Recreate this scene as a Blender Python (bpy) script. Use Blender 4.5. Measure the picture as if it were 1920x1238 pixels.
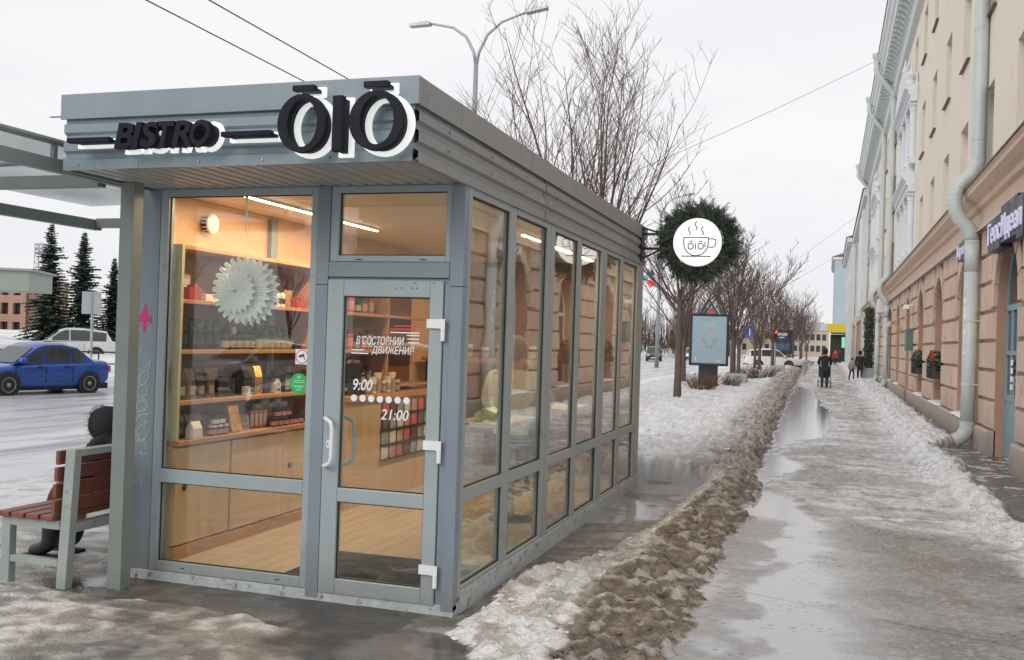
import bpy, bmesh, math, random
import numpy as np
from mathutils import Vector, Matrix

for o in list(bpy.data.objects): bpy.data.objects.remove(o)
scene = bpy.context.scene
COL = scene.collection
R = math.radians

# ---------------------------------------------------------------- camera
cam_d = bpy.data.cameras.new('camera'); cam = bpy.data.objects.new('camera', cam_d); COL.objects.link(cam)
YAW, PITCH, ROLL = R(17.755), R(0.5416), R(1.8413)
_f = Vector((-math.sin(YAW)*math.cos(PITCH), math.cos(YAW)*math.cos(PITCH), math.sin(PITCH)))
_r = Vector((math.cos(YAW), math.sin(YAW), 0)); _u = _r.cross(_f)
_r2 = math.cos(ROLL)*_r + math.sin(ROLL)*_u; _u2 = -math.sin(ROLL)*_r + math.cos(ROLL)*_u
_m = Matrix((( _r2.x, _u2.x, -_f.x, 0), (_r2.y, _u2.y, -_f.y, 0), (_r2.z, _u2.z, -_f.z, 1.7), (0, 0, 0, 1)))
cam.matrix_world = _m
cam_d.sensor_fit = 'HORIZONTAL'; cam_d.sensor_width = 36; cam_d.lens = 36*1850.9/1920
cam_d.clip_start = 0.1; cam_d.clip_end = 2000
scene.camera = cam

# ---------------------------------------------------------------- overcast sky
SUN_EL, SUN_ROT = R(28), R(200)
world = bpy.data.worlds.new('World'); scene.world = world; world.use_nodes = True
nt = world.node_tree; nt.nodes.clear()
def wn(t, **k):
    n = nt.nodes.new(t)
    for a, b in k.items(): setattr(n, a, b)
    return n
sky = wn('ShaderNodeTexSky', sky_type='NISHITA', sun_disc=False, sun_elevation=SUN_EL, sun_rotation=SUN_ROT, dust_density=4.0)
hs = wn('ShaderNodeHueSaturation'); hs.inputs['Saturation'].default_value = .12
tc = wn('ShaderNodeTexCoord'); mp = wn('ShaderNodeMapping'); mp.inputs['Scale'].default_value = (1, 1, 3.2)
nz = wn('ShaderNodeTexNoise'); nz.inputs['Scale'].default_value = 2.6; nz.inputs['Detail'].default_value = 6; nz.inputs['Roughness'].default_value = .55
cr = wn('ShaderNodeValToRGB')
cr.color_ramp.elements[0].position = .30; cr.color_ramp.elements[0].color = (8.5, 8.45, 8.95, 1)
cr.color_ramp.elements[1].position = .60; cr.color_ramp.elements[1].color = (9.5, 9.35, 9.5, 1)
mx = wn('ShaderNodeMix', data_type='RGBA'); mx.inputs[0].default_value = .88
bg = wn('ShaderNodeBackground'); bg.inputs['Strength'].default_value = .1
out = wn('ShaderNodeOutputWorld')
L = nt.links.new
L(sky.outputs[0], hs.inputs['Color']); L(tc.outputs['Generated'], mp.inputs[0]); L(mp.outputs[0], nz.inputs['Vector'])
L(nz.outputs[0], cr.inputs[0]); L(hs.outputs[0], mx.inputs[6]); L(cr.outputs[0], mx.inputs[7])
L(mx.outputs[2], bg.inputs[0]); L(bg.outputs[0], out.inputs[0])

# ---------------------------------------------------------------- veiled sun
sd = bpy.data.lights.new('sun', 'SUN'); sd.energy = .9; sd.angle = R(30); sd.color = (1, .97, .93)
so = bpy.data.objects.new('sun', sd); COL.objects.link(so)
_d = Vector((math.sin(SUN_ROT)*math.cos(SUN_EL), math.cos(SUN_ROT)*math.cos(SUN_EL), math.sin(SUN_EL)))
so.rotation_euler = (-_d).to_track_quat('-Z', 'Y').to_euler()

vs = scene.view_settings
vs.view_transform = 'Standard'; vs.look = 'None'; vs.gamma = 1; vs.use_curve_mapping = False; vs.exposure = 0.12
# ================================================================ helpers
random.seed(7)
ORG = {}
def lnk(o): COL.objects.link(o); return o
def tag(o, label=None, cat=None, group=None, kind=None):
    if label: o['label'] = label
    if cat: o['category'] = cat
    if group: o['group'] = group
    if kind: o['kind'] = kind
    return o
def thing(name, label, cat, loc=(0, 0, 0), rz=0, group=None, local=False):
    o = lnk(bpy.data.objects.new(name, None)); o.location = loc; o.rotation_euler = (0, 0, rz); o.empty_display_size = .1
    ORG[o.name] = Vector((0, 0, 0)) if local else Vector(loc)
    return tag(o, label, cat, group)
def org(p):
    return ORG.get(p.name, Vector((0, 0, 0)))
def clean_mesh(me):
    bm = bmesh.new(); bm.from_mesh(me); bmesh.ops.recalc_face_normals(bm, faces=bm.faces); bm.to_mesh(me); bm.free()
class MB:
    def __init__(s): s.v = []; s.f = []
    def add(s, vs_, fs):
        b = len(s.v); s.v += [tuple(p) for p in vs_]; s.f += [tuple(i+b for i in f) for f in fs]; return s
    def box(s, x0, x1, y0, y1, z0, z1):
        return s.add([(x0,y0,z0),(x1,y0,z0),(x1,y1,z0),(x0,y1,z0),(x0,y0,z1),(x1,y0,z1),(x1,y1,z1),(x0,y1,z1)],
                     [(0,3,2,1),(4,5,6,7),(0,1,5,4),(1,2,6,5),(2,3,7,6),(3,0,4,7)])
    def hexa(s, pts):
        return s.add(pts, [(0,3,2,1),(4,5,6,7),(0,1,5,4),(1,2,6,5),(2,3,7,6),(3,0,4,7)])
    def poly(s, pts): return s.add(pts, [tuple(range(len(pts)))])
    def prism(s, pts, ax, a, b):
        # pts 2D polygon in the two other axes (in order), extruded along ax from a to b
        def P(p, t):
            q = [0, 0, 0]; k = [i for i in range(3) if i != ax]; q[k[0]] = p[0]; q[k[1]] = p[1]; q[ax] = t; return tuple(q)
        n = len(pts); vs_ = [P(p, a) for p in pts] + [P(p, b) for p in pts]
        fs = [tuple(range(n))[::-1], tuple(range(n, 2*n))] + [(i, (i+1) % n, n+(i+1) % n, n+i) for i in range(n)]
        return s.add(vs_, fs)
    def ring(s, outer, inner, ax, a, b):
        def P(p, t):
            q = [0, 0, 0]; k = [i for i in range(3) if i != ax]; q[k[0]] = p[0]; q[k[1]] = p[1]; q[ax] = t; return tuple(q)
        n = len(outer); V = [P(p, a) for p in outer]+[P(p, b) for p in outer]+[P(p, a) for p in inner]+[P(p, b) for p in inner]; F = []
        for i in range(n):
            j = (i+1) % n
            F += [(i, j, n+j, n+i), (2*n+j, 2*n+i, 3*n+i, 3*n+j), (j, i, 2*n+i, 2*n+j), (n+i, n+j, 3*n+j, 3*n+i)]
        return s.add(V, F)
    def sheet(s, prof, ax, a, b, t=0):
        # open profile polyline in 3D at ax=a swept to ax=b
        n = len(prof); V = []
        for T in (a, b):
            for p in prof:
                q = list(p); q[ax] = T; V.append(tuple(q))
        return s.add(V, [(i, i+1, n+i+1, n+i) for i in range(n-1)])
    def tube(s, path, r, n=8, cap=True):
        P = [Vector(p) for p in path]; m = len(P); rs = r if isinstance(r, (list, tuple)) else [r]*m; V = []; F = []; up = None
        for i in range(m):
            d = (P[min(i+1, m-1)] - P[max(i-1, 0)])
            if d.length < 1e-9: d = Vector((0, 0, 1))
            d.normalize()
            if up is None:
                up = Vector((0, 0, 1)) if abs(d.z) < .9 else Vector((1, 0, 0))
            a = d.cross(up)
            if a.length < 1e-6: a = d.orthogonal()
            a.normalize(); b = a.cross(d); up = b
            for k in range(n):
                t = 2*math.pi*k/n; V.append(P[i] + (a*math.cos(t) + b*math.sin(t))*rs[i])
        for i in range(m-1):
            for k in range(n):
                k2 = (k+1) % n; F.append((i*n+k, i*n+k2, (i+1)*n+k2, (i+1)*n+k))
        if cap: F.append(tuple(range(n))[::-1]); F.append(tuple((m-1)*n+k for k in range(n)))
        return s.add(V, F)
    def lathe(s, prof, c=(0, 0, 0), n=16, ax=2):
        V = []; F = []; m = len(prof)
        for (r, h) in prof:
            for k in range(n):
                t = 2*math.pi*k/n; u, w = r*math.cos(t), r*math.sin(t)
                q = [(h, u, w), (w, h, u), (u, w, h)][ax]
                V.append((c[0]+q[0], c[1]+q[1], c[2]+q[2]))
        for i in range(m-1):
            for k in range(n):
                k2 = (k+1) % n; F.append((i*n+k, i*n+k2, (i+1)*n+k2, (i+1)*n+k))
        F.append(tuple(range(n))[::-1]); F.append(tuple((m-1)*n+k for k in range(n)))
        return s.add(V, F)
    def ball(s, c, r, n=10, m=7):
        rr = r if isinstance(r, (tuple, list)) else (r, r, r)
        b = len(s.v)
        s.lathe([(max(.001, math.sin(math.pi*i/m)), -math.cos(math.pi*i/m)) for i in range(m+1)], n=n)
        for i in range(b, len(s.v)):
            p = s.v[i]; s.v[i] = (c[0]+p[0]*rr[0], c[1]+p[1]*rr[1], c[2]+p[2]*rr[2])
        return s
    def xf(s, M4):
        s.v = [tuple(M4 @ Vector(p)) for p in s.v]; return s
    def mesh(s, name, off=(0, 0, 0), fix=True):
        me = bpy.data.meshes.new(name)
        o = Vector(off); me.from_pydata([(p[0]-o.x, p[1]-o.y, p[2]-o.z) for p in s.v], [], s.f)
        if fix: clean_mesh(me)
        return me
    def build(s, name, mat, parent=None, smooth=False, bevel=0, loc=None, fix=True, segs=2):
        off = org(parent) if parent else Vector(loc or (0, 0, 0))
        me = s.mesh(name, off, fix); o = lnk(bpy.data.objects.new(name, me))
        if parent: o.parent = parent; ORG[o.name] = org(parent)
        else: o.location = off; ORG[o.name] = off
        if mat: me.materials.append(mat)
        if smooth: shade(me)
        if bevel:
            b = o.modifiers.new('bevel', 'BEVEL'); b.width = bevel; b.segments = segs; b.limit_method = 'ANGLE'; b.angle_limit = R(40)
            b.harden_normals = False
        return o
def shade(me, ang=None):
    me.polygons.foreach_set('use_smooth', [True]*len(me.polygons))
    if ang:
        try: me.set_sharp_from_angle(angle=R(ang))
        except Exception: pass
def inst(src, parent, loc=(0, 0, 0), name=None, rz=0, scale=None):
    o = src.copy(); lnk(o); o.parent = parent; o.location = loc; o.rotation_euler = (0, 0, rz)
    if scale: o.scale = scale
    if name: o.name = name
    for k in ('label', 'category', 'group'):
        if k in o.keys() and parent: del o[k]
    return o
def copy_tree(o, parent=None):
    c = o.copy(); lnk(c); c.parent = parent
    ORG[c.name] = ORG.get(o.name, Vector((0, 0, 0)))
    for ch in o.children: copy_tree(ch, c)
    return c
def textmesh(txt, size=1, extrude=0, shear=0, offset=0, align='LEFT', spacing=1):
    cu = bpy.data.curves.new('t', 'FONT'); cu.body = txt; cu.size = size; cu.extrude = extrude; cu.shear = shear; cu.offset = offset
    cu.align_x = align; cu.space_character = spacing; cu.resolution_u = 4
    ob = bpy.data.objects.new('t', cu); COL.objects.link(ob)
    dg = bpy.context.evaluated_depsgraph_get(); dg.update()
    me = bpy.data.meshes.new_from_object(ob.evaluated_get(dg))
    V = [tuple(v.co) for v in me.vertices]; F = [tuple(p.vertices) for p in me.polygons]
    bpy.data.objects.remove(ob); bpy.data.curves.remove(cu); bpy.data.meshes.remove(me)
    return V, F
def fit_text(mb, txt, x0, x1, z0, z1, y, depth=0, shear=0, offset=0, plane='front', mirror=False):
    # text filling a rectangle in the plane facing -Y ('front') or facing -X ('side', u runs along -Y)
    V, F = textmesh(txt, 1, .5 if depth else 0, shear, offset)
    xs = [v[0] for v in V]; ys = [v[1] for v in V]; zs = [v[2] for v in V]
    a, b, c, d = min(xs), max(xs), min(ys), max(ys); e = (max(zs)-min(zs)) or 1
    out = []
    for v in V:
        u = x0+(v[0]-a)/(b-a)*(x1-x0); w = z0+(v[1]-c)/(d-c)*(z1-z0); t = (v[2]-min(zs))/e*depth
        if plane == 'front': out.append((u, y-t, w))
        else: out.append((y-t, u, w))
    mb.add(out, F); return mb
# ---------------------------------------------------------------- materials
def newmat(name):
    m = bpy.data.materials.new(name); m.use_nodes = True
    nt = m.node_tree; b = nt.nodes['Principled BSDF']; return m, nt, b
def M(name, col, rough=.6, metal=0, var=.12, vs=4, bump=.0, bs=60, rnd=0, stain=None, sscale=3, sthr=.6, coat=0, emit=None, es=0, spec=.5, streak=None, swid=.12, world=False, splash=None):
    m, nt, b = newmat(name); N = nt.nodes.new; K = nt.links.new
    if world:
        tc = N('ShaderNodeNewGeometry'); co = tc.outputs['Position']
    else:
        tc = N('ShaderNodeTexCoord'); co = tc.outputs['Object']
    nz = N('ShaderNodeTexNoise'); nz.inputs['Scale'].default_value = vs; nz.inputs['Detail'].default_value = 6; nz.inputs['Roughness'].default_value = .6
    K(co, nz.inputs['Vector'])
    mr = N('ShaderNodeMapRange'); mr.inputs[1].default_value = .25; mr.inputs[2].default_value = .75
    mr.inputs[3].default_value = 1-var; mr.inputs[4].default_value = 1+var; K(nz.outputs[0], mr.inputs[0])
    val = mr.outputs[0]
    if rnd:
        oi = N('ShaderNodeObjectInfo'); m2 = N('ShaderNodeMapRange'); m2.inputs[3].default_value = 1-rnd; m2.inputs[4].default_value = 1+rnd
        K(oi.outputs['Random'], m2.inputs[0]); mm = N('ShaderNodeMath'); mm.operation = 'MULTIPLY'; K(val, mm.inputs[0]); K(m2.outputs[0], mm.inputs[1]); val = mm.outputs[0]
    vm = N('ShaderNodeVectorMath'); vm.operation = 'SCALE'; vm.inputs[0].default_value = col[:3]; K(val, vm.inputs['Scale'])
    colout = vm.outputs[0]
    def layer(colout, c, fac):
        mx = N('ShaderNodeMix'); mx.data_type = 'RGBA'; K(fac, mx.inputs[0]); K(colout, mx.inputs[6]); mx.inputs[7].default_value = (*c[:3], 1); return mx.outputs[2]
    def ramp(src, lo, hi):
        r = N('ShaderNodeMapRange'); r.inputs[1].default_value = lo; r.inputs[2].default_value = hi; K(src, r.inputs[0]); return r.outputs[0]
    if stain:
        n2 = N('ShaderNodeTexNoise'); n2.inputs['Scale'].default_value = sscale; n2.inputs['Detail'].default_value = 9; n2.inputs['Roughness'].default_value = .7
        K(co, n2.inputs['Vector']); colout = layer(colout, stain, ramp(n2.outputs[0], sthr, sthr+.12))
    if streak:
        mp = N('ShaderNodeMapping'); mp.inputs['Scale'].default_value = (9, 9, .7); K(co, mp.inputs[0])
        n3 = N('ShaderNodeTexNoise'); n3.inputs['Scale'].default_value = 1.6; n3.inputs['Detail'].default_value = 5; K(mp.outputs[0], n3.inputs['Vector'])
        colout = layer(colout, streak, ramp(n3.outputs[0], .54, .54+swid*3))
    if splash:
        gp = N('ShaderNodeNewGeometry'); sx = N('ShaderNodeSeparateXYZ'); K(gp.outputs['Position'], sx.inputs[0])
        ns = N('ShaderNodeTexNoise'); ns.inputs['Scale'].default_value = 5; ns.inputs['Detail'].default_value = 8; ns.inputs['Roughness'].default_value = .7; K(gp.outputs['Position'], ns.inputs['Vector'])
        hz = N('ShaderNodeMath'); hz.operation = 'MULTIPLY_ADD'; K(ns.outputs[0], hz.inputs[0]); hz.inputs[1].default_value = -splash[1]*1.3; K(sx.outputs[2], hz.inputs[2])
        rz_ = N('ShaderNodeMapRange'); rz_.inputs[1].default_value = splash[1]*.35; rz_.inputs[2].default_value = -splash[1]*.75; rz_.inputs[3].default_value = 0; rz_.inputs[4].default_value = splash[2]; K(hz.outputs[0], rz_.inputs[0])
        colout = layer(colout, splash[0], rz_.outputs[0])
    K(colout, b.inputs['Base Color'])
    b.inputs['Metallic'].default_value = metal; b.inputs['Coat Weight'].default_value = coat; b.inputs['Specular IOR Level'].default_value = spec
    rr = N('ShaderNodeMapRange'); rr.inputs[1].default_value = .3; rr.inputs[2].default_value = .7
    rr.inputs[3].default_value = max(.02, rough-.1); rr.inputs[4].default_value = min(1, rough+.1); K(nz.outputs[0], rr.inputs[0]); K(rr.outputs[0], b.inputs['Roughness'])
    if bump:
        nb = N('ShaderNodeTexNoise'); nb.inputs['Scale'].default_value = bs; nb.inputs['Detail'].default_value = 5; K(co, nb.inputs['Vector'])
        bp = N('ShaderNodeBump'); bp.inputs['Strength'].default_value = bump; bp.inputs['Distance'].default_value = .02; K(nb.outputs[0], bp.inputs['Height']); K(bp.outputs[0], b.inputs['Normal'])
    if emit: b.inputs['Emission Color'].default_value = (*emit, 1); b.inputs['Emission Strength'].default_value = es
    return m
def Emit(name, col, s):
    m = bpy.data.materials.new(name); m.use_nodes = True; nt = m.node_tree; nt.nodes.clear()
    e = nt.nodes.new('ShaderNodeEmission'); e.inputs[0].default_value = (*col, 1); e.inputs[1].default_value = s
    o = nt.nodes.new('ShaderNodeOutputMaterial'); nt.links.new(e.outputs[0], o.inputs[0]); return m
def Glass(name, tint=(.93, .96, .95), ior=1.6, rough=.0, dirt=.0):
    m = bpy.data.materials.new(name); m.use_nodes = True; nt = m.node_tree; nt.nodes.clear(); N = nt.nodes.new; K = nt.links.new
    t = N('ShaderNodeBsdfTransparent'); t.inputs[0].default_value = (*tint, 1)
    g = N('ShaderNodeBsdfGlossy'); g.inputs['Roughness'].default_value = rough; g.inputs['Color'].default_value = (.97, 1, .99, 1)
    F0 = ((ior-1)/(ior+1))**2
    lw = N('ShaderNodeLayerWeight'); lw.inputs[0].default_value = .5
    pw = N('ShaderNodeMath'); pw.operation = 'POWER'; K(lw.outputs['Facing'], pw.inputs[0]); pw.inputs[1].default_value = 3.6
    f = N('ShaderNodeMath'); f.operation = 'MULTIPLY_ADD'; K(pw.outputs[0], f.inputs[0]); f.inputs[1].default_value = 1-F0; f.inputs[2].default_value = F0
    tc = N('ShaderNodeTexCoord'); nz = N('ShaderNodeTexNoise'); nz.inputs['Scale'].default_value = 1.3; nz.inputs['Detail'].default_value = 2; K(tc.outputs['Object'], nz.inputs['Vector'])
    bp = N('ShaderNodeBump'); bp.inputs['Strength'].default_value = .03; bp.inputs['Distance'].default_value = .05; K(nz.outputs[0], bp.inputs['Height']); K(bp.outputs[0], g.inputs['Normal'])
    mx = N('ShaderNodeMixShader'); K(f.outputs[0], mx.inputs[0]); K(t.outputs[0], mx.inputs[1]); K(g.outputs[0], mx.inputs[2])
    last = mx.outputs[0]
    if dirt:
        d = N('ShaderNodeBsdfDiffuse'); d.inputs[0].default_value = (.5, .48, .44, 1); n2 = N('ShaderNodeTexNoise'); n2.inputs['Scale'].default_value = 3; n2.inputs['Detail'].default_value = 8
        K(tc.outputs['Object'], n2.inputs['Vector']); r = N('ShaderNodeMapRange'); r.inputs[1].default_value = .45; r.inputs[2].default_value = .8; r.inputs[4].default_value = dirt; K(n2.outputs[0], r.inputs[0])
        m2 = N('ShaderNodeMixShader'); K(r.outputs[0], m2.inputs[0]); K(last, m2.inputs[1]); K(d.outputs[0], m2.inputs[2]); last = m2.outputs[0]
    o = N('ShaderNodeOutputMaterial'); K(last, o.inputs[0]); return m
def Wood(name, c1, c2, scale=1.0, axis=1, rough=.45):
    m, nt, b = newmat(name); N = nt.nodes.new; K = nt.links.new
    tc = N('ShaderNodeTexCoord'); mp = N('ShaderNodeMapping'); sc = [14*scale]*3; sc[axis] = 1.1*scale; mp.inputs['Scale'].default_value = sc; K(tc.outputs['Object'], mp.inputs[0])
    nz = N('ShaderNodeTexNoise'); nz.inputs['Scale'].default_value = 1; nz.inputs['Detail'].default_value = 8; nz.inputs['Roughness'].default_value = .65; nz.inputs['Distortion'].default_value = .6; K(mp.outputs[0], nz.inputs['Vector'])
    cr = N('ShaderNodeValToRGB'); cr.color_ramp.elements[0].position = .3; cr.color_ramp.elements[0].color = (*c2, 1); cr.color_ramp.elements[1].position = .7; cr.color_ramp.elements[1].color = (*c1, 1)
    K(nz.outputs[0], cr.inputs[0]); K(cr.outputs[0], b.inputs['Base Color']); b.inputs['Roughness'].default_value = rough; return m
# value noise for the terrain
_rng = np.random.RandomState(5); _T = _rng.rand(256, 256)
def vnoise(x, y):
    xi = np.floor(x).astype(int); yi = np.floor(y).astype(int); fx = x-xi; fy = y-yi
    fx = fx*fx*(3-2*fx); fy = fy*fy*(3-2*fy); a = _T[xi & 255, yi & 255]; b = _T[(xi+1) & 255, yi & 255]; c = _T[xi & 255, (yi+1) & 255]; d = _T[(xi+1) & 255, (yi+1) & 255]
    return (a*(1-fx)+b*fx)*(1-fy)+(c*(1-fx)+d*fx)*fy
def fbm(x, y, o=5, g=.5):
    s = 0; a = 1; t = 0; k = 0
    for i in range(o):
        s = s+a*vnoise(x+k*17.3, y-k*9.1); t += a; a *= g; x = x*2.03; y = y*2.03; k += 1
    return s/t
def sst(a, b, x):
    t = np.clip((x-a)/(b-a), 0, 1); return t*t*(3-2*t)
# ================================================================ ground
def ip(Y, ys, vs_): return np.interp(Y, ys, vs_)
def lay(c, col, m): return c*(1-m[..., None])+np.array(col)*m[..., None]
SNOW, PALE, GREY, WETA, SLUSH, DIRT = (.84, .845, .86), (.60, .60, .60), (.36, .36, .35), (.085, .08, .074), (.21, .165, .125), (.085, .063, .047)
def worley(x, y):
    xi = np.floor(x).astype(int); yi = np.floor(y).astype(int); f1 = np.full(x.shape, 9.)
    for i in (-1, 0, 1):
        for j in (-1, 0, 1):
            cx = xi+i; cy = yi+j; px = cx+_T[cx & 255, cy & 255]; py = cy+_T[(cx*7+13) & 255, (cy*3+5) & 255]
            f1 = np.minimum(f1, (x-px)**2+(y-py)**2)
    return np.sqrt(f1)
def terrain(X, Y):
    n1 = fbm(X*1.5, Y*1.5); n4 = fbm(X*4+9, Y*4); n9 = fbm(X*9, Y*9+4); n22 = fbm(X*22, Y*22, 4); n50 = fbm(X*50, Y*50, 3)
    wx, wy = X+.10*(n9-.5), Y+.10*(n22-.5)
    w1 = 1-np.clip(worley(wx*7, wy*7), 0, 1); w2 = 1-np.clip(worley(wx*17+3, wy*17), 0, 1)      # crusts and lumps
    st = fbm(X*2.2, Y*5.5+7, 6, .6)                                                               # trodden ice
    xe = ip(Y, [0, 5, 11, 22, 50, 100], [-.80, -.76, -.78, -1.0, -1.4, -2.1])+.26*(n1-.5)+.16*(n9-.5)+.10*(w1-.5)
    xl = ip(Y, [2, 4.6, 5.1, 5.35, 6.27, 6.64, 7.1, 7.28, 7.87, 8.73, 10.06, 12.02, 12.6], [-1.2, -1.5, -1.8, -1.99, -2.05, -2.07, -2.0, -1.81, -1.64, -1.53, -1.46, -1.37, -1.35])+.16*(n4-.5)+.10*(w1-.5)
    z = .012*(n1-.5)+.01*(n4-.5)
    one = np.ones(X.shape+(3,))
    col = one*np.array(GREY); rough = np.full(X.shape, .45); bmp = np.full(X.shape, .5)
    # ---- the walk
    walk = X > xe
    xr = ip(Y, [3, 6.8, 8.6, 9.8, 10.6, 11.8, 12.4, 13.3, 14.5, 15.3, 16.5, 18, 22, 28, 36, 44, 48], [.30, .18, .14, .05, -.08, -.34, -.74, -.6, -.25, -.3, -.75, -.5, .25, .12, -.3, -.7, -1.4])+.5*(st-.5)+.25*(n4-.5)
    farw = sst(9.6, 10.6, Y+.5*(n1-.5)); soft = .05+.50*(1-farw)
    wet = sst(soft, -soft*.6, X-xr)*walk*(1-.55*(1-farw)*sst(.50, .62, fbm(X*1.6+50, Y*1.1+9, 5, .55)))
    pale = np.clip(sst(10.0, 10.5, Y+.8*(n1-.5)+.30*(n9-.5)+.42*X-.15), 0, 1)
    grit = np.clip(1-pale, 0, 1)
    c = lay(one*np.array((.275, .265, .245)), (.36, .355, .34), sst(.45, .62, n22)*.8)
    c = lay(c, (.20, .165, .13), sst(.50, .64, n1)*.7*sst(.3, .9, X)); c = lay(c, (.17, .165, .155), sst(.56, .66, fbm(X*2.3+11, Y*2.3, 5))*.55)
    c = lay(c, (.50, .495, .475), sst(.60, .72, n50)*.5*sst(.0, .7, X))
    c2 = lay(one*np.array((.50, .495, .49)), (.72, .72, .725), sst(.46, .60, st))
    c2 = lay(c2, (.36, .335, .305), sst(.50, .64, fbm(X*1.3+40, Y*.7, 6, .6))*.85)
    c2 = lay(c2, (.25, .24, .225), sst(.57, .66, fbm(X*3+4, Y*9, 5, .6))*.75)
    c2 = lay(c2, (.80, .80, .805), sst(.55, .7, w2)*.35*sst(.4, .6, n4))
    cw = c*(grit[..., None])+c2*(pale[..., None])
    snr = sst(1.05, 1.55, X+.5*(n1-.5)+.45*(n4-.5)+.12*(w1-.5)+ip(Y, [4, 7, 9, 12, 18, 30, 60], [-.30, -.34, -.25, 0, .15, .1, -.1]))
    cw = lay(cw, (.78, .78, .785), snr*(.35+.65*sst(.38, .54, n9)))
    gut = sst(0, .14, X-ip(Y, [8, 9.5, 11, 13, 16, 17.2, 18.5, 20, 24, 30, 60], [2.9, 2.35, 1.72, 1.72, 1.85, 1.78, 1.7, 2.2, 2.22, 2.3, 2.5])+.5*(n4-.5)+.15*(n9-.5))
    zr = .12*sst(1.25, 1.8, X)*sst(10, 13, Y)*(.45+n4)+.05*snr*(n9-.3)+.05*snr*(w1-.4)
    cw = lay(cw, (.13, .128, .124), gut); cw = lay(cw, (.22, .215, .205), gut*sst(.48, .62, n9)*.8); cw = lay(cw, (.07, .068, .066), gut*sst(.50, .60, n4)*.7); cw = lay(cw, (.72, .72, .73), gut*sst(.62, .70, n4)*.8); zr = zr*(1-gut)+.01*gut
    cw = lay(cw, (.40, .41, .425), wet*.9)
    rw = .48+.15*snr*(1-gut)-.28*gut; rw = rw*(1-grit*.50*(1-snr)); rw = rw*(1-wet)+.04*wet
    bw = (.80*grit+1.0*pale)*(1-wet)*(1-.6*gut)+.03*wet
    zw = (.010*(w2-.5)*grit+(.018*(n22-.5)+.035*(st-.5)+.022*(w1-.5))*pale)*(1-wet)*(1-gut)-.006*wet+zr
    lip = sst(.0, .12, Y+.8*(n1-.5)+.30*(n9-.5)+.42*X-10.15); zw = zw+.022*lip*(1-gut)*sst(30, 12, Y)*(1-wet)
    for j0, sl in ((7.15, -.42), (4.0, -.42)):
        jl = np.abs(Y-(j0+sl*(X+.7))-.05*(n4-.5)); cw = lay(cw, (.10, .092, .084), sst(.018, .006, jl)*(X < 1.3)*sst(.36, .46, n1+.1)*.8)
    cw = lay(cw, (.06, .05, .042), (sst(.86, .90, w2)*sst(.62, .68, fbm(X*3+70, Y*3, 3)))*.8*(1-farw))
    col = np.where(walk[..., None], cw, col); rough = np.where(walk, rw, rough); bmp = np.where(walk, bw, bmp); z = np.where(walk, zw, z)
    # ---- low bank of slush thrown off the walk
    t = np.clip((X-xl)/(xe-xl), 0, 1); rid = (X > xl) & (~walk) & (Y < 13)
    tc_ = ip(Y, [4, 5.4, 6.4, 7.3, 8.1, 9.5, 12], [.45, .50, .50, .42, .25, .22, .25])+.12*(n4-.5)+.08*(n9-.5)
    prof = np.where(t < tc_, .62+.38*(t/np.maximum(tc_, .01))**2, np.clip((1-t)/np.maximum(1-tc_, .01), 0, 1)**.8)*sst(0, .06, t)
    lum = sst(0, .05, t)*sst(1, .94, t)
    hr = (.060+.04*(n1-.3))*prof*ip(Y, [2, 4.4, 5.2, 6, 9, 12.6], [.7, .75, .85, .95, 1.1, 1.3])+(.055*(w1-.45)+.036*(w2-.45)+.06*(n9-.5)+.05*(n4-.5))*lum
    slope = sst(-.02, .06, t-tc_)
    whitish = sst(.04, -.10, t-tc_+.10*(n4-.5))*ip(Y, [4.3, 5.0, 6.4, 6.9, 7.6, 9, 11.8, 12.5], [.6, 1, .95, .75, .55, .45, .55, .85])
    crest = sst(.07, .015, np.abs(t-tc_+.03))*sst(.44, .58, n9)
    cr_ = lay(one*np.array((.245, .195, .15)), (.36, .31, .25), sst(.5, .64, n22)*.75)
    cr_ = lay(cr_, (.46, .42, .36), sst(.50, .60, n4)*sst(.42, .56, n22)*.8*(1-.75*slope)); cr_ = lay(cr_, (.15, .115, .085), sst(.54, .64, fbm(X*2.6+20, Y*2.6+3, 5))*.7)
    cr_ = lay(cr_, (.115, .085, .062), slope*.85*sst(.28, .50, n9)); cr_ = lay(cr_, (.045, .034, .026), slope*sst(.46, .25, w1)*.85); cr_ = lay(cr_, (.32, .26, .20), slope*sst(.66, .80, w2)*.45); cr_ = lay(cr_, (.55, .52, .47), slope*sst(.58, .66, n9)*.65)
    cr_ = lay(cr_, (.70, .685, .65), crest*.95)
    cr_ = lay(cr_, (.80, .79, .755), np.clip(whitish, 0, 1)*(.40+.60*sst(.36, .54, n9))); cr_ = lay(cr_, (.50, .46, .40), np.clip(whitish, 0, 1)*sst(.52, .62, n4)*.6)
    col = np.where(rid[..., None], cr_, col); rough = np.where(rid, .50-.10*slope, rough); bmp = np.where(rid, 1.0, bmp); z = np.where(rid, np.maximum(hr, -.004), z)
    # ---- wet channel along the kiosk
    ch = (~walk) & (~rid) & (Y < 12.75) & (X > -2.3) & (Y > 5.3)
    cc = lay(one*np.array((.165, .140, .115)), (.26, .235, .205), sst(.48, .62, n9)); pud = sst(.5, .58, n1+.2*(n4-.5)+ip(Y, [5.5, 8, 9.5, 11, 12.4], [-.14, -.09, .0, .10, .14]))
    cc = lay(cc, (.06, .05, .042), sst(.70, .80, w2)*.6*(1-pud)); cc = lay(cc, (.30, .31, .315), pud); col = np.where(ch[..., None], cc, col); rough = np.where(ch, .36-.31*pud, rough); bmp = np.where(ch, .55*(1-pud)+.03, bmp)
    # ---- trodden forecourt in front of the kiosk and the bus stop
    fc = (~walk) & (~rid) & (~ch)
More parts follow.
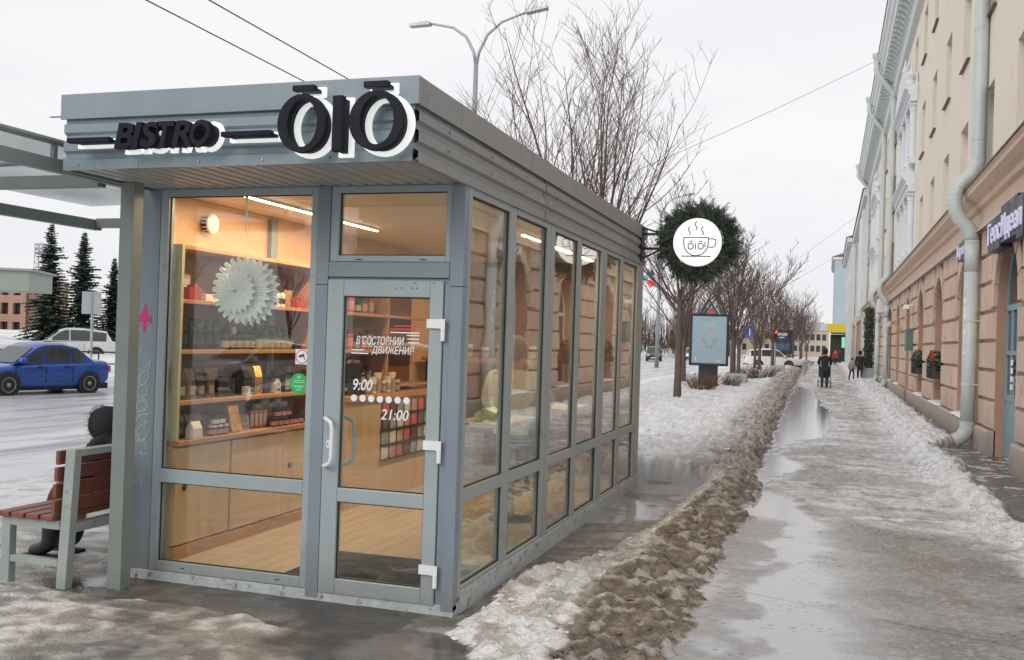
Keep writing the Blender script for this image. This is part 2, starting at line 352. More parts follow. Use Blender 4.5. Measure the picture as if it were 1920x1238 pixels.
    edge = 5.16-.10*sst(-3.8, -2.9, X)+.18*(n4-.5)+.10*(n9-.5)
    patch_ = sst(.0, .05, edge-Y)*sst(-2.80, -3.0, X+.35*(n4-.5)+.12*(n9-.5))
    icy = patch_*(.30+.70*sst(.40, .58, fbm(X*1.3+2, Y*3.2+8, 6, .6)+.10*sst(-3.4, -4.6, X)))
    lowp = sst(4.72, 4.55, Y+.3*(n4-.5))*sst(.46, .58, fbm(X*2.1+5, Y*4+1, 6, .6))*.7*sst(-3.2, -2.4, X)
    bus = sst(-4.62, -4.95, X+.3*(n4-.5)); icy = np.clip(icy+lowp+bus*(.35+.5*sst(.42, .58, fbm(X*1.2+8, Y*2.5, 6, .6)))*(Y > 5), 0, 1)
    cf = lay(one*np.array((.090, .079, .068)), (.15, .132, .112), sst(.45, .6, n9)); cf = lay(cf, (.060, .060, .063), sst(.50, .60, fbm(X*1.7+30, Y*2.6, 5))*.7)
    cf = lay(cf, (.60, .58, .53), icy*(.45+.55*sst(.38, .56, n9))); cf = lay(cf, (.25, .22, .18), icy*sst(.50, .62, n4)*.55); cf = lay(cf, (.78, .77, .74), icy*sst(.58, .66, n9)*.6)
    cf = lay(cf, (.70, .70, .71), sst(-5.8, -7.6, X+.8*(n1-.5))*(.5+.5*sst(.4, .6, n4)))
    rf = .26+.26*icy; pf = sst(.56, .64, n1)*(1-icy)*sst(5.75, 5.5, Y); rf = rf*(1-pf)+.07*pf
    zf = (.028*patch_+.012*(n9-.5)+.010*(w1-.5))*np.maximum(icy, patch_*.6)+.006*(n22-.5)*(1-pf)
    col = np.where(fc[..., None], cf, col); rough = np.where(fc, rf, rough); bmp = np.where(fc, .85*(1-.92*pf), bmp); z = np.where(fc, zf, z)
    # ---- snow verge behind the kiosk
    vg = sst(12.25, 12.45, Y+.35*(n1-.5)+.2*(n9-.5)-.25*sst(-2.0, -1.3, X))*sst(0, .10, xe-X)
    d = xe-X; hv = (.14+.09*sst(.3, 1.2, d)+.10*(n1-.5)+.08*(n4-.5)+.05*(n9-.5)+.05*(w1-.45)+.025*(w2-.45))*sst(0, .30, d)*sst(-7.6, -6.3, X+.6*(n1-.5))+.07*np.exp(-((d-1.0)/.5)**2)*(.4+n1)*sst(16, 40, Y)
    dirty = np.clip(sst(1.25, .25, d+1.1*(n4-.5)+.6*(n9-.5)), 0, 1)
    cv = lay(one*np.array(SNOW), (.62, .605, .57), sst(.50, .64, n4)*.5)
    cv = lay(cv, (.47, .43, .37), sst(13.6, 12.5, Y)*sst(.42, .56, n9)*.55)
    cv = lay(cv, (.40, .34, .28), dirty*.92); cv = lay(cv, (.13, .10, .075), dirty*sst(.42, .55, n9)*.8); cv = lay(cv, DIRT, dirty*sst(.40, .24, w1)*.8); cv = lay(cv, (.66, .64, .60), dirty*sst(.62, .76, w2)*.5)
    col = cv*vg[..., None]+col*(1-vg[..., None]); rough = rough*(1-vg)+.65*vg; bmp = bmp*(1-vg)+1.0*vg; z = z*(1-vg)+np.maximum(hv, .0)*vg
    lr = sst(-7.0, -8.0, X); z = z-.06*lr
    return z, col, rough, bmp, walk, (vg > .5) | (rid)
def ground_mat(name, fine=1.0):
    m, nt, b = newmat(name); N = nt.nodes.new; K = nt.links.new
    a = N('ShaderNodeAttribute'); a.attribute_name = 'alb'; r = N('ShaderNodeAttribute'); r.attribute_name = 'rgh'; bm_ = N('ShaderNodeAttribute'); bm_.attribute_name = 'bmp'
    g = N('ShaderNodeNewGeometry'); nz = N('ShaderNodeTexNoise'); nz.inputs['Scale'].default_value = 38; nz.inputs['Detail'].default_value = 6; nz.inputs['Roughness'].default_value = .65; K(g.outputs['Position'], nz.inputs['Vector'])
    n2 = N('ShaderNodeTexNoise'); n2.inputs['Scale'].default_value = 9; n2.inputs['Detail'].default_value = 8; n2.inputs['Roughness'].default_value = .7; K(g.outputs['Position'], n2.inputs['Vector'])
    mr = N('ShaderNodeMapRange'); mr.inputs[1].default_value = .25; mr.inputs[2].default_value = .75; mr.inputs[3].default_value = -.22; mr.inputs[4].default_value = .22; K(nz.outputs[0], mr.inputs[0])
    mm = N('ShaderNodeMath'); mm.operation = 'MULTIPLY_ADD'; K(mr.outputs[0], mm.inputs[0]); K(bm_.outputs['Fac'], mm.inputs[1]); mm.inputs[2].default_value = 1
    vm = N('ShaderNodeVectorMath'); vm.operation = 'SCALE'; K(a.outputs['Color'], vm.inputs[0]); K(mm.outputs[0], vm.inputs['Scale']); K(vm.outputs[0], b.inputs['Base Color'])
    K(r.outputs['Fac'], b.inputs['Roughness'])
    ad = N('ShaderNodeMath'); ad.operation = 'ADD'; K(nz.outputs[0], ad.inputs[0]); K(n2.outputs[0], ad.inputs[1])
    vo = N('ShaderNodeTexVoronoi'); vo.inputs['Scale'].default_value = 48; vo.feature = 'SMOOTH_F1'; K(g.outputs['Position'], vo.inputs['Vector'])
    sb_ = N('ShaderNodeMath'); sb_.operation = 'MULTIPLY_ADD'; K(vo.outputs['Distance'], sb_.inputs[0]); sb_.inputs[1].default_value = -.9; K(ad.outputs[0], sb_.inputs[2])
    bp = N('ShaderNodeBump'); bp.inputs['Distance'].default_value = .016*fine; K(bm_.outputs['Fac'], bp.inputs['Strength']); K(sb_.outputs[0], bp.inputs['Height']); K(bp.outputs[0], b.inputs['Normal'])
    b.inputs['IOR'].default_value = 1.4
    return m
def field_object(name, V, F, col, rough, bmp, mat, kind='structure'):
    used = np.unique(F); rm = np.full(len(V), -1); rm[used] = np.arange(len(used)); F2 = rm[F]; V2 = V[used]
    me = bpy.data.meshes.new(name); me.vertices.add(len(V2)); me.vertices.foreach_set('co', V2.ravel())
    me.loops.add(F2.size); me.loops.foreach_set('vertex_index', F2.ravel().astype(np.int32))
    me.polygons.add(len(F2)); me.polygons.foreach_set('loop_start', np.arange(0, F2.size, 4, dtype=np.int32)); me.polygons.foreach_set('loop_total', np.full(len(F2), 4, dtype=np.int32))
    me.update(calc_edges=True)
    a = me.attributes.new('alb', 'FLOAT_COLOR', 'POINT'); c4 = np.ones((len(V2), 4)); c4[:, :3] = np.clip(col[used], 0, .9); a.data.foreach_set('color', c4.ravel())
    a = me.attributes.new('rgh', 'FLOAT', 'POINT'); a.data.foreach_set('value', np.clip(rough[used], .02, 1))
    a = me.attributes.new('bmp', 'FLOAT', 'POINT'); a.data.foreach_set('value', np.clip(bmp[used], 0, 1))
    shade(me); me.materials.append(mat); o = lnk(bpy.data.objects.new(name, me)); tag(o, kind=kind); return o
ys = list(np.linspace(-30, 3.4, 36)); y = 3.45
while y < 150: ys.append(y); y += max(.02, y*y/2700)
ys = np.array(ys); xs = np.concatenate([np.arange(-8.6, -5.2, .06), np.arange(-5.2, 2.80, .0215)])
GX, GY = np.meshgrid(xs, ys)
gz, gc, gr, gb, gwalk, gsn = terrain(GX, GY)
nr, nc = GX.shape; gid = np.arange(nr*nc).reshape(nr, nc)
gF = np.stack([gid[:-1, :-1], gid[:-1, 1:], gid[1:, 1:], gid[1:, :-1]], -1).reshape(-1, 4)
gV = np.stack([GX, GY, gz], -1).reshape(-1, 3)
kind_ = np.where(gwalk, 0, np.where(gsn, 1, 2)).reshape(-1)[gF[:, 0]]
cx = gV[gF[:, 0]]; inside = (cx[:, 0] > -4.40) & (cx[:, 0] < -2.2) & (cx[:, 1] > 5.75) & (cx[:, 1] < 11.6)
MAT_G = ground_mat('winter_ground')
for k_, nm in ((0, 'pavement'), (1, 'snow_bank'), (2, 'forecourt_ice')):
    sel = gF[(kind_ == k_) & ~inside]
    field_object(nm, gV, sel, gc.reshape(-1, 3), gr.ravel(), gb.ravel(), MAT_G)
# ---- carriageway and land beyond
def patch(name, x0, x1, y0, y1, nx, ny, fn):
    X, Y = np.meshgrid(np.linspace(x0, x1, nx), np.linspace(y0, y1, ny)) if not isinstance(nx, np.ndarray) else np.meshgrid(nx, ny)
    z, c, r, b = fn(X, Y); n, m_ = X.shape; i = np.arange(n*m_).reshape(n, m_)
    F = np.stack([i[:-1, :-1], i[:-1, 1:], i[1:, 1:], i[1:, :-1]], -1).reshape(-1, 4)
    return field_object(name, np.stack([X, Y, z], -1).reshape(-1, 3), F, c.reshape(-1, 3), r.ravel(), b.ravel(), MAT_G)
def road_z(X): return np.interp(X, [-60, -26, -19, -12, -8.4], [-.25, -.27, -.25, -.17, -.075])
def roadf(X, Y):
    n = fbm(X*1.2, Y*.18, 5); n2 = fbm(X*3, Y*.5, 5); n3 = fbm(X*5, Y*5)
    z = road_z(X)+.01*(n3-.5)
    c = lay(np.ones(X.shape+(3,))*np.array((.47, .48, .50)), (.62, .63, .65), sst(.42, .6, n)); c = lay(c, (.24, .24, .245), sst(.54, .64, n2)*.6)
    tr = sum(np.exp(-((X+k+.5*(n-.5))/.28)**2) for k in (11.2, 13.0, 15.4, 17.2, 19.6, 21.4)); c = lay(c, (.12, .12, .125), np.clip(tr, 0, 1)*.40*sst(.35, .6, n2+.1))
    return z, c, .28+.2*(n3-.5)+.1*sst(.5, .6, n), .25+.4*sst(.5, .6, n)
patch('road', 0, 0, 0, 0, np.arange(-26.5, -8.35, .12), np.concatenate([np.arange(-30, 4, 1.), np.geomspace(4, 420, 420)]), roadf)
def farland(X, Y):
    n = fbm(X*.25, Y*.25, 6); n3 = fbm(X*1.5, Y*1.5)
    z = -.3+.75*sst(-26.2, -28, X+1.2*(n-.5))*(.5+n*.6)+.10*(n3-.5)+.5*sst(-30, -50, X)
    c = lay(np.ones(X.shape+(3,))*np.array(SNOW), (.5, .47, .43), sst(.5, .62, n3)*.6)
    return z, c, .7+0*X, .8+0*X
patch('snow_field', 0, 0, 0, 0, np.concatenate([np.linspace(-400, -60, 40), np.linspace(-59, -25.8, 130)]), np.concatenate([np.linspace(-60, 4, 40), np.geomspace(5, 500, 240)]), farland)
MAT_FAR = M('far_snow', (.62, .62, .64), .7, var=.18, vs=.2, world=True)
g = MB(); g.box(-900, 900, -900, 1400, -.9, -.42); tag(g.build('ground', MAT_FAR, loc=(0, 0, 0)), kind='structure')
# ---- loose clods of slush and ice lying on the bank
def clods(name, n, seed, mat, xlo, xhi, want_dirty, smin, smax):
    rg_ = np.random.RandomState(seed); yy = 4.7*np.exp(rg_.rand(n)*np.log(34/4.7)); xx = xlo+(xhi-xlo)*rg_.rand(n)
    zz, cc_, _, _, wk, sn_ = terrain(xx, yy); lum_ = cc_.mean(-1); ok = sn_ & ((lum_ < .32) if want_dirty else (lum_ > .38))
    V = []; F = []
    base = np.array([(1, 0, 0), (-1, 0, 0), (0, 1, 0), (0, -1, 0), (0, 0, 1), (.7, .7, .45), (-.7, .7, .4), (-.6, -.7, .45), (.7, -.65, .4)], float)
    fc_ = [(4, 0, 5), (4, 5, 2), (4, 2, 6), (4, 6, 1), (4, 1, 7), (4, 7, 3), (4, 3, 8), (4, 8, 0), (0, 2, 5), (2, 1, 6), (1, 3, 7), (3, 0, 8)]
    for x_, y_, z_ in zip(xx[ok], yy[ok], zz[ok]):
        s_ = smin+(smax-smin)*rg_.rand()**3; sc3 = s_*np.array([.7+.7*rg_.rand(), .7+.7*rg_.rand(), .45+.5*rg_.rand()]); a_ = rg_.rand()*6.28
        P = base*(.75+.5*rg_.rand(9, 1))*sc3; ca, sa = np.cos(a_), np.sin(a_); b0 = len(V)
        for p in P: V.append((x_+p[0]*ca-p[1]*sa, y_+p[0]*sa+p[1]*ca, z_+p[2]-s_*.12))
        F += [tuple(i+b0 for i in f) for f in fc_]
    tag(MB().add(V, F).build(name, mat, loc=(0, 0, 0), fix=False), kind='stuff')
clods('slush_clods', 3400, 3, M('brown_slush_clod', (.16, .125, .095), .45, var=.6, vs=9, world=True), -2.0, -.72, True, .004, .026)
clods('ice_clods', 2600, 4, M('ice_clod', (.70, .69, .66), .5, var=.2, vs=14, world=True), -3.6, -.9, False, .005, .03)
# ================================================================ the kiosk
XL, XR, YF, YB = -4.53, -2.13, 5.64, 11.75
FY = 4.82          # plane of the front fascia
m_frame = M('frame_grey', (.335, .395, .405), .38, var=.07, vs=2, stain=(.22, .225, .215), sscale=6, sthr=.62, streak=(.27, .31, .31), swid=.2, splash=((.20, .18, .155), .45, .6))
m_panel = M('panel_blue_grey', (.215, .262, .305), .42, var=.08, vs=2.5, stain=(.30, .32, .335), sscale=9, sthr=.66, streak=(.18, .21, .23), swid=.2, splash=((.17, .155, .14), .45, .6))
m_fascia = M('fascia_steel', (.215, .275, .31), .36, var=.08, vs=3, stain=(.15, .17, .17), sscale=6, sthr=.64, streak=(.26, .30, .31))
m_base = M('flaked_base_paint', (.42, .45, .45), .6, var=.2, vs=12, stain=(.12, .075, .05), sscale=15, sthr=.545, bump=.3, bs=40)
m_fasc2 = M('fascia_steel_side', (.245, .25, .24), .45, var=.10, vs=2, stain=(.15, .145, .13), sscale=3, sthr=.58, streak=(.17, .16, .145))  # side sheets, stained; base tone warmer and greyer than the front fascia
m_frame2 = M('frame_grey_side', (.315, .34, .325), .45, var=.08, vs=2, stain=(.20, .195, .175), sscale=4, sthr=.60)  # side frames, stained; base tone darker and less blue than the front frames
m_soffit = M('soffit_sheet', (.36, .365, .355), .45, var=.06, vs=3)
m_roof = M('roof_felt', (.14, .14, .14), .8)
m_seal = M('rubber_seal', (.02, .02, .02), .6, var=.05)
m_glass = Glass('window_glass', ior=1.60, dirt=.03)
m_glass_side = Glass('side_glass', tint=(.90, .95, .93), ior=1.78, dirt=.07)
m_white = M('white_enamel', (.80, .81, .81), .35, var=.04)
m_steel = M('screw_steel', (.42, .43, .43), .35, metal=.8)
m_wall = Wood('ply_lining', (.66, .42, .235), (.56, .33, .165), .55, 1)
m_wood = Wood('shelf_wood', (.50, .27, .135), (.36, .165, .075), 1.0, 1)
m_woodp = Wood('pale_cabinet_wood', (.60, .42, .25), (.50, .33, .185), .6, 2)
m_backb = Wood('red_brown_board', (.23, .095, .055), (.155, .06, .036), .8, 1)
m_floor = Wood('laminate_floor', (.50, .41, .30), (.40, .32, .225), .7, 1, .35)
m_ceil = M('ceiling_panel', (.80, .74, .64), .6, var=.03)
m_black = M('black_metal', (.018, .018, .02), .45, var=.1)
m_mat = M('black_mat', (.022, .02, .02), .95, var=.2, vs=40, bump=.8, bs=300)
m_led = Emit('led_strip', (1, .80, .52), 14)

kiosk = thing('bistro_kiosk', 'grey metal and glass bistro kiosk with lit interior and black sign', 'kiosk', (XL, YF, 0))
# --- base
b = MB(); b.box(XL, XR+.004, YF-.006, YF+.10, -.1, .065); b.build('base_strip', m_base, kiosk, bevel=.004)
b = MB(); b.box(XR-.10, XR+.012, YF+.101, YB, -.1, .135); b.build('base_strip', m_base, kiosk, bevel=.004)
b = MB(); b.box(XL+.002, XR-.101, YF+.10, YB, -.1, .10); b.build('floor_slab', m_roof, kiosk)
b = MB()
nb = 18
for i in range(nb):
    w = (XR-XL-.12)/nb; x = XL+.06+i*w
    b.box(x, x+w-.003, YF+.075, YB-.06, .1005, .112)
b.build('floor_board', m_floor, kiosk)
# --- front face
def bar(mb, x0, x1, z0, z1, y0=YF, y1=YF+.065): return mb.box(x0, x1, y0, y1, z0, z1)
f = MB()
bar(f, XL, -4.335, .066, 2.64, YF+.002, YF+.05); p_left = f.build('corner_panel', m_panel, kiosk, bevel=.004)
f = MB()
bar(f, -4.331, -4.270, .068, 2.64); bar(f, -3.183, -3.135, .068, 2.64)
bar(f, -4.270, -3.183, .068, .135); bar(f, -4.270, -3.183, .662, .752); bar(f, -4.270, -3.183, 2.592, 2.64)
wf = f.build('window_frame', m_frame, kiosk, bevel=.004)
def pane(parent, x0, x1, z0, z1, y=YF+.032, mat=None):
    p = MB(); p.box(x0-.012, x1+.012, y-.004, y+.004, z0-.012, z1+.012); o = p.build('pane', mat or m_glass, parent)
    s = MB(); t = .007
    for a in ((x0, x0+t, z0, z1), (x1-t, x1, z0, z1), (x0+t, x1-t, z0, z0+t), (x0+t, x1-t, z1-t, z1)): s.box(a[0], a[1], y-.012, y-.0045, a[2], a[3])
    s.build('seal', m_seal, parent); return o
pane_big = pane(wf, -4.270, -3.183, .752, 2.592); pane(wf, -4.270, -3.183, .135, .662)
f = MB(); bar(f, -3.134, -3.045, .02, 2.01, YF-.012, YF+.06); f.build('centre_column', m_panel, kiosk, bevel=.003)
f = MB(); bar(f, -3.134, -3.045, 2.013, 2.64, YF-.010, YF+.06); f.build('centre_column', m_panel, kiosk, bevel=.003)
f = MB(); bar(f, -2.205, XR+.004, .03, 2.01, YF-.012, YF+.06); f.build('corner_column', m_panel, kiosk, bevel=.003)
f = MB(); bar(f, -2.215, XR+.004, 2.013, 2.64, YF-.010, YF+.06); f.build('corner_column', m_panel, kiosk, bevel=.003)
f = MB(); bar(f, -3.043, -2.985, 2.16, 2.64); bar(f, -2.252, -2.217, 2.16, 2.64); bar(f, -2.985, -2.252, 2.16, 2.20); bar(f, -2.985, -2.252, 2.598, 2.64)
tw = f.build('transom_window', m_frame, kiosk, bevel=.004); pane(tw, -2.985, -2.252, 2.20, 2.598)
f = MB(); bar(f, -3.043, -2.217, 2.062, 2.158, YF-.014, YF+.05); f.build('transom_panel', m_panel, kiosk, bevel=.004)
f = MB()
for x in (-2.86, -2.42): f.box(x, x+.045, YF-.003, YF+.003, 2.172, 2.178)
f.build('drain_slot', m_seal, tw)
f = MB()
for x in (-4.08, -3.36): f.box(x, x+.03, YF-.003, YF+.003, .098, .103)
f.build('drain_slot', m_seal, wf)
# door leaf
f = MB(); bar(f, -3.043, -2.220, 2.028, 2.060, YF+.01, YF+.05); bar(f, -2.243, -2.2055, .06, 2.028, YF-.004, YF+.029); f.build('door_frame', m_panel, kiosk)
MB().box(-2.2495, -2.2065, YF+.03, YF+.049, .06, 2.03).build('door_gap', m_seal, kiosk)
f = MB(); D0, D1 = YF-.018, YF+.045
bar(f, -3.040, -2.927, .058, 2.045, D0, D1); bar(f, -2.338, -2.250, .058, 2.045, D0, D1)
bar(f, -2.927, -2.338, .058, .155, D0, D1); bar(f, -2.927, -2.338, .640, .728, D0, D1); bar(f, -2.927, -2.338, 1.94, 2.045, D0, D1)
door = f.build('door', m_frame, kiosk, bevel=.005)
dp = pane(door, -2.927, -2.338, .728, 1.94, YF+.012); pane(door, -2.927, -2.338, .155, .640, YF+.012)
h = MB(); zc = 1.015
def dhandle(mb, x, y, sgn, z0=.865, z1=1.165):
    P = []
    for i in range(9):
        a = math.pi/2*i/8; P.append((x-.045+.0+.06*math.sin(a)*1.0, y-sgn*.07*math.sin(a), z1+.0-.035*(1-math.cos(a))))
    P = [(x-.05, y, z1), (x-.045, y-sgn*.03, z1), (x-.02, y-sgn*.055, z1-.004), (x+.012, y-sgn*.062, z1-.022), (x+.022, y-sgn*.062, z1-.06), (x+.022, y-sgn*.062, z0+.06), (x+.012, y-sgn*.062, z0+.022), (x-.02, y-sgn*.055, z0+.004), (x-.045, y-sgn*.03, z0), (x-.05, y, z0)]
    mb.tube(P, .0135, 10); return mb
dhandle(h, -2.965, D0-.002, 1).build('handle', m_white, door, smooth=True)
dhandle(MB(), -2.905, D1+.002, -1).build('handle', m_frame, door, smooth=True)
k = MB(); k.prism([(-2.998+.013*math.cos(a*math.pi/6), 1.0+.028*math.sin(a*math.pi/6)) for a in range(12)], 1, D0-.008, D0+.001); lk = k.build('lock', m_white, door, bevel=.002)
MB().box(-3.001, -2.995, D0-.0095, D0-.0085, .992, 1.008).build('keyhole', m_seal, door)
for zz in (1.78, 1.035, .275):
    k = MB(); k.box(-2.345, -2.232, D0-.020, D0-.001, zz-.028, zz+.028); k.box(-2.258, -2.222, D0-.026, D0-.021, zz-.030, zz+.030); k.lathe([(.013, zz-.105), (.014, zz-.10), (.014, zz-.03), (.013, zz-.029)], (-2.238, D0-.016, 0), 10)
    k.build('hinge', m_white, door, bevel=.003)
k = MB()
for x, z in ((-2.56, 1.995), (-2.525, 1.997), (-2.455, 1.996), (-2.425, 1.997), (-2.44, 2.03), (-2.31, 2.032)): k.lathe([(.004, 0), (.004, .003)], (x, D0-.003, z), 8, 1)
k.build('screw_hole', m_seal, door)
# lettering on the door pane
m_vinyl = M('white_vinyl', (.82, .84, .85), .5, var=.02); m_vred = M('red_vinyl', (.75, .05, .04), .5, var=.02); m_vgreen = M('green_vinyl', (.03, .42, .13), .5, var=.05)
YP = YF+.0065
for txt, x0, x1, z0, z1, of_ in (('В СОСТОЯНИИ', -2.838, -2.510, 1.638, 1.692, .004), ('ДВИЖЕНИЯ', -2.730, -2.440, 1.574, 1.632, .004), ('9:00', -2.850, -2.715, 1.348, 1.420, .006), ('21:00', -2.652, -2.462, 1.172, 1.238, .006)):
    t = MB(); fit_text(t, txt, x0, x1, z0, z1, YP, .002, .2, of_); tag(t.build('lettering', m_vinyl, door), kind='stuff')
for x0, x1, z in ((-2.492, -2.408, 1.700), (-2.488, -2.408, 1.678), (-2.483, -2.408, 1.656), (-2.605, -2.408, 1.716), (-2.870, -2.785, 1.600), (-2.870, -2.752, 1.578)): MB().box(x0, x1, YP-.002, YP, z, z+.007).build('printed_bar', m_vinyl, door)
for i in range(7):
    x = -2.842+.0602*i; MB().prism([(x+.0215*math.cos(a*math.pi/10), 1.298+.0215*math.sin(a*math.pi/10)) for a in range(20)], 1, YP-.002, YP).build('printed_dot', m_vinyl, door)
for x0, x1, z in ((-2.60, -2.44, 1.738), (-2.575, -2.43, 1.758)): MB().box(x0, x1, YP-.002, YP, z, z+.007).build('printed_bar', m_vred, door)
# window stickers
t = MB(); t.box(-3.280, -3.185, YF+.0255, YF+.0278, 1.495, 1.592); s1 = t.build('camera_sticker', m_vinyl, wf)
t = MB(); cxs, czs = -3.2325, 1.544
cir = lambda cx, cz, r, n=28: [(cx+r*math.cos(2*math.pi*a/n), cz+r*math.sin(2*math.pi*a/n)) for a in range(n)]
t.ring(cir(cxs, czs, .045), cir(cxs, czs, .0395), 1, YF+.024, YF+.0255); t.build('sticker_print', m_vred, wf)
t = MB(); t.prism([(cxs-.024, czs+.006), (cxs+.014, czs+.020), (cxs+.018, czs+.008), (cxs-.019, czs-.008)], 1, YF+.024, YF+.0255); t.prism([(cxs+.008, czs+.004), (cxs+.014, czs+.004), (cxs+.024, czs-.016), (cxs+.018, czs-.016)], 1, YF+.0235, YF+.025)
t.build('sticker_print', m_seal, wf)
t = MB(); t.prism(cir(-3.250, 1.370, .066, 36), 1, YF+.0255, YF+.0278); t.build('round_sticker', m_vgreen, wf)
t = MB()
for z, w in ((1.390, .035), (1.378, .045), (1.355, .045), (1.346, .03), (1.330, .02)): t.box(-3.250-w, -3.250+w, YF+.024, YF+.0255, z-.003, z+.0022)
t.prism([(-3.262, 1.405), (-3.238, 1.405), (-3.234, 1.420), (-3.244, 1.412), (-3.250, 1.424), (-3.256, 1.412), (-3.266, 1.420)], 1, YF+.024, YF+.0255); t.build('sticker_print', M('sticker_pale', (.35, .68, .42), .5), wf)
# pink fleur sticker and chalky graffiti on the corner panel
def leaf(mb, pts, y=YF+.0005, d=.002): mb.prism(pts, 1, y-d, y); return mb
t = MB(); fx, fz = -4.435, 1.765
leaf(t, [(fx+a*.055, fz+b*.1) for a, b in ((0, 1), (.28, .62), (.42, .35), (.25, .05), (.12, -.12), (-.12, -.12), (-.25, .05), (-.42, .35), (-.28, .62))])
for s_ in (-1, 1): leaf(t, [(fx+s_*a*.055, fz+b*.1) for a, b in ((.16, -.08), (.45, .22), (.82, .22), (1.0, -.05), (.92, -.38), (.72, -.30), (.66, -.05), (.45, -.06), (.2, -.2))])
leaf(t, [(fx+a*.055, fz+b*.1) for a, b in ((-.14, -.26), (.14, -.26), (.34, -.55), (.2, -.7), (.1, -1.0), (-.1, -1.0), (-.2, -.7), (-.34, -.55))])
leaf(t, [(fx-.03, fz-.022), (fx+.03, fz-.022), (fx+.03, fz-.013), (fx-.03, fz-.013)], YF-.0018)
t.build('fleur_sticker', M('pink_vinyl', (.70, .03, .21), .5), kiosk)
m_graf = M('chalk_paint', (.33, .37, .40), .7, var=.35, vs=30)
def ribbon(mb, pts, w=.006, y=YF+.0005):
    for a, b_ in zip(pts[:-1], pts[1:]):
        dx, dz = b_[0]-a[0], b_[1]-a[1]; L_ = math.hypot(dx, dz) or 1; nx, nz_ = -dz/L_*w, dx/L_*w
        mb.prism([(a[0]-nx, a[1]-nz_), (b_[0]-nx, b_[1]-nz_), (b_[0]+nx, b_[1]+nz_), (a[0]+nx, a[1]+nz_)], 1, y-.0012-.0004*random.random(), y)
def loopy(cx, cz, rx, rz, a0, a1, n=14, tilt=0): 
    return [(cx+rx*math.cos(a0+(a1-a0)*i/n)+tilt*rz*math.sin(a0+(a1-a0)*i/n), cz+rz*math.sin(a0+(a1-a0)*i/n)) for i in range(n+1)]
def stroke_part(pts, w=.006):
    q = MB(); ribbon(q, pts, w); tag(q.build('graffiti_stroke', m_graf, kiosk), kind='stuff')
gx = -4.43
stroke_part(loopy(gx+.01, 1.36, .035, .05, .5, 6.5, tilt=.3)); stroke_part([(gx+.035, 1.40), (gx+.06, 1.47), (gx+.05, 1.48), (gx+.02, 1.42)])
stroke_part(loopy(gx, 1.27, .04, .045, 1.2, 7.2, tilt=.2)); stroke_part(loopy(gx+.005, 1.165, .045, .035, -.4, 4.6)); stroke_part([(gx-.02, 1.23), (gx+.04, 1.20), (gx+.03, 1.14), (gx-.04, 1.12)])
stroke_part([(gx-.06, 1.03), (gx-.02, 1.10), (gx+.05, 1.12), (gx+.02, 1.03), (gx+.06, 1.08)]); stroke_part(loopy(gx+.01, .985, .05, .06, 2.0, 6.6, tilt=.4)); stroke_part([(gx-.06, 1.02), (gx-.01, .94), (gx+.05, .90)])
stroke_part([(gx-.02, 1.53), (gx-.015, 1.575)]); stroke_part([(gx+.0, .86), (gx+.02, .835), (gx+.045, .85)]); stroke_part([(gx-.06, 1.47), (gx-.045, 1.445)])
stroke_part([(gx-.05, .70), (gx-.03, .64), (gx, .70), (gx+.02, .62)], .004)
# --- glazed side towards the street wall
sidebays = [((5.755, 6.555), (6.700, 7.515)), ((7.735, 8.525), (8.665, 9.475)), ((9.715, 10.43), (10.585, 11.375))]
edges = [(5.701, 7.615), (7.615, 9.595), (9.595, 11.75)]
for (pa, pb), (e0, e1) in zip(sidebays, edges):
    f = MB(); X0, X1 = XR-.06, XR
    def sb(a, b_, z0, z1, x1=X1): f.box(X0, x1, a, b_, z0, z1)
    sb(e0+.002, pa[0], .136, 2.64); sb(pa[1], pb[0], .136, 2.64, X1-.004); sb(pb[1], e1-.002, .136, 2.64)
    for p in (pa, pb): sb(p[0], p[1], .136, .155); sb(p[0], p[1], .675, .760); sb(p[0], p[1], 2.588, 2.64)
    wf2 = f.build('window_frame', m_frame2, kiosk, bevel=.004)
    for p in (pa, pb):
        for z0, z1 in ((.155, .675), (.760, 2.588)):
            q = MB(); q.box(XR-.036, XR-.028, p[0]-.012, p[1]+.012, z0-.012, z1+.012); q.build('pane', m_glass_side, wf2)
            s = MB(); t_ = .008
            for a in ((p[0], p[0]+t_, z0, z1), (p[1]-t_, p[1], z0, z1), (p[0]+t_, p[1]-t_, z0, z0+t_), (p[0]+t_, p[1]-t_, z1-t_, z1)): s.box(XR-.0275, XR-.018, a[0], a[1], a[2], a[3])
            s.build('seal', m_seal, wf2)
for e in (7.615, 9.595):
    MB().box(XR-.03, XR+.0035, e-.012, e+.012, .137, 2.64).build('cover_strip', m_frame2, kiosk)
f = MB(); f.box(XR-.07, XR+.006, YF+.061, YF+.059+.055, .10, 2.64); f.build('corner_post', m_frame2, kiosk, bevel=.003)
# --- other walls, ceiling
MB().box(XL, XL+.045, YF+.051, YB, .0, 2.64).build('side_wall', m_panel, kiosk)
MB().box(XL+.046, XR-.061, YB-.05, YB, .0, 2.64).build('back_wall', m_panel, kiosk)
MB().box(XL+.0455, XL+.06, YF+.07, YB-.06, .112, 2.655).build('wall_lining', m_wall, kiosk)
MB().box(XL+.061, XR-.065, YB-.075, YB-.052, .112, 2.655).build('wall_lining', m_backb, kiosk)
MB().box(XL+.002, XR-.003, YF+.062, YB-.002, 2.66, 2.68).build('ceiling', m_ceil, kiosk)
f = MB(); f.box(-4.40, XR-.012, FY+.03, YB-.002, 2.681, 3.055); f.build('roof', m_roof, kiosk)
f = MB(); f.box(XL, XR-.002, YF, YF+.061, 2.641, 2.659); f.build('head_rail', m_panel, kiosk)
f = MB(); f.box(XR-.062, XR-.001, YF+.062, YB, 2.641, 2.659); f.build('head_rail', m_panel, kiosk)
